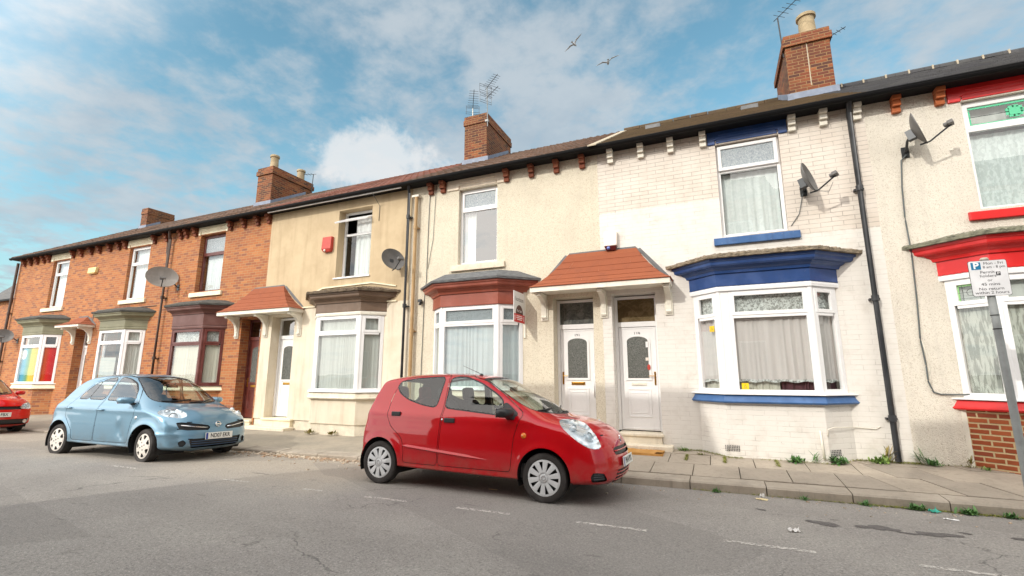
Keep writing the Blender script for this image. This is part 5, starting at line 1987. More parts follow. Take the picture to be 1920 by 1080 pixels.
cable('cable', [(1.49, -0.39, 0.52), (1.5, -0.40, 0.62), (1.58, -0.36, 0.65), (1.92, -0.03, 0.64), (2.2, -0.012, 0.62), (2.26, -0.012, 0.66)], 0.007, M_WHITE_OLD, 'white painted cable round foot of the blue bay')
cable('pipe', [(1.41, -0.405, 0.18), (1.395, -0.405, 0.6)], 0.016, M_WHITE_OLD, 'white painted pipe stub on base of the blue bay', 'pipe')

# doormat
m = MB()
vs = []
for i in range(25):
    for j in range(9):
        x, y = -1.72 + 0.80 * i / 24, -0.66 + 0.34 * j / 8
        vs.append((x + random.uniform(-.006, .006), y + random.uniform(-.005, .005), top_z(x, y) + 0.028 + random.uniform(-.004, .004) + (0.03 * (1 - j / 8) if i > 20 else 0)))
fs2 = [(i * 9 + j, (i + 1) * 9 + j, (i + 1) * 9 + j + 1, i * 9 + j + 1) for i in range(24) for j in range(8)]
m.add(vs, fs2)
m.prism([(-1.72, -0.66, 0.06), (-0.92, -0.66, 0.06), (-0.92, -0.32, 0.07), (-1.72, -0.32, 0.07)], (0, 0, 0.085))
tag(m.build('doormat', painted('coir', rgb(184, 134, 66), 0.95, 0.4, 14)), 'brown coir doormat at the step of door 119', 'doormat')

# stickers in the glass of door 119
for lab, x, z, w_, h_, mm in (('white notice stuck high in the glass of door 119', -1.20, 2.02, 0.05, 0.11, M_WHITEINK), ('small pale square sticker in the glass of door 119', -1.21, 1.74, 0.055, 0.06, M_ALWHITE),
                              ('round red sticker in the glass of door 119', -1.185, 1.585, 0.06, 0.11, M_ALRED)):
    m = MB()
    pts = [(x - w_ / 2, 0.2595, z - h_ / 2), (x + w_ / 2, 0.2595, z - h_ / 2), (x + w_ / 2, 0.2595, z + h_ / 2), (x - w_ / 2, 0.2595, z + h_ / 2)]
    if 'round' in lab:
        pts = [(x + w_ / 2 * math.cos(t), 0.2595, z + h_ / 2 * math.sin(t)) for t in [2 * math.pi * q / 20 for q in range(20)]]
    m.prism(pts, (0, 0.0022, 0))
    tag(m.build('door_sticker', mm), lab, 'sticker')


# ------------------------------------------------------------------ weeds, rubble and litter
def leaf(mb, base, d, L, wd, bend=0.5, mi=0):
    base, d = Vector(base), Vector(d).normalized()
    s = d.cross(Vector((0, 0, 1)))
    if s.length < 1e-3:
        s = Vector((1, 0, 0))
    s.normalize()
    ps = []
    for i in range(4):
        t = i / 3
        q = base + d * (L * t) + Vector((0, 0, -bend * L * t * t * 0.5))
        w_ = wd * (0.35 + 1.3 * t - 1.55 * t * t) * (1 if i < 3 else 0.1)
        ps += [q - s * max(w_, 0.0008), q + s * max(w_, 0.0008)]
    mb.add(ps, [(0, 1, 3, 2), (2, 3, 5, 4), (4, 5, 7, 6)], mi)


def weed(x, y, z, r_, h, n, m, label, lean=(0, 0), spiky=False):
    mb = MB()
    r_ *= 0.62
    h *= 0.75
    n = int(n * 0.55)
    for i in range(n):
        a = random.uniform(0, 2 * math.pi)
        e = random.uniform(0.2, 1.3)
        bx, by = x + random.gauss(0, r_ * 0.35), y + random.gauss(0, r_ * 0.2)
        bz = z + random.random() * h * 0.45
        bx += lean[0] * (bz - z) / max(h, .01) * r_
        if spiky:
            e = random.uniform(0.7, 1.4)
        d = (math.cos(a) * math.cos(e) + lean[0] * 0.5, math.sin(a) * math.cos(e) - 0.15, math.sin(e))
        L = random.uniform(0.4, 1.0) * (h if spiky else r_ * 1.1)
        leaf(mb, (bx, min(by, -0.02) if y > -0.6 else by, bz), d, L, L * (0.07 if spiky else random.uniform(0.14, 0.26)), random.uniform(0.1, 0.9))
    o = mb.build('weed', m, recalc=False)
    return tag(o, label, 'weed', 'weeds along wall and kerb')


def wz(x, y):
    return top_z(x, y)


weed(-0.62, -0.10, 0.13, 0.16, 0.07, 110, M_LEAF, 'low green weed by the wall right of the doormat')
weed(-0.35, -0.34, 0.12, 0.10, 0.06, 60, M_MOSS, 'yellowish tuft in the pavement joint right of the doormat')
weed(1.02, -0.50, 0.12, 0.20, 0.12, 170, M_LEAF_D, 'spreading green weed under left half of the blue sill')
weed(1.28, -0.47, 0.12, 0.10, 0.26, 40, M_LEAF_D, 'upright weed beside the white pipe stub', spiky=True)
weed(1.62, -0.40, 0.13, 0.22, 0.15, 170, M_LEAF_D, 'trailing weed at right corner of the blue bay', lean=(-0.8, 0))
weed(2.26, -0.10, 0.14, 0.10, 0.36, 46, M_LEAF_Y, 'tall spiky dry weed left of the black downpipe', spiky=True)
weed(2.16, -0.16, 0.14, 0.22, 0.08, 170, M_LEAF, 'low bright weed mat at foot of the black downpipe')
weed(2.80, -0.10, 0.14, 0.18, 0.12, 130, M_LEAF_D, 'dark green weed right of the black downpipe')
weed(2.74, -0.08, 0.14, 0.14, 0.30, 60, M_LEAF_D, 'leaning fern like weed against the pale pebbledash', lean=(-1.2, 0), spiky=True)
weed(3.22, -0.10, 0.14, 0.10, 0.26, 40, M_LEAF_Y, 'thin dry weed left of the repointed brick base', spiky=True)
weed(3.36, -0.2, 0.13, 0.12, 0.06, 60, M_LEAF, 'small weed before the repointed brick base')
weed(-8.95, -0.46, 0.06, 0.20, 0.16, 90, M_LEAF_Y, 'yellowish weed under the brown bay')
weed(-8.3, -0.46, 0.06, 0.18, 0.18, 90, M_LEAF_Y, 'taller yellowish weed under the brown bay')
weed(-11.9, -0.12, 0.06, 0.25, 0.10, 80, M_LEAF_D, 'dark weed by the step of the dark red door')
for i, (x, r_, n, lab) in enumerate(((-0.12, 0.10, 130, 'round green weed alone in the gutter before door 119'), (0.88, 0.10, 60, 'small weed in the gutter below the blue bay'), (1.50, 0.12, 90, 'green weed in the gutter beside the black downpipe'),
                                     (1.98, 0.16, 130, 'long green weed in the gutter left of the teal wrapper'), (2.46, 0.16, 150, 'leafy weed in the gutter beside the teal wrapper'), (2.80, 0.12, 120, 'last leafy weed in the gutter, nearest the sign post'))):
    weed(x, kerb_y(x) - 0.06, road_z(kerb_y(x)), r_, 0.08, n, M_LEAF_D, lab)

# moss and small growth too fine to count
ms = MB()
for i in range(3600):
    k = random.random()
    if k < 0.45:
        x = random.choice([random.uniform(0.5, 3.4), random.uniform(-0.7, 0.3), random.uniform(1.9, 2.7)])
        on_bay = 0.0
        if -0.31 < x < 1.91:
            on_bay = 0.38 if 0.11 < x < 1.49 else 0.38 * (1 - (0.11 - x if x < 0.11 else x - 1.49) / 0.42)
        y = -on_bay - abs(random.gauss(0, 0.05)) - 0.01
        z = top_z(x, y) + 0.002
    elif k < 0.8:
        x = random.uniform(-0.4, 3.2)
        x = x if random.random() < (0.25 + 0.25 * (x + 0.4)) else random.uniform(1.6, 3.0)
        y = kerb_y(x) - abs(random.gauss(0, 0.03)) - 0.004
        z = road_z(y) + 0.003
    else:
        x = random.choice((0.02, 0.75, -0.55)) + random.gauss(0, 0.012)
        y = random.uniform(-0.85, -0.42)
        z = top_z(x, y) + 0.002
    a = random.uniform(0, 6.3)
    leaf(ms, (x, y, z), (math.cos(a), math.sin(a), random.uniform(0.2, 1.2)), random.uniform(0.015, 0.045), random.uniform(0.003, 0.008), 0.4)
tag(ms.build('moss', M_MOSS, recalc=False), 'yellow green moss in the joints and wall foot', 'moss', kind='stuff')

rb = MB()
for i in range(900):
    if i < 620:
        x = random.gauss(-7.15, 0.75)
        y = kerb_y(x) - abs(random.gauss(0, 0.12)) - 0.01
    elif i < 760:
        x = random.uniform(-11.5, -5.2)
        y = kerb_y(x) - abs(random.gauss(0, 0.4)) - 0.02
    else:
        x = random.uniform(-4, 3.5)
        y = kerb_y(x) - abs(random.gauss(0, 0.35)) - 0.02
    s = abs(random.gauss(0, 0.008)) + 0.004 if i < 760 else abs(random.gauss(0, 0.004)) + 0.002
    a = random.uniform(0, 3.1)
    ex = Vector((math.cos(a), math.sin(a), random.uniform(-.3, .3))) * s * random.uniform(0.8, 2.2)
    ey = Vector((-math.sin(a), math.cos(a), random.uniform(-.3, .3))) * s
    rb.obox((x, y, road_z(y) + s * 0.4), ex, ey, (0, 0, s * 0.5))
tag(rb.build('rubble', M_RUBBLE), 'loose stone chips and leaf litter along the kerb', 'rubble', kind='stuff')


def scrap(x, y, w_, h, m, label, cat='litter', z=None, crumple=0.012, rot=0.0):
    mb = MB()
    n = 7
    z = road_z(y) + 0.006 if z is None else z
    c, s_ = math.cos(rot), math.sin(rot)
    for i in range(n + 1):
        for j in range(n + 1):
            u, v = w_ * (i / n - 0.5), h * (j / n - 0.5)
            u *= 1 + random.uniform(-.12, .12)
            mb.v.append((x + u * c - v * s_, y + u * s_ + v * c, z + abs(random.gauss(0, crumple))))
    for i in range(n):
        for j in range(n):
            mb.f.append((i * (n + 1) + j, (i + 1) * (n + 1) + j, (i + 1) * (n + 1) + j + 1, i * (n + 1) + j + 1))
            mb.mi.append(0)
    return tag(mb.build('litter', m, recalc=False), label, cat, 'litter on the road')


M_PAPER = mat('white paper', (0.75, 0.74, 0.72), 0.8)
M_CARD = mat('cream card', rgb(206, 190, 150), 0.8)
M_TEAL = mat('teal wrapper', rgb(60, 170, 150), 0.35)
scrap(0.56, -3.73, 0.10, 0.05, M_PAPER, 'crumpled white paper out on the road', crumple=0.015, rot=0.3)
scrap(0.40, -2.30, 0.13, 0.08, M_CARD, 'flat cream card in the gutter', crumple=0.004, rot=-0.2)
scrap(0.41, -2.19, 0.05, 0.05, M_PAPER, 'crushed white cup beside the cream card', crumple=0.03)
scrap(2.13, -2.10, 0.12, 0.06, M_TEAL, 'shiny teal wrapper among gutter weeds', crumple=0.02, rot=0.5)
scrap(2.15, -2.45, 0.12, 0.03, M_PAPER, 'thin white strip of paper right of the teal wrapper', crumple=0.004, rot=-0.3)
scrap(-2.75, -3.35, 0.12, 0.035, M_CARD, 'pale strip of card under the red hatchback', crumple=0.003)


# gulls high over the roofs
def gull(loc, heading, bank, label, s=1.0):
    root = empty('gull', loc, label, 'bird', 'gulls in the sky')
    LOCAL[0] = True
    b = MB()
    prof = [(0.001, -0.30), (0.03, -0.26), (0.045, -0.20), (0.085, -0.05), (0.09, 0.04), (0.065, 0.14), (0.045, 0.19), (0.042, 0.23), (0.026, 0.27), (0.010, 0.29), (0.001, 0.325)]
    b.lathe(prof, (0, 0, 0), (1, 0, 0), 16)
    b.add([(-0.22, -0.03, 0.005), (-0.22, 0.03, 0.005), (-0.40, 0.075, 0.0), (-0.40, -0.075, 0.0), (-0.22, -0.03, -0.012), (-0.22, 0.03, -0.012), (-0.40, 0.075, -0.006), (-0.40, -0.075, -0.006)],
          [(0, 1, 2, 3), (4, 7, 6, 5), (0, 3, 7, 4), (1, 5, 6, 2), (2, 6, 7, 3)])
    for sd in (1, -1):
        pts = [(0.0, 0.05, 0.16, 0.03), (0.02, 0.28, 0.15, 0.17), (0.05, 0.42, 0.12, 0.19), (-0.04, 0.62, 0.08, 0.13), (-0.14, 0.78, 0.02, 0.06)]
        vs = []
        for x, y, ch, z in pts:
            vs += [(x + ch * 0.4, sd * y, z), (x - ch * 0.6, sd * y, z - 0.012), (x - ch * 0.6, sd * y, z - 0.02), (x + ch * 0.4, sd * y, z - 0.022)]
        fs = [(i * 4 + j, i * 4 + (j + 1) % 4, (i + 1) * 4 + (j + 1) % 4, (i + 1) * 4 + j) for i in range(4) for j in range(4)] + [(16, 17, 18, 19)]
        b.add(vs, fs)
    o = b.build('body', mat('gull feathers', rgb(196, 196, 200), 0.8), root, smooth=50)
    LOCAL[0] = False
    root.rotation_euler = (bank, R(-6), heading)
    root.scale = (s, s, s)


# placed some twenty-five metres off, above and behind the terrace
gull((-3.53, 10.1, 15.43), R(102), R(-20), 'gull gliding with raised wings, lower of the two in the sky', 0.72)
gull((-4.85, 9.24, 16.16), R(75), R(-26), 'pale gull with bent wings, higher of the two in the sky', 0.66)


# ------------------------------------------------------------------ cars
def car_paint(name, col, metal=0.0, dirt=None):
    m = mat(name, col, 0.35, metal, 1.0, spec=0.12)
    n, b = nodes(m)
    pos = n('ShaderNodeTexCoord').outputs['Object']
    z = n.sep(pos)[2]
    g = n.noise(pos, 6, 5, 0.65)
    k = n.math('MULTIPLY', n.math('MULTIPLY', n.step(z, 0.55, 0.15), n.step(g, 0.3, 0.7)), 0.5)
    k = n.math('ADD', k, n.math('MULTIPLY', n.step(n.noise(pos, 2.2, 5, 0.6), 0.5, 0.75), 0.06))
    c = n.mix(k, (*col, 1), (*(dirt or rgb(120, 108, 94)), 1))
    # the inside of the shell is bare lining
    inner = n('ShaderNodeNewGeometry').outputs['Backfacing']
    n.put(b.inputs['Base Color'], n.mix(inner, c, (*rgb(84, 84, 86), 1)))
    n.put(b.inputs['Coat Weight'], n.math('MULTIPLY', n.math('SUBTRACT', 1.0, inner), n.math('SUBTRACT', 1.0, n.math('MULTIPLY', k, 1.2), clamp=True)))
    if metal:
        bump(n, b, n.noise(pos, 900, 1), 0.03, 0.001)
    return m


M_CAR_RED = car_paint('red car paint', rgb(182, 0, 18))
M_CAR_RED2 = car_paint('scarlet car paint', rgb(204, 20, 18))
M_CAR_BLUE = car_paint('light blue metallic paint', rgb(112, 148, 170), 0.4)
M_TRIM = mat('black car trim', (0.018, 0.018, 0.02), 0.45)
M_SEAL = mat('window rubber', (0.01, 0.01, 0.011), 0.55)
M_CABIN = mat('grey cabin lining', rgb(92, 92, 94), 0.85)
M_SEAT = painted('seat cloth', rgb(56, 58, 64), 0.9, 0.3, 12)
M_SEATRED = painted('red seat cloth', rgb(120, 40, 44), 0.9, 0.3, 12)
M_TYRE = painted('tyre rubber', rgb(46, 42, 40), 0.85, 0.5, 10)
M_CAP = painted('silver hubcap', rgb(204, 206, 208), 0.3, 0.25, 10)
M_CAPW = painted('pale hubcap', rgb(214, 208, 200), 0.4, 0.35, 10)
M_REFL = mat('lamp reflector', (0.70, 0.73, 0.75), 0.2, 0.6)
M_REFL2 = mat('lamp bulb glass', (0.66, 0.71, 0.75), 0.12, 0.3, 1.0)
M_AMBER = mat('amber lens', rgb(224, 120, 20), 0.2, 0, 0.6)
M_REDLENS = mat('red lens', rgb(150, 10, 14), 0.15, 0, 0.8)
M_PLATE = mat('white number plate', rgb(226, 226, 220), 0.4)
M_PLATEBLUE = mat('blue plate band', rgb(30, 60, 150), 0.4)


def fillet(poly, r=0.03, n=4):
    """round each corner of a polygon"""
    out_ = []
    k = len(poly)
    for i in range(k):
        a, p, b_ = (np.array(poly[j % k], float) for j in (i - 1, i, i + 1))
        da, db = np.linalg.norm(a - p), np.linalg.norm(b_ - p)
        q = min(r, 0.45 * da, 0.45 * db)
        s0, s1 = p + (a - p) / da * q, p + (b_ - p) / db * q
        for j in range(n + 1):
            t = j / n
            out_.append((1 - t) ** 2 * s0 + 2 * t * (1 - t) * p + t * t * s1)
    return np.array(out_)


def chaikin(poly, it=2):
    P = [np.array(p, float) for p in poly]
    for _ in range(it):
        Q = []
        for i in range(len(P)):
            a, b_ = P[i], P[(i + 1) % len(P)]
            Q += [a * 0.78 + b_ * 0.22, a * 0.22 + b_ * 0.78]
        P = Q
    return np.array(P)


def sdf(poly, u, v):
    """signed distance to a polygon (negative inside), arrays"""
    P = np.asarray(poly, float)
    Q = np.roll(P, -1, axis=0)
    d2 = np.full(len(u), 1e9)
    ins = np.zeros(len(u), bool)
    for (ax, ay), (bx, by) in zip(P, Q):
        ex, ey = bx - ax, by - ay
        wx, wy = u - ax, v - ay
        t = np.clip((wx * ex + wy * ey) / (ex * ex + ey * ey + 1e-12), 0, 1)
        d2 = np.minimum(d2, (wx - ex * t) ** 2 + (wy - ey * t) ** 2)
        c = (ay <= v) != (by <= v)
        with np.errstate(divide='ignore', invalid='ignore'):
            xi = ax + (v - ay) / (by - ay) * ex
        ins ^= c & (u < xi)
    d = np.sqrt(d2)
    return np.where(ins, -d, d)


def isocut(bm, g):
    bm.verts.ensure_lookup_table()
    bm.verts.index_update()
    co = np.array([v.co for v in bm.verts])
    val = g(co)
    val = np.where(np.abs(val) < 2e-5, 2e-5, val)
    new = set()
    for e in list(bm.edges):
        a, b_ = e.verts
        va, vb = val[a.index], val[b_.index]
        if va * vb < 0:
            t = min(0.97, max(0.03, va / (va - vb)))
            new.add((e, a, t))
    nv = set()
    for e, a, t in new:
        _, v = bmesh.utils.edge_split(e, a, t)
        nv.add(v)
    faces = set()
    for v in nv:
        faces.update(v.link_faces)
    for f in faces:
        vs = [v for v in f.verts if v in nv]
        if len(vs) == 2:
            try:
                bmesh.utils.face_split(f, vs[0], vs[1])
            except ValueError:
                pass
    bm.verts.index_update()


class CarShell:
    """half of a car body: the side silhouette is filled with a height field y(x, z) that rolls over towards the centre line"""
    def __init__(s, prof, W, nexp=2.3, step=0.02, spine=(0.5, 2.0, 0.62), bumps=None, ne=13, ni=26):
        P = np.array([p[:2] for p in prof], float)
        r_ = np.array([p[2] for p in prof], float)
        k = len(P)
        pts, rr = [], []
        for i in range(k):          # centripetal-ish Catmull-Rom
            p0, p1, p2, p3 = P[(i - 1) % k], P[i], P[(i + 1) % k], P[(i + 2) % k]
            m = max(2, int(np.linalg.norm(p2 - p1) / 0.005))
            d01, d12, d23 = [max(1e-6, np.linalg.norm(b_ - a)) ** 0.5 for a, b_ in ((p0, p1), (p1, p2), (p2, p3))]
            t0, t1 = 0, d01
            t2 = t1 + d12
            t3 = t2 + d23
            for j in range(m):
                t = t1 + (t2 - t1) * j / m
                A1 = (t1 - t) / (t1 - t0) * p0 + (t - t0) / (t1 - t0) * p1
                A2 = (t2 - t) / (t2 - t1) * p1 + (t - t1) / (t2 - t1) * p2
                A3 = (t3 - t) / (t3 - t2) * p2 + (t - t2) / (t3 - t2) * p3
                B1 = (t2 - t) / (t2 - t0) * A1 + (t - t0) / (t2 - t0) * A2
                B2 = (t3 - t) / (t3 - t1) * A2 + (t - t1) / (t3 - t1) * A3
                pts.append((t2 - t) / (t2 - t1) * B1 + (t - t1) / (t2 - t1) * B2)
                f = j / m
                f = f * f * (3 - 2 * f)
                rr.append(r_[i] * (1 - f) + r_[(i + 1) % k] * f)
        pts = np.array(pts)
        seg = np.linalg.norm(np.roll(pts, -1, 0) - pts, axis=1)
        cum = np.concatenate([[0], np.cumsum(seg)])
        n = int(cum[-1] / step)
        q = np.arange(n) * cum[-1] / n
        loop = np.vstack([pts, pts[:1]])
        B = np.stack([np.interp(q, cum, loop[:, 0]), np.interp(q, cum, loop[:, 1])], 1)
        rl = np.interp(q, cum, np.append(rr, rr[0]))
        T = np.roll(B, -3, 0) - np.roll(B, 3, 0)
        T /= np.linalg.norm(T, axis=1)[:, None]
        Nn = np.stack([T[:, 1], -T[:, 0]], 1)      # prof runs clockwise seen with x right, z up -> inward
        for _ in range(6):
            Nn = (np.roll(Nn, 1, 0) + Nn + np.roll(Nn, -1, 0)) / 3
            Nn /= np.linalg.norm(Nn, axis=1)[:, None]
        rings = []
        # straight rays from the outline to a spine inside, so that the sheet never folds
        sp = np.column_stack([np.clip(B[:, 0], spine[0], spine[1]), np.full(n, spine[2])])
        ray = sp - B
        L = np.linalg.norm(ray, axis=1)
        ray /= L[:, None]
        lim = np.minimum(rl * 1.2, 0.75 * L)
        for j in range(ne + 1):
            eta = math.sin(j / ne * math.pi / 2) if j < ne else 1.0
            d = lim * (1 - (1 - eta ** nexp) ** (1 / nexp))
            xz = B + ray * d[:, None]
            rings.append(np.column_stack([xz[:, 0], xz[:, 0] * 0, xz[:, 1]]))
        inner = B + ray * lim[:, None]
        for j in range(1, ni + 1):
            t = j / ni
            xz = inner * (1 - t) + sp * t
            rings.append(np.column_stack([xz[:, 0], xz[:, 0] * 0, xz[:, 1]]))
        # one height for every (x, z): the rim that bites hardest decides
        for rg in rings:
            xz = rg[:, [0, 2]]
            ratio = np.full(len(xz), 1.0)
            for k0 in range(0, len(B), 60):
                bb = B[k0:k0 + 60]
                dd = np.sqrt(((xz[:, None, :] - bb[None]) ** 2).sum(2)) / rl[None, k0:k0 + 60]
                ratio = np.minimum(ratio, dd.min(1))
            rg[:, 1] = W(xz[:, 0], xz[:, 1]) * np.maximum(0, 1 - (1 - ratio) ** nexp) ** (1 / nexp)
        if bumps:
            for rg in rings:
                rg[:, 1] += bumps(rg[:, 0], rg[:, 2]) * np.clip(rg[:, 1] / 0.4, 0, 1)
        s.bm = bmesh.new()
        vv = [[s.bm.verts.new(p) for p in rg] for rg in rings]
        for j in range(len(vv) - 1):
            for i in range(n):
                a = (vv[j][i], vv[j][(i + 1) % n], vv[j + 1][(i + 1) % n], vv[j + 1][i])
                s.bm.faces.new(a)
        bmesh.ops.remove_doubles(s.bm, verts=s.bm.verts, dist=0.0012)
        s.W = W
        s.regions = []

    def region(s, name, g, cut=True):
        if cut:
            isocut(s.bm, g)
        s.regions.append((name, g))

    def finish(s):
        bm = s.bm
        bm.faces.ensure_lookup_table()
        c = np.array([f.calc_center_median() for f in bm.faces])
        lab = np.full(len(c), -1)
        for i, (nm, g) in enumerate(s.regions):
            hit = (g(c) < 0) & (lab < 0)
            lab[hit] = i
        s.groups = {}
        for f, l in zip(bm.faces, lab):
            s.groups.setdefault('body' if l < 0 else s.regions[l][0], []).append(f)
        co = np.array([v.co for v in bm.verts])
        s.co = co
        return s

    def part(s, label, both=True, side=1, name=None, mats=None, parent=None, inset=0.0, pin=False):
        fs = s.groups.get(label, [])
        vid, vs, faces = {}, [], []
        for f in fs:
            idx = []
            for v in f.verts:
                if v not in vid:
                    vid[v] = len(vs)
                    vs.append(v.co.copy())
                idx.append(vid[v])
            faces.append(idx)
        V, F = [], []
        for sg in ((1, -1) if both else (side,)):
            o = len(V)
            V += [(p.x, p.y * sg, p.z) for p in vs]
            F += [tuple(i + o for i in (f if sg > 0 else f[::-1])) for f in faces]
        me = bpy.data.meshes.new(name or label)
        me.from_pydata(V, [], F)
        bm = bmesh.new()
        bm.from_mesh(me)
        bmesh.ops.remove_doubles(bm, verts=bm.verts, dist=0.0008)
        c0 = Vector((1.2, 0, 0.7))
        if sum((f.calc_center_median() - c0).dot(f.normal) for f in bm.faces) < 0:
            bmesh.ops.reverse_faces(bm, faces=bm.faces)
        if inset:
            bm.normal_update()
            for v, nn in [(v, v.normal.copy()) for v in bm.verts]:
                if not (pin and v.is_boundary):
                    v.co -= nn * inset
        bm.to_mesh(me)
        bm.free()
        me.materials.append(mats)
        me.shade_smooth()
        o = bpy.data.objects.new(name or label, me)
        COL.objects.link(o)
        o.parent = parent
        return o

    def at_front(s, y, z, xmin=1.0, off=0.0):
        m = s.co[:, 0] > xmin
        c = s.co[m]
        k = np.argmin((c[:, 1] - abs(y)) ** 2 + (c[:, 2] - z) ** 2)
        return Vector((c[k, 0] + off, y, z))

    def at_side(s, x, z, side=-1, off=0.0):
        k = np.argmin((s.co[:, 0] - x) ** 2 + (s.co[:, 2] - z) ** 2)
        return Vector((x, side * (s.co[k, 1] + off), z))

    def at_top(s, x, y, off=0.0):
        m = s.co[:, 2] > 0.8
        c = s.co[m]
        k = np.argmin((c[:, 0] - x) ** 2 + (c[:, 1] - abs(y)) ** 2)
        return Vector((x, y, c[k, 2] + off))


def wheel(parent, x, y, side, r, rim, style, m_cap, width=0.165, steer=0.0):
    """side -1: outer face towards -y"""
    root = empty('wheel', (x, y, r))
    root.parent = parent
    root.rotation_euler = (0, 0, steer)
    ax = (0, side, 0)
    t = MB()
    hw = width / 2
    prof = [(rim * 0.98, -hw * 0.75), (rim * 1.03, -hw * 0.92), (rim + (r - rim) * 0.55, -hw), (r * 0.965, -hw * 0.9), (r * 0.995, -hw * 0.7), (r, -hw * 0.3), (r, hw * 0.3), (r * 0.995, hw * 0.7),
            (r * 0.965, hw * 0.9), (rim + (r - rim) * 0.55, hw * 1.02), (rim * 1.03, hw * 0.95), (rim * 0.985, hw * 0.75), (rim * 0.98, -hw * 0.75)]
    t.lathe(prof, axis=ax, n=56)
    t.build('tyre', M_TYRE, root, smooth=40)
    c = MB()
    # dark well behind the cap, then the cap in relief
    c.lathe([(0.001, hw * 0.25), (rim * 0.97, hw * 0.25), (rim * 0.99, hw * 0.8)], axis=ax, n=40)
    c.build('wheel_disc', M_TRIM, root)
    h = MB()
    A = Vector(ax)
    E1 = Vector((1, 0, 0))
    E2 = Vector((0, 0, 1))

    def P(rad, ang, d):
        return A * d + E1 * (rad * math.cos(ang)) + E2 * (rad * math.sin(ang))
    o_ = hw * 0.92
    h.lathe([(rim * 0.88, o_ - 0.012), (rim * 0.885, o_), (rim * 0.99, o_ - 0.004), (rim * 1.0, o_ - 0.022)], axis=ax, n=56)
    ns = 10 if style == 'ten' else 7
    dish = lambda rad: o_ + 0.006 - 0.022 * (rad / rim) ** 2 * 0.4
    if style == 'ten':
        h.lathe([(0.001, o_ + 0.012), (rim * 0.20, o_ + 0.010), (rim * 0.235, o_ + 0.002), (rim * 0.33, o_ - 0.002), (rim * 0.345, o_ - 0.02)], axis=ax, n=40)
        for k in range(ns):
            a0 = 2 * math.pi * (k + 0.35) / ns
            w0, w1 = 0.115, 0.095 * 1.9
            rad = [rim * 0.30, rim * 0.55, rim * 0.80, rim * 0.90]
            hwid = [0.030, 0.037, 0.045, 0.048]
            vs = []
            for q, wd in zip(rad, hwid):
                da = wd / q * 0.68
                vs += [P(q, a0 - da, dish(q) - 0.014), P(q, a0 - da, dish(q)), P(q, a0, dish(q) + 0.004), P(q, a0 + da, dish(q)), P(q, a0 + da, dish(q) - 0.014)]
            fs = [(i * 5 + j, i * 5 + j + 1, (i + 1) * 5 + j + 1, (i + 1) * 5 + j) for i in range(3) for j in range(4)]
            h.add(vs, fs)
        ring = MB()
        ring.lathe([(rim * 0.1, o_ + 0.012), (rim * 0.1, o_ + 0.017), (rim * 0.13, o_ + 0.017), (rim * 0.13, o_ + 0.012)], axis=ax, n=24)
        ring.build('badge', M_CHROME, root)
    else:
        # broad petals with small gaps near the rim
        nseg = 84
        rows = [0.001, 0.14, 0.30, 0.48, 0.58, 0.70, 0.80, 0.885]
        def hole(fr, ang):
            k = (ang / (2 * math.pi) * ns) % 1.0
            w_ = 0.10 + 0.16 * (fr - 0.5) / 0.35
            return 0.55 < fr < 0.85 and abs(k - 0.5) < w_
        for i in range(len(rows) - 1):
            for j in range(nseg):
                a0, a1 = 2 * math.pi * j / nseg, 2 * math.pi * (j + 1) / nseg
                if hole((rows[i] + rows[i + 1]) / 2, (a0 + a1) / 2):
                    continue
                d = [o_ + 0.012 * (1 - f ** 2) for f in (rows[i], rows[i + 1])]
                h.quad(P(rim * rows[i], a0, d[0]), P(rim * rows[i], a1, d[0]), P(rim * rows[i + 1], a1, d[1]), P(rim * rows[i + 1], a0, d[1]))
        lug = MB()
        for k in range(4):
            a0 = 2 * math.pi * k / 4 + 0.4
            lug.lathe([(0.001, 0.003), (0.011, 0.002), (0.011, -0.004)], P(rim * 0.30, a0, o_ + 0.0125), ax, 10)
        lug.lathe([(0.001, 0.002), (0.014, 0.001), (0.016, -0.004)], P(0, 0, o_ + 0.0125), ax, 12)
        lug.build('lug', M_TRIM, root)
    h.build('hubcap', m_cap, root, smooth=35)
    return root


def seat(parent, x, y, m, z=0.42, name='seat'):
    s = MB()

    def pad(c, e, rx=0.0):
        n = 12
        vs, fs = [], []
        for i in range(n + 1):
            th = -math.pi / 2 + math.pi * i / n
            for j in range(2 * n):
                ph = 2 * math.pi * j / (2 * n)
                f = lambda v: math.copysign(abs(v) ** 0.45, v)
                p = Vector((e[0] * f(math.cos(th)) * f(math.cos(ph)), e[1] * f(math.cos(th)) * f(math.sin(ph)), e[2] * f(math.sin(th))))
                p = Matrix.Rotation(rx, 3, 'Y') @ p
                vs.append(Vector(c) + p)
        for i in range(n):
            for j in range(2 * n):
                fs.append((i * 2 * n + j, i * 2 * n + (j + 1) % (2 * n), (i + 1) * 2 * n + (j + 1) % (2 * n), (i + 1) * 2 * n + j))
        s.add(vs, fs)
    pad((x, y, z + 0.05), (0.24, 0.24, 0.08))
    pad((x - 0.26, y, z + 0.38), (0.075, 0.23, 0.32), -0.22)
    pad((x - 0.36, y, z + 0.78), (0.05, 0.13, 0.095), -0.15)
    s.tube([(x - 0.34, y - 0.05, z + 0.62), (x - 0.35, y - 0.05, z + 0.75)], 0.008, 6)
    s.tube([(x - 0.34, y + 0.05, z + 0.62), (x - 0.35, y + 0.05, z + 0.75)], 0.008, 6)
    return s.build(name, m, parent, smooth=True)


def oval_pts(cx, cz, rx, rz, rot=0.0, n=28, p=2.0):
    out_ = []
    for k in range(n):
        t = 2 * math.pi * k / n
        a = math.copysign(abs(math.cos(t)) ** (2 / p), math.cos(t)) * rx
        b_ = math.copysign(abs(math.sin(t)) ** (2 / p), math.sin(t)) * rz
        out_.append((cx + a * math.cos(rot) - b_ * math.sin(rot), cz + a * math.sin(rot) + b_ * math.cos(rot)))
    return out_


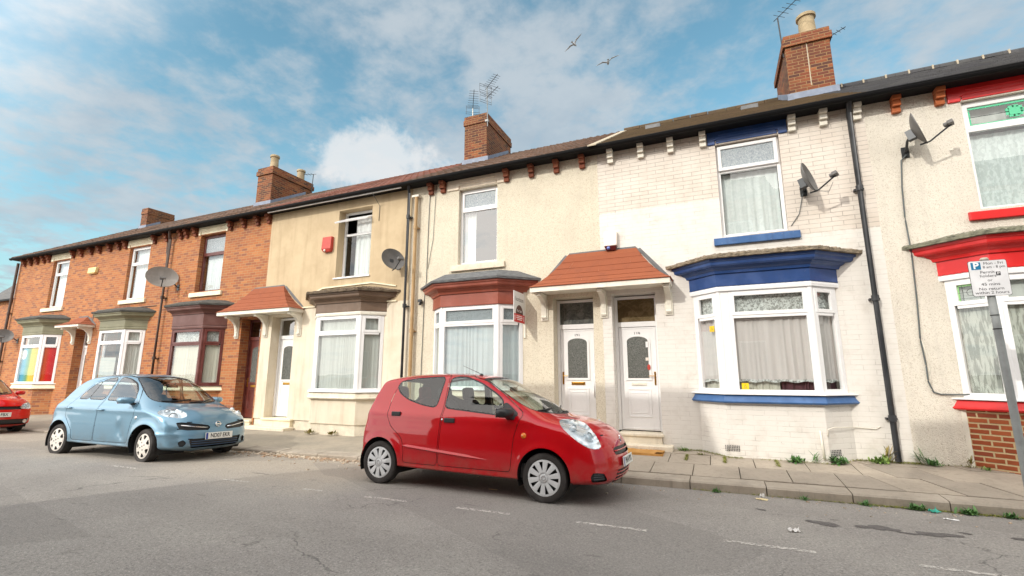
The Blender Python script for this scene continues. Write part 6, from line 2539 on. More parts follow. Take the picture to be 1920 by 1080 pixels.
def smooth_interp(xs, ys):
    xs, ys = np.array(xs, float), np.array(ys, float)
    xd = np.linspace(xs[0], xs[-1], 400)
    yd = np.interp(xd, xs, ys)
    k = np.ones(31) / 31
    yd = np.convolve(np.pad(yd, 15, mode='edge'), k, 'valid')
    return lambda x: np.interp(x, xd, yd)


def build_car(cfg):
    LOCAL[0] = True
    root = empty(cfg['name'], cfg['loc'], cfg['label'], 'car', 'cars parked along the kerb', cfg['rot'])
    arches = cfg['arches']
    ws, wz = smooth_interp(*cfg['sect']), smooth_interp(*cfg['plan'])

    def W(x, z):
        return ws(z) * wz(x)

    def bumps(x, z):
        r_ = np.zeros_like(x)
        for ax, az, ar in arches:
            d = np.hypot(x - ax, z - az)
            r_ += cfg['flare'] * np.exp(-((d - ar) / 0.055) ** 2) * np.clip((z - 0.1) / 0.2, 0, 1)
        if 'crease' in cfg:
            for (x0, z0), (x1, z1), hh, wd in cfg['crease']:
                t = np.clip((x - x0) / (x1 - x0), 0, 1)
                zl = z0 + (z1 - z0) * t
                f = np.exp(-((z - zl) / wd) ** 2) * np.clip((x - x0 + 0.04) / 0.08, 0, 1) * np.clip((x1 - x + 0.12) / 0.24, 0, 1)
                r_ += hh * f
        if 'dents' in cfg:
            for dx_, dz2, dr, dh in cfg['dents']:
                r_ += dh * np.exp(-((x - dx_) ** 2 + ((z - dz2) * 0.8) ** 2) / dr ** 2)
        return r_
    sh = CarShell(cfg['prof'], W, cfg.get('nexp', 2.3), cfg.get('step', 0.02), cfg.get('spine', (0.5, 2.0, 0.62)), bumps)
    reg = sh.region
    # wheel openings
    for ax, az, ar in arches:
        reg('void', lambda c, ax=ax, az=az, ar=ar: np.maximum(np.hypot(c[:, 0] - ax, c[:, 2] - az) - ar, 0.40 - c[:, 1]))
    # glass
    for nm, poly in cfg['side_glass']:
        pl_ = fillet(poly, 0.06)
        reg(nm, lambda c, pl_=pl_: np.maximum(sdf(pl_, c[:, 0], c[:, 2]), 0.3 - c[:, 1]))
        reg('window_seal', lambda c, pl_=pl_: np.maximum(sdf(pl_, c[:, 0], c[:, 2]) - cfg.get('seal', 0.016), 0.3 - c[:, 1]))
    for nm, poly, cond in cfg['end_glass']:
        full = chaikin(list(poly) + [(-y, z) for y, z in poly[::-1]], 2)
        reg(nm, lambda c, full=full, cond=cond: np.maximum(sdf(full, c[:, 1], c[:, 2]), cond(c)))
        reg('window_seal', lambda c, full=full, cond=cond: np.maximum(sdf(full, c[:, 1], c[:, 2]) - 0.014, cond(c)))
    # lamps, grilles, handles' recess ... in side view
    for nm, poly in cfg.get('side_regions', []):
        reg(nm, lambda c, poly=poly: np.maximum(sdf(poly, c[:, 0], c[:, 2]), 0.25 - c[:, 1]))
    for nm, ctr, t1, t2, ra, rb_ in cfg.get('ellipses', []):
        ctr, t1, t2 = (np.array(q, float) for q in (ctr, t1, t2))
        t1 /= np.linalg.norm(t1)
        t2 -= t1 * t1.dot(t2)
        t2 /= np.linalg.norm(t2)
        nn = np.cross(t1, t2)
        reg(nm, lambda c, ctr=ctr, t1=t1, t2=t2, nn=nn, ra=ra, rb_=rb_: np.maximum(
            (np.sqrt((((c - ctr) @ t1) / ra) ** 2 + (((c - ctr) @ t2) / rb_) ** 2) - 1) * rb_, np.abs((c - ctr) @ nn) - 0.22))
    for nm, poly in cfg.get('front_regions', []):
        reg(nm, lambda c, poly=poly: np.maximum(sdf(poly, c[:, 1], c[:, 2]), cfg['xfront'] - c[:, 0]))
    # panel gaps
    for nm, poly in cfg['doors']:
        pl_ = fillet(poly, 0.05)
        gp = 0.0035
        reg('gap', lambda c, pl_=pl_: np.maximum(np.abs(sdf(pl_, c[:, 0], c[:, 2])) - gp, 0.3 - c[:, 1]), cut=False)
        isocut(sh.bm, lambda c, pl_=pl_: np.maximum(sdf(pl_, c[:, 0], c[:, 2]) - gp, 0.3 - c[:, 1]))
        isocut(sh.bm, lambda c, pl_=pl_: np.maximum(sdf(pl_, c[:, 0], c[:, 2]) + gp, 0.3 - c[:, 1]))
        reg(nm, lambda c, pl_=pl_: np.maximum(sdf(pl_, c[:, 0], c[:, 2]), 0.3 - c[:, 1]), cut=False)
    for fn in cfg.get('gaps', []):
        gp = 0.003
        isocut(sh.bm, lambda c, fn=fn: fn(c) - gp)
        isocut(sh.bm, lambda c, fn=fn: fn(c) + gp)
        reg('gap', lambda c, fn=fn: np.abs(fn(c)) - gp, cut=False)
    sh.finish()
    pm = cfg['paint']
    sh.part('body', mats=pm, parent=root)
    for nm, _ in cfg['doors']:
        for sd in (1, -1):
            if nm in sh.groups:
                sh.part(nm, False, sd, 'door', pm, root)
    for nm, _ in cfg['side_glass']:
        for sd in (1, -1):
            sh.part(nm, False, sd, 'side_window', M_TRIM if 'tri' in nm else cfg['glass'], root)
    for nm, _, _ in cfg['end_glass']:
        sh.part(nm, True, 1, nm, cfg['glass'], root)
    sh.part('window_seal', True, 1, 'window_seal', M_SEAL, root)
    sh.part('gap', True, 1, 'panel_gap', M_SEAL, root, inset=0.006)
    seen = set()
    for nm, _ in list(cfg.get('side_regions', [])) + [e_[:2] for e_ in cfg.get('ellipses', [])]:
        if nm in seen:
            continue
        seen.add(nm)
        if nm.startswith('headlight'):
            for sd in (1, -1):
                ref = sh.part(nm, False, sd, 'headlight', M_REFL, root, inset=0.045, pin=True)
                sh.part(nm, False, sd, 'lens', M_LENS, ref)
                bl_ = MB()
                for (bx, bz, br) in cfg['bulbs']:
                    p = sh.at_side(bx, bz, sd, -0.05)
                    nrm = Vector((0.8, 0.45 * sd, 0.35)).normalized()
                    bl_.lathe([(0.001, 0.02), (br * 0.6, 0.016), (br * 0.92, 0.004), (br, 0.0), (br, 0.018), (br * 1.12, 0.018), (br * 1.12, -0.03)], p, nrm, 22)
                bl_.build('bulb', M_REFL2, ref, smooth=40)
        elif nm.startswith('tail'):
            for sd in (1, -1):
                sh.part(nm, False, sd, 'tail_light', M_REDLENS, root)
        elif nm.startswith('fog'):
            for sd in (1, -1):
                sh.part(nm, False, sd, 'fog_grille', M_TRIM, root, inset=0.02)
    seen = set()
    for nm, _ in cfg.get('front_regions', []):
        if nm in seen:
            continue
        seen.add(nm)
        if cfg.get('split_grille') and nm == 'grille':
            for sd in (1, -1):
                sh.part(nm, False, sd, nm, M_TRIM, root, inset=0.025)
        else:
            sh.part(nm, True, 1, nm, M_TRIM, root, inset=0.025)
    # wheel housings
    for ax, az, ar in arches:
        for sd in (1, -1):
            k = MB()
            yo = float(W(np.array([ax]), np.array([az + ar]))[0])
            arc = [R(-22 + 224 * q / 30) for q in range(31)]
            rr = ar + 0.012
            pts = [(ax + rr * math.cos(t), az + rr * math.sin(t)) for t in arc]
            for (xa, za), (xb, zb) in zip(pts, pts[1:]):
                k.quad((xa, sd * 0.30, za), (xb, sd * 0.30, zb), (xb, sd * (yo - 0.02), zb), (xa, sd * (yo - 0.02), za))
            k.poly([(x_, sd * 0.30, z_) for x_, z_ in pts])
            k.build('wheel_housing', M_SEAL, root)
    # cabin
    cb = MB()
    cb.box(*cfg['tub'])
    c0 = cfg['dash']
    cb.prism([(c0[0], -0.62, c0[1] - 0.3), (c0[0] - 0.05, -0.62, c0[1]), (c0[0] + 0.25, -0.62, c0[1] + 0.04), (c0[2], -0.6, c0[1] + 0.01), (c0[2], -0.6, c0[1] - 0.3)], (0, 1.24, 0))
    cb.build('dashboard', M_CABIN, root)
    sw = MB()
    sx, sy, sz = c0[0] - 0.16, cfg.get('wheel_y', -0.33), c0[1] + 0.02
    ring = [Vector((sx + 0.07 * math.sin(t) * 1.0, sy + 0.18 * math.cos(t), sz + 0.165 * math.sin(t))) for t in [2 * math.pi * k / 24 for k in range(25)]]
    sw.tube(ring, 0.013, 8)
    sw.tube([(sx, sy - 0.17, sz), (sx, sy + 0.17, sz)], 0.012, 6)
    sw.tube([(sx, sy, sz), (c0[0] + 0.1, sy, c0[1] - 0.1)], 0.03, 8)
    sw.build('steering_wheel', M_TRIM, root, smooth=True)
    for (sx, sy, sm) in cfg['seats']:
        seat(root, sx, sy, sm)
    rm = MB()
    mp = cfg['mirror_in']
    rm.obox(mp, (0.015, 0, 0), (0, 0.1, 0), (0, 0, 0.03))
    rm.tube([(mp[0] + 0.02, 0, mp[2]), (mp[0] + 0.07, 0, mp[2] + 0.05)], 0.008, 6)
    rm.build('rear_view_mirror', M_TRIM, root, bevel=0.006)
    # wheels
    for i, (ax, az, ar) in enumerate(arches):
        for sd in (1, -1):
            yw = sd * (cfg['track'] / 2)
            wheel(root, ax, yw, sd, cfg['tyre'], cfg['rim'], cfg['cap'], cfg['m_cap'], steer=cfg.get('steer', 0.0) if ax > 1 else 0.0)
    # door mirrors
    for sd in (1, -1):
        m = MB()
        mx, mz = cfg['mirror']
        p = sh.at_side(mx, mz - 0.05, sd)
        c = Vector((mx, p.y + sd * 0.13, mz))
        n1, n2 = 12, 18
        vs, fs = [], []
        for i in range(n1 + 1):
            th = -math.pi / 2 + math.pi * i / n1
            for j in range(n2):
                ph = 2 * math.pi * j / n2
                f = lambda v, e=0.75: math.copysign(abs(v) ** e, v)
                q = Vector((0.10 * f(math.cos(th)) * f(math.cos(ph)), 0.115 * f(math.cos(th)) * f(math.sin(ph)), 0.058 * f(math.sin(th))))
                if q.x < -0.03:
                    q.x = -0.03 + (q.x + 0.03) * 0.2
                q.x += -sd * q.y * 0.25
                vs.append(c + q)
        for i in range(n1):
            for j in range(n2):
                fs.append((i * n2 + j, i * n2 + (j + 1) % n2, (i + 1) * n2 + (j + 1) % n2, (i + 1) * n2 + j))
        m.add(vs, fs)
        mo = m.build('door_mirror', cfg['m_mirror'], root, smooth=True)
        f = MB()
        f.prism([p + Vector((-0.02, -sd * 0.02, -0.05)), p + Vector((0.10, -sd * 0.02, -0.05)), c + Vector((0.05, -sd * 0.04, -0.05)), c + Vector((-0.02, -sd * 0.04, -0.05))], (0, 0, 0.045))
        f.build('mirror_foot', M_TRIM, mo, bevel=0.008)
        gq = MB()
        gq.obox(c + Vector((-0.05, 0, 0)), (0.004, 0, 0), (0.02 * -sd, 0.09, 0), (0, 0, 0.055))
        gq.build('mirror_glass', M_CHROME, mo, bevel=0.003)
        # door handles
        for hx, hz, hl in cfg['handles']:
            a = sh.at_side(hx, hz, sd, 0.0)
            h = MB()
            if cfg['handle_style'] == 'flap':
                h.obox(a + Vector((0, sd * 0.004, 0)), (hl / 2, 0, 0), (0, 0.013, 0), (0, 0, 0.029))
                h.build('door_handle', M_TRIM, root, bevel=0.009)
            else:
                h.tube([a + Vector((-hl / 2, 0, 0.0)), a + Vector((-hl / 2 + 0.02, sd * 0.028, 0.002)), a + Vector((hl / 2 - 0.02, sd * 0.03, -0.002)), a + Vector((hl / 2, 0, -0.004))], 0.014, 8)
                h.build('door_handle', pm, root, smooth=True)
    # wipers
    for pts in cfg['wipers']:
        wp = MB()
        wp.tube([sh.at_front(y, z, cfg['xws'], 0.02) for y, z in pts], 0.009, 6)
        wp.build('wiper', M_TRIM, root)
    # plate
    px, pz, tilt = cfg['plate']
    pr = empty('number_plate', (px, 0, pz))
    pr.parent = root
    pr.rotation_euler = (0, -tilt, 0)
    q = MB()
    q.box(-0.008, 0.004, -0.26, 0.26, -0.056, 0.056)
    q.build('plate_sheet', M_PLATE, pr, bevel=0.004)
    text_mesh(cfg['reg'], 0.098, 'registration', M_INK, pr, (0.0045, 0.018, 0), (R(90), 0, R(90)), 0.001, xs=0.84, bold=0.0015)
    q = MB()
    q.box(0.0042, 0.0052, -0.255, -0.215, -0.052, 0.052)
    q.build('country_band', M_PLATEBLUE, pr)
    LOCAL[0] = False
    return root, sh


# ---- red five door hatchback in the middle
red_sect = ([0.14, 0.22, 0.32, 0.50, 0.72, 0.90, 0.98, 1.05, 1.40, 1.52], [0.735, 0.765, 0.785, 0.795, 0.79, 0.765, 0.735, 0.705, 0.575, 0.53])
red_plan = ([-0.6, -0.45, -0.2, 0.3, 1.0, 1.8, 2.4, 2.8, 3.05, 3.25], [0.86, 0.915, 0.965, 0.995, 1.0, 1.0, 0.998, 0.98, 0.945, 0.88])
red_prof = [  # clockwise from the rear sill, seen from the right side: x, z, edge width
    (-0.30, 0.24, 0.10), (-0.45, 0.30, 0.18), (-0.50, 0.46, 0.24), (-0.505, 0.64, 0.24), (-0.475, 0.80, 0.24), (-0.42, 0.95, 0.17), (-0.36, 1.09, 0.13), (-0.275, 1.26, 0.10),
    (-0.185, 1.392, 0.085), (0.02, 1.445, 0.085), (0.32, 1.478, 0.085), (0.70, 1.495, 0.085), (1.00, 1.492, 0.085), (1.30, 1.47, 0.09), (1.53, 1.42, 0.11), (1.75, 1.315, 0.15),
    (2.05, 1.155, 0.16), (2.33, 1.005, 0.15), (2.45, 0.965, 0.14), (2.65, 0.930, 0.15), (2.86, 0.875, 0.20), (3.02, 0.800, 0.26), (3.12, 0.700, 0.31), (3.175, 0.58, 0.33), (3.20, 0.46, 0.33),
    (3.20, 0.35, 0.29), (3.16, 0.25, 0.20), (3.02, 0.195, 0.11), (2.70, 0.19, 0.07), (2.0, 0.195, 0.06), (1.2, 0.20, 0.06), (0.4, 0.21, 0.06)]
hl = chaikin([(2.50, 0.930), (2.66, 0.925), (2.84, 0.865), (2.98, 0.755), (3.045, 0.645), (3.015, 0.615), (2.92, 0.635), (2.78, 0.72), (2.60, 0.855)], 2)
RED = dict(
    name='red_hatchback', label='glossy red five door hatchback with silver ten spoke hubcaps parked before door 121',
    loc=(-4.31, -2.93, -0.032), rot=(R(-2.2), 0, R(-1.0)), paint=M_CAR_RED, glass=M_CARGLASS,
    arches=[(0.0, 0.285, 0.325), (2.40, 0.285, 0.325)], sect=red_sect, plan=red_plan, prof=red_prof, flare=0.014,
    crease=[((-0.3, 0.93), (2.3, 0.885), 0.008, 0.05), ((0.2, 0.245), (2.1, 0.235), 0.014, 0.03)],
    side_glass=[('rear_quarter', [(0.125, 1.29), (0.17, 1.355), (0.45, 1.40), (0.885, 1.425), (0.845, 1.03), (0.62, 1.06), (0.38, 1.12), (0.20, 1.205)]),
                ('front_pane', [(0.99, 1.03), (1.00, 1.40), (1.06, 1.425), (1.22, 1.42), (1.48, 1.335), (1.72, 1.20), (1.83, 1.12), (1.83, 0.965), (1.55, 0.985)]),
                ('tri_pane', [(1.845, 1.115), (1.95, 1.045), (2.06, 0.965), (1.95, 0.955), (1.845, 0.962)])],
    end_glass=[('windscreen', [(0.0, 0.985), (0.30, 0.99), (0.56, 1.02), (0.575, 1.10), (0.535, 1.25), (0.49, 1.375), (0.46, 1.40), (0.25, 1.42), (0.0, 1.425)], lambda c: 1.35 - c[:, 0]),
               ('rear_window', [(0.0, 1.06), (0.40, 1.06), (0.50, 1.10), (0.46, 1.33), (0.42, 1.36), (0.0, 1.37)], lambda c: c[:, 0] + 0.02)],
    side_regions=[('headlight', hl), ('fog', [(2.96, 0.275), (2.95, 0.33), (2.98, 0.375), (3.075, 0.365), (3.10, 0.30), (3.09, 0.275)]),
                  ('tail', chaikin([(-0.55, 0.80), (-0.36, 0.80), (-0.30, 0.95), (-0.24, 1.10), (-0.45, 1.05)], 2))],
    bulbs=[(2.90, 0.745, 0.05), (2.72, 0.84, 0.035)],
    front_regions=[('grille', [(-0.36, 0.535), (0.36, 0.535), (0.40, 0.61), (0.30, 0.625), (-0.30, 0.625), (-0.40, 0.61)]),
                   ('lower_grille', [(-0.42, 0.235), (0.42, 0.235), (0.36, 0.375), (-0.36, 0.375)])],
    xfront=2.7, xws=1.4,
    doors=[('front_door', [(0.955, 0.305), (0.985, 1.05), (0.975, 1.462), (1.22, 1.46), (1.52, 1.375), (1.80, 1.21), (2.13, 0.985), (2.07, 0.88), (2.02, 0.72), (1.975, 0.31)]),
           ('rear_door', [(0.935, 0.305), (0.965, 1.05), (0.955, 1.462), (0.55, 1.445), (0.26, 1.405), (0.12, 1.28), (0.075, 1.12), (0.075, 0.90), (0.16, 0.76), (0.36, 0.62), (0.41, 0.48), (0.40, 0.305)])],
    gaps=[lambda c: np.maximum(np.abs(c[:, 1] - (0.60 - 0.17 * np.clip((c[:, 0] - 2.3) / 0.75, 0, 1) ** 2)), np.maximum(2.36 - c[:, 0], 0.66 - c[:, 2]))],
    tub=(-0.1, 2.2, -0.66, 0.66, 0.24, 0.40), dash=(1.78, 0.93, 2.38), seats=[(1.10, -0.33, M_SEAT), (1.10, 0.33, M_SEAT), (0.32, -0.3, M_SEATRED), (0.32, 0.3, M_SEATRED)],
    mirror_in=(1.66, 0, 1.28), tyre=0.277, rim=0.203, track=1.375, cap='ten', m_cap=M_CAP, mirror=(1.93, 0.995), m_mirror=M_TRIM,
    handles=[(0.235, 0.925, 0.15), (1.10, 0.87, 0.16)], handle_style='flap',
    wipers=[[(-0.52, 1.02), (-0.3, 1.035), (-0.05, 1.05)], [(-0.10, 1.0), (0.12, 1.03), (0.38, 1.06)], [(0.3, 0.99), (0.1, 1.0)]],
    plate=(3.225, 0.455, R(6)), reg='PN14 PYX')
car_r, sh_r = build_car(RED)
LOCAL[0] = True
t = MB()
for z, hw_, rr in ((0.58, 0.35, 0.010), (0.345, 0.36, 0.008), (0.305, 0.38, 0.008), (0.265, 0.40, 0.008)):
    t.tube([sh_r.at_front(y, z, 2.7, -0.004) for y in np.linspace(-hw_, hw_, 15)], rr, 6)
t.build('grille_bar', M_CAR_RED, car_r, smooth=True)
t = MB()
for sd in (1, -1):
    for z in (0.30, 0.325, 0.35):
        t.tube([sh_r.at_side(x, z, sd, -0.012) for x in (2.98, 3.03, 3.075)], 0.005, 6)
t.build('fog_slat', mat('grey slat', (0.05, 0.05, 0.055), 0.5), car_r)
# maker's mark: a chrome angular S
t = MB()
p = sh_r.at_front(0.0, 0.69, 2.7, 0.012)
for a, b_ in (((0.035, 0.03), (-0.03, 0.012)), ((-0.03, 0.012), (0.03, -0.012)), ((0.03, -0.012), (-0.035, -0.03)), ((0.035, 0.03), (0.012, 0.04)), ((-0.035, -0.03), (-0.012, -0.04))):
    t.tube([p + Vector((-0.3 * a[1], a[0], a[1])), p + Vector((-0.3 * b_[1], b_[0], b_[1]))], 0.007, 6)
t.build('badge', M_CHROME, car_r)
for sd in (1, -1):
    t = MB()
    n_seg = 26
    rows = []
    for i in range(n_seg + 1):
        x = 0.37 + (1.72 - 0.37) * i / n_seg
        zc = 0.525 - 0.10 * i / n_seg
        k = min(1.0, i / 2, (n_seg - i) / 7)
        a, b_ = sh_r.at_side(x, zc + 0.020, sd, -0.002), sh_r.at_side(x, zc - 0.014, sd, -0.002)
        top, bot = Vector((x, a.y, zc + 0.022 * k)), Vector((x, b_.y, zc - 0.016 * k))
        mid = Vector((x, (a.y + b_.y) / 2 + sd * 0.020 * k, zc - 0.006 * k))
        rows += [top, mid, bot]
    t.add(rows, [(i * 3 + j, i * 3 + j + 1, (i + 1) * 3 + j + 1, (i + 1) * 3 + j) for i in range(n_seg) for j in range(2)])
    t.build('side_moulding', M_CAR_RED, car_r)
# indicator repeaters
for sd in (1, -1):
    t = MB()
    p = sh_r.at_side(2.15, 0.735, sd)
    t.lathe([(0.001, 0.014), (0.022, 0.011), (0.034, 0.0), (0.034, -0.01)], p, (0, sd, 0.1), 18)
    o = t.build('indicator', M_AMBER, car_r, smooth=True)
    o.scale = (1, 1, 1)
t = MB()
p = sh_r.at_side(0.985, 0.875, -1)
t.lathe([(0.001, 0.008), (0.012, 0.006), (0.014, -0.004)], p, (0, -1, 0), 14)
t.build('door_lock', M_CHROME, car_r, smooth=True)
t = MB()
p = sh_r.at_top(1.30, -0.30)
t.lathe([(0.03, -0.006), (0.026, 0.012), (0.010, 0.022), (0.001, 0.024)], p, (0, 0, 1), 12)
t.tube([p + Vector((0, 0, 0.015)), p + Vector((-0.30, 0, 0.135))], 0.0045, 6, r2=0.0025)
t.build('aerial', M_TRIM, car_r)
LOCAL[0] = False

# ---- pale blue hatchback
blue_sect = ([0.14, 0.24, 0.36, 0.55, 0.75, 0.88, 0.96, 1.03, 1.40, 1.52], [0.745, 0.775, 0.79, 0.80, 0.80, 0.79, 0.74, 0.70, 0.57, 0.52])
blue_plan = ([-0.6, -0.42, -0.2, 0.3, 1.0, 1.8, 2.3, 2.7, 2.95, 3.2], [0.88, 0.93, 0.97, 0.995, 1.0, 1.0, 0.998, 0.98, 0.945, 0.88])
blue_prof = [
    (-0.35, 0.25, 0.10), (-0.50, 0.30, 0.20), (-0.56, 0.46, 0.30), (-0.57, 0.62, 0.32), (-0.54, 0.78, 0.27), (-0.45, 0.92, 0.22), (-0.34, 1.04, 0.18), (-0.20, 1.20, 0.15), (-0.03, 1.345, 0.12),
    (0.19, 1.438, 0.10), (0.50, 1.488, 0.095), (0.85, 1.508, 0.095), (1.15, 1.502, 0.095), (1.42, 1.465, 0.10), (1.62, 1.40, 0.14), (1.85, 1.275, 0.16), (2.10, 1.12, 0.17), (2.34, 0.985, 0.16),
    (2.46, 0.945, 0.16), (2.66, 0.905, 0.18), (2.84, 0.845, 0.23), (2.97, 0.76, 0.28), (3.045, 0.66, 0.30), (3.07, 0.57, 0.31), (3.10, 0.47, 0.32), (3.115, 0.36, 0.29), (3.09, 0.26, 0.20), (2.96, 0.19, 0.12),
    (2.65, 0.185, 0.08), (2.0, 0.20, 0.06), (1.2, 0.205, 0.06), (0.4, 0.215, 0.06)]
bl_h = oval_pts(2.685, 0.80, 0.185, 0.095, -0.48, 40, 2.1)
BLUE = dict(
    name='blue_hatchback', label='pale blue five door hatchback with round headlamps and dented front door', loc=(-11.38, -3.42, -0.05), rot=(R(-2.4), 0, R(3.4)), paint=M_CAR_BLUE, glass=M_CARGLASS_B,
    arches=[(0.0, 0.285, 0.35), (2.38, 0.285, 0.35)], sect=blue_sect, plan=blue_plan, prof=blue_prof, flare=0.022, nexp=2.3,
    crease=[((-0.4, 0.90), (2.5, 0.84), 0.012, 0.06), ((0.2, 0.25), (2.1, 0.24), 0.012, 0.03), ((2.62, 0.475), (3.2, 0.475), 0.011, 0.03)],
    dents=[(1.72, 0.52, 0.10, -0.018), (1.80, 0.40, 0.06, -0.012), (1.66, 0.66, 0.05, 0.008)],
    side_glass=[('rear_quarter', [(0.27, 1.03), (0.34, 1.13), (0.46, 1.24), (0.58, 1.31), (0.665, 1.345), (0.55, 1.03)]),
                ('rear_pane', [(0.575, 1.03), (0.69, 1.355), (0.85, 1.395), (1.06, 1.415), (1.005, 1.025)]),
                ('front_pane', [(1.10, 1.02), (1.155, 1.40), (1.22, 1.415), (1.42, 1.385), (1.62, 1.30), (1.78, 1.17), (1.84, 1.06), (1.84, 1.0)])],
    end_glass=[('windscreen', [(0.0, 0.975), (0.30, 0.98), (0.57, 1.01), (0.60, 1.08), (0.55, 1.25), (0.49, 1.39), (0.45, 1.42), (0.22, 1.44), (0.0, 1.445)], lambda c: 1.40 - c[:, 0]),
               ('rear_window', [(0.0, 1.06), (0.38, 1.06), (0.48, 1.10), (0.45, 1.32), (0.40, 1.36), (0.0, 1.38)], lambda c: c[:, 0] + 0.02)],
    side_regions=[], ellipses=[('headlight', (2.70, 0.60, 0.80), (0.33, -0.20, -0.17), (0.45, 0.75, -0.1), 0.22, 0.118), ('fog', (3.0, 0.57, 0.335), (-0.45, 0.9, 0), (0, 0, 1), 0.058, 0.052)],
    bulbs=[(2.78, 0.76, 0.066), (2.61, 0.84, 0.042)],
    front_regions=[('grille', [(0.16, 0.53), (0.13, 0.605), (0.56, 0.675), (0.655, 0.67), (0.63, 0.565), (0.52, 0.54)]),
                   
                   ('lower_grille', [(-0.44, 0.245), (0.44, 0.245), (0.50, 0.40), (-0.50, 0.40)])],
    xfront=2.55, xws=1.45, split_grille=True,
    doors=[('front_door', [(1.04, 0.305), (1.05, 1.0), (1.115, 1.445), (1.25, 1.455), (1.46, 1.42), (1.70, 1.31), (1.90, 1.12), (2.02, 0.95), (2.04, 0.80), (1.985, 0.62), (1.955, 0.31)]),
           ('rear_door', [(1.02, 0.305), (1.03, 1.0), (1.09, 1.445), (0.82, 1.43), (0.58, 1.365), (0.36, 1.22), (0.22, 1.05), (0.12, 0.90), (0.12, 0.72), (0.26, 0.60), (0.38, 0.48), (0.42, 0.305)])],
    gaps=[lambda c: np.maximum(np.abs(c[:, 1] - (0.61 - 0.14 * np.clip((c[:, 0] - 2.3) / 0.7, 0, 1) ** 2)), np.maximum(2.36 - c[:, 0], 0.66 - c[:, 2])),
          ],
    tub=(-0.1, 2.2, -0.66, 0.66, 0.24, 0.40), dash=(1.80, 0.92, 2.36), seats=[(1.12, -0.33, M_SEAT), (1.12, 0.33, M_SEAT), (0.32, -0.3, M_SEAT), (0.32, 0.3, M_SEAT)],
    mirror_in=(1.72, 0, 1.28), tyre=0.278, rim=0.203, track=1.40, cap='petal', m_cap=M_CAPW, mirror=(1.86, 1.02), m_mirror=M_CAR_BLUE, steer=R(-7),
    handles=[(0.20, 0.86, 0.17), (1.14, 0.845, 0.17)], handle_style='bar',
    wipers=[[(-0.50, 1.01), (-0.25, 1.015), (0.02, 1.04)], [(-0.06, 0.99), (0.2, 1.0), (0.48, 1.04)], [(0.1, 0.98), (0.25, 1.0)]],
    plate=(3.135, 0.435, R(4)), reg='ND07 EKR')
car_b, sh_b = build_car(BLUE)
LOCAL[0] = True
for sd in (1, -1):
    t = MB()
    t.tube([sh_b.at_front(sd * y, z, 2.5, 0.0) for y, z in ((0.19, 0.575), (0.32, 0.585), (0.46, 0.605), (0.60, 0.622))], 0.011, 6)
    t.build('grille_bar', M_CHROME, car_b, smooth=True)
t = MB()
for z in (0.28, 0.32, 0.355):
    t.tube([sh_b.at_front(y, z, 2.5, -0.012) for y in np.linspace(-0.44, 0.44, 15)], 0.007, 6)
t.build('lower_slat', mat('dark blue slat', rgb(60, 84, 112), 0.5), car_b, smooth=True)
t = MB()
p = sh_b.at_front(0.0, 0.625, 2.5, 0.012)
ringp = [p + Vector((-0.25 * 0.04 * math.sin(a), 0.046 * math.cos(a), 0.04 * math.sin(a))) for a in [2 * math.pi * k / 20 for k in range(21)]]
t.tube(ringp, 0.007, 6)
t.obox(p + Vector((0.004, 0, 0)), (0.004, 0, 0), (0, 0.058, 0), (0, 0, 0.009))
t.build('badge', M_CHROME, car_b, smooth=40)
for sd in (1, -1):
    t = MB()
    p = sh_b.at_side(2.10, 0.735, sd)
    t.lathe([(0.001, 0.012), (0.02, 0.010), (0.03, 0.0), (0.03, -0.01)], p, (0, sd, 0.1), 18)
    t.build('indicator', M_REFL, car_b, smooth=True)
LOCAL[0] = False

# ---- the red car cut by the left edge
RED2 = dict(BLUE)
r2_prof = [(x * 1.02, z * (0.98 if z > 0.95 else 1.0), r_) for x, z, r_ in blue_prof]
RED2.update(
    name='scarlet_car', label='scarlet red car at the far left, parked behind the pale blue hatchback', loc=(-19.75, -3.25, -0.05), rot=(R(-2.0), 0, R(1.0)), paint=M_CAR_RED2, m_mirror=M_CAR_RED2, dents=[],
    prof=r2_prof, step=0.028, ellipses=[], side_regions=[('headlight', chaikin([(2.62, 0.70), (2.66, 0.79), (2.80, 0.80), (2.97, 0.74), (3.06, 0.66), (3.04, 0.62), (2.82, 0.63)], 2))], bulbs=[(2.88, 0.715, 0.05)],
    front_regions=[('grille', [(-0.50, 0.62), (0.50, 0.62), (0.52, 0.70), (-0.52, 0.70)]), ('lower_grille', [(-0.62, 0.25), (0.62, 0.25), (0.70, 0.385), (-0.70, 0.385)])],
    gaps=[], split_grille=False, plate=(3.19, 0.50, R(4)), reg='NA62 FBX', steer=0)
car_s, sh_s = build_car(RED2)
LOCAL[0] = True
t = MB()
for sd in (1, -1):
    p = sh_s.at_front(sd * 0.60, 0.32, 2.5, -0.01)
    t.lathe([(0.001, 0.0), (0.045, 0.0), (0.05, -0.01)], p, (1, sd * 0.4, 0), 16)
t.build('fog_lamp', M_REFL, car_s)
LOCAL[0] = False


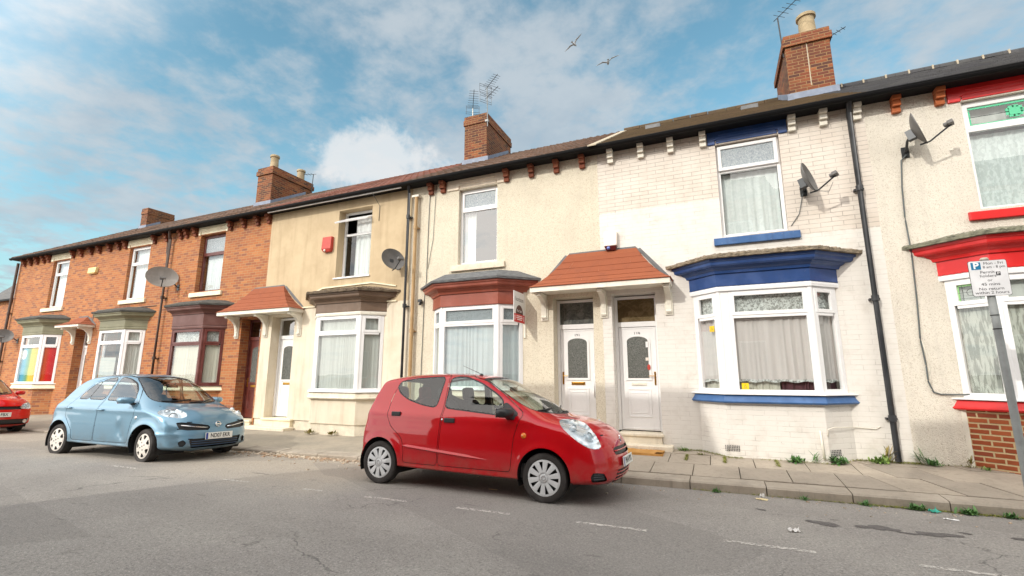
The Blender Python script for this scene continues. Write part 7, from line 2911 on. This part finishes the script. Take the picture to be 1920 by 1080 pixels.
# ------------------------------------------------------------------ the other side of the street (behind the viewpoint: shade and reflections)
def opposite(x0, x1, ridge, label, chim=()):
    root = empty('tall_terrace', ((x0 + x1) / 2, -13, 0.06), label, 'house', 'houses across the street')
    eave = ridge - 2.4
    yf, yb = -13.0, -20.5
    ym = (yf + yb) / 2
    w_ = MB()
    holes = []
    n = max(1, int((x1 - x0) / 2.4))
    for i in range(n):
        cx = x0 + (x1 - x0) * (i + 0.5) / n
        for zz in (1.2, 4.0, 6.6):
            if zz + 1.6 < eave - 0.2:
                holes.append((cx - 0.5, cx + 0.5, zz, zz + 1.6))
    xs = sorted({x0, x1, *[h[0] for h in holes], *[h[1] for h in holes]})
    zs = sorted({-0.2, eave, *[h[2] for h in holes], *[h[3] for h in holes]})
    for i in range(len(xs) - 1):
        for j in range(len(zs) - 1):
            cx, cz = (xs[i] + xs[i + 1]) / 2, (zs[j] + zs[j + 1]) / 2
            if any(h[0] < cx < h[1] and h[2] < cz < h[3] for h in holes):
                continue
            w_.quad((xs[i], yf, zs[j]), (xs[i + 1], yf, zs[j]), (xs[i + 1], yf, zs[j + 1]), (xs[i], yf, zs[j + 1]))
    for x in (x0, x1):
        w_.poly([(x, yf, -0.2), (x, yb, -0.2), (x, yb, eave), (x, ym, ridge - 0.05), (x, yf, eave)])
    w_.quad((x0, yb, -0.2), (x1, yb, -0.2), (x1, yb, eave), (x0, yb, eave))
    w_.build('wall', M_BRICK, root, recalc=False)
    for a, b_, c, d in holes:
        f = MB()
        frame_rect(f, Vector((a, yf - 0.12, 0)), Vector((1, 0, 0)), Vector((0, 1, 0)), 0, b_ - a, c, d, 0.06, 0.06)
        o = f.build('window', M_WHITE, root)
        q = MB()
        q.quad((a, yf - 0.13, c), (b_, yf - 0.13, c), (b_, yf - 0.13, d), (a, yf - 0.13, d))
        q.build('pane', M_OBSC_DK, o, recalc=False)
    r = MB()
    r.quad((x0, yf + 0.25, eave - 0.1), (x1, yf + 0.25, eave - 0.1), (x1, ym, ridge), (x0, ym, ridge))
    r.quad((x0, ym, ridge), (x1, ym, ridge), (x1, yb - 0.25, eave - 0.1), (x0, yb - 0.25, eave - 0.1))
    r.build('roof', M_ROOF_SLATE, root, recalc=False)
    for cx in chim:
        c = MB()
        c.box(cx - 0.4, cx + 0.4, ym - 0.9, ym + 0.9, ridge - 0.6, ridge + 1.0)
        c.build('chimney', M_BRICK_CH, root)


opposite(-10.2, -7.9, 12.05, 'tall brick house across the street with gable to the right')
opposite(-7.9, -3.2, 10.2, 'lower brick house across the street between taller ones')
opposite(-3.2, 3.0, 11.6, 'long brick house across the street with wide slate roof', (1.0,))
opposite(3.0, 14.0, 10.8, 'rightmost brick house across the street')

# street end beyond the terrace, far left
root = empty('side_street_house', (-36, 4, 0), 'brick house with grey slate roof beyond the left end of the terrace', 'house')
w_ = MB()
w_.box(-47, -32.6, 6.2, 14, -0.3, 6.4)
w_.build('wall', M_BRICK, root)
r = MB()
r.quad((-47.3, 6.0, 6.45), (-32.4, 6.0, 6.45), (-32.4, 10.1, 10.95), (-47.3, 10.1, 10.95))
r.quad((-47.3, 10.1, 10.95), (-32.4, 10.1, 10.95), (-32.4, 14.2, 6.45), (-47.3, 14.2, 6.45))
r.poly([(-32.6, 6.2, 6.4), (-32.6, 14, 6.4), (-32.6, 10.1, 10.85)])
r.build('roof', M_ROOF_FAR, root, recalc=False)
g2 = MB()
g2.box(-47.3, -32.4, 5.88, 6.0, 6.33, 6.45)
g2.build('gutter', M_GUTTER, root)
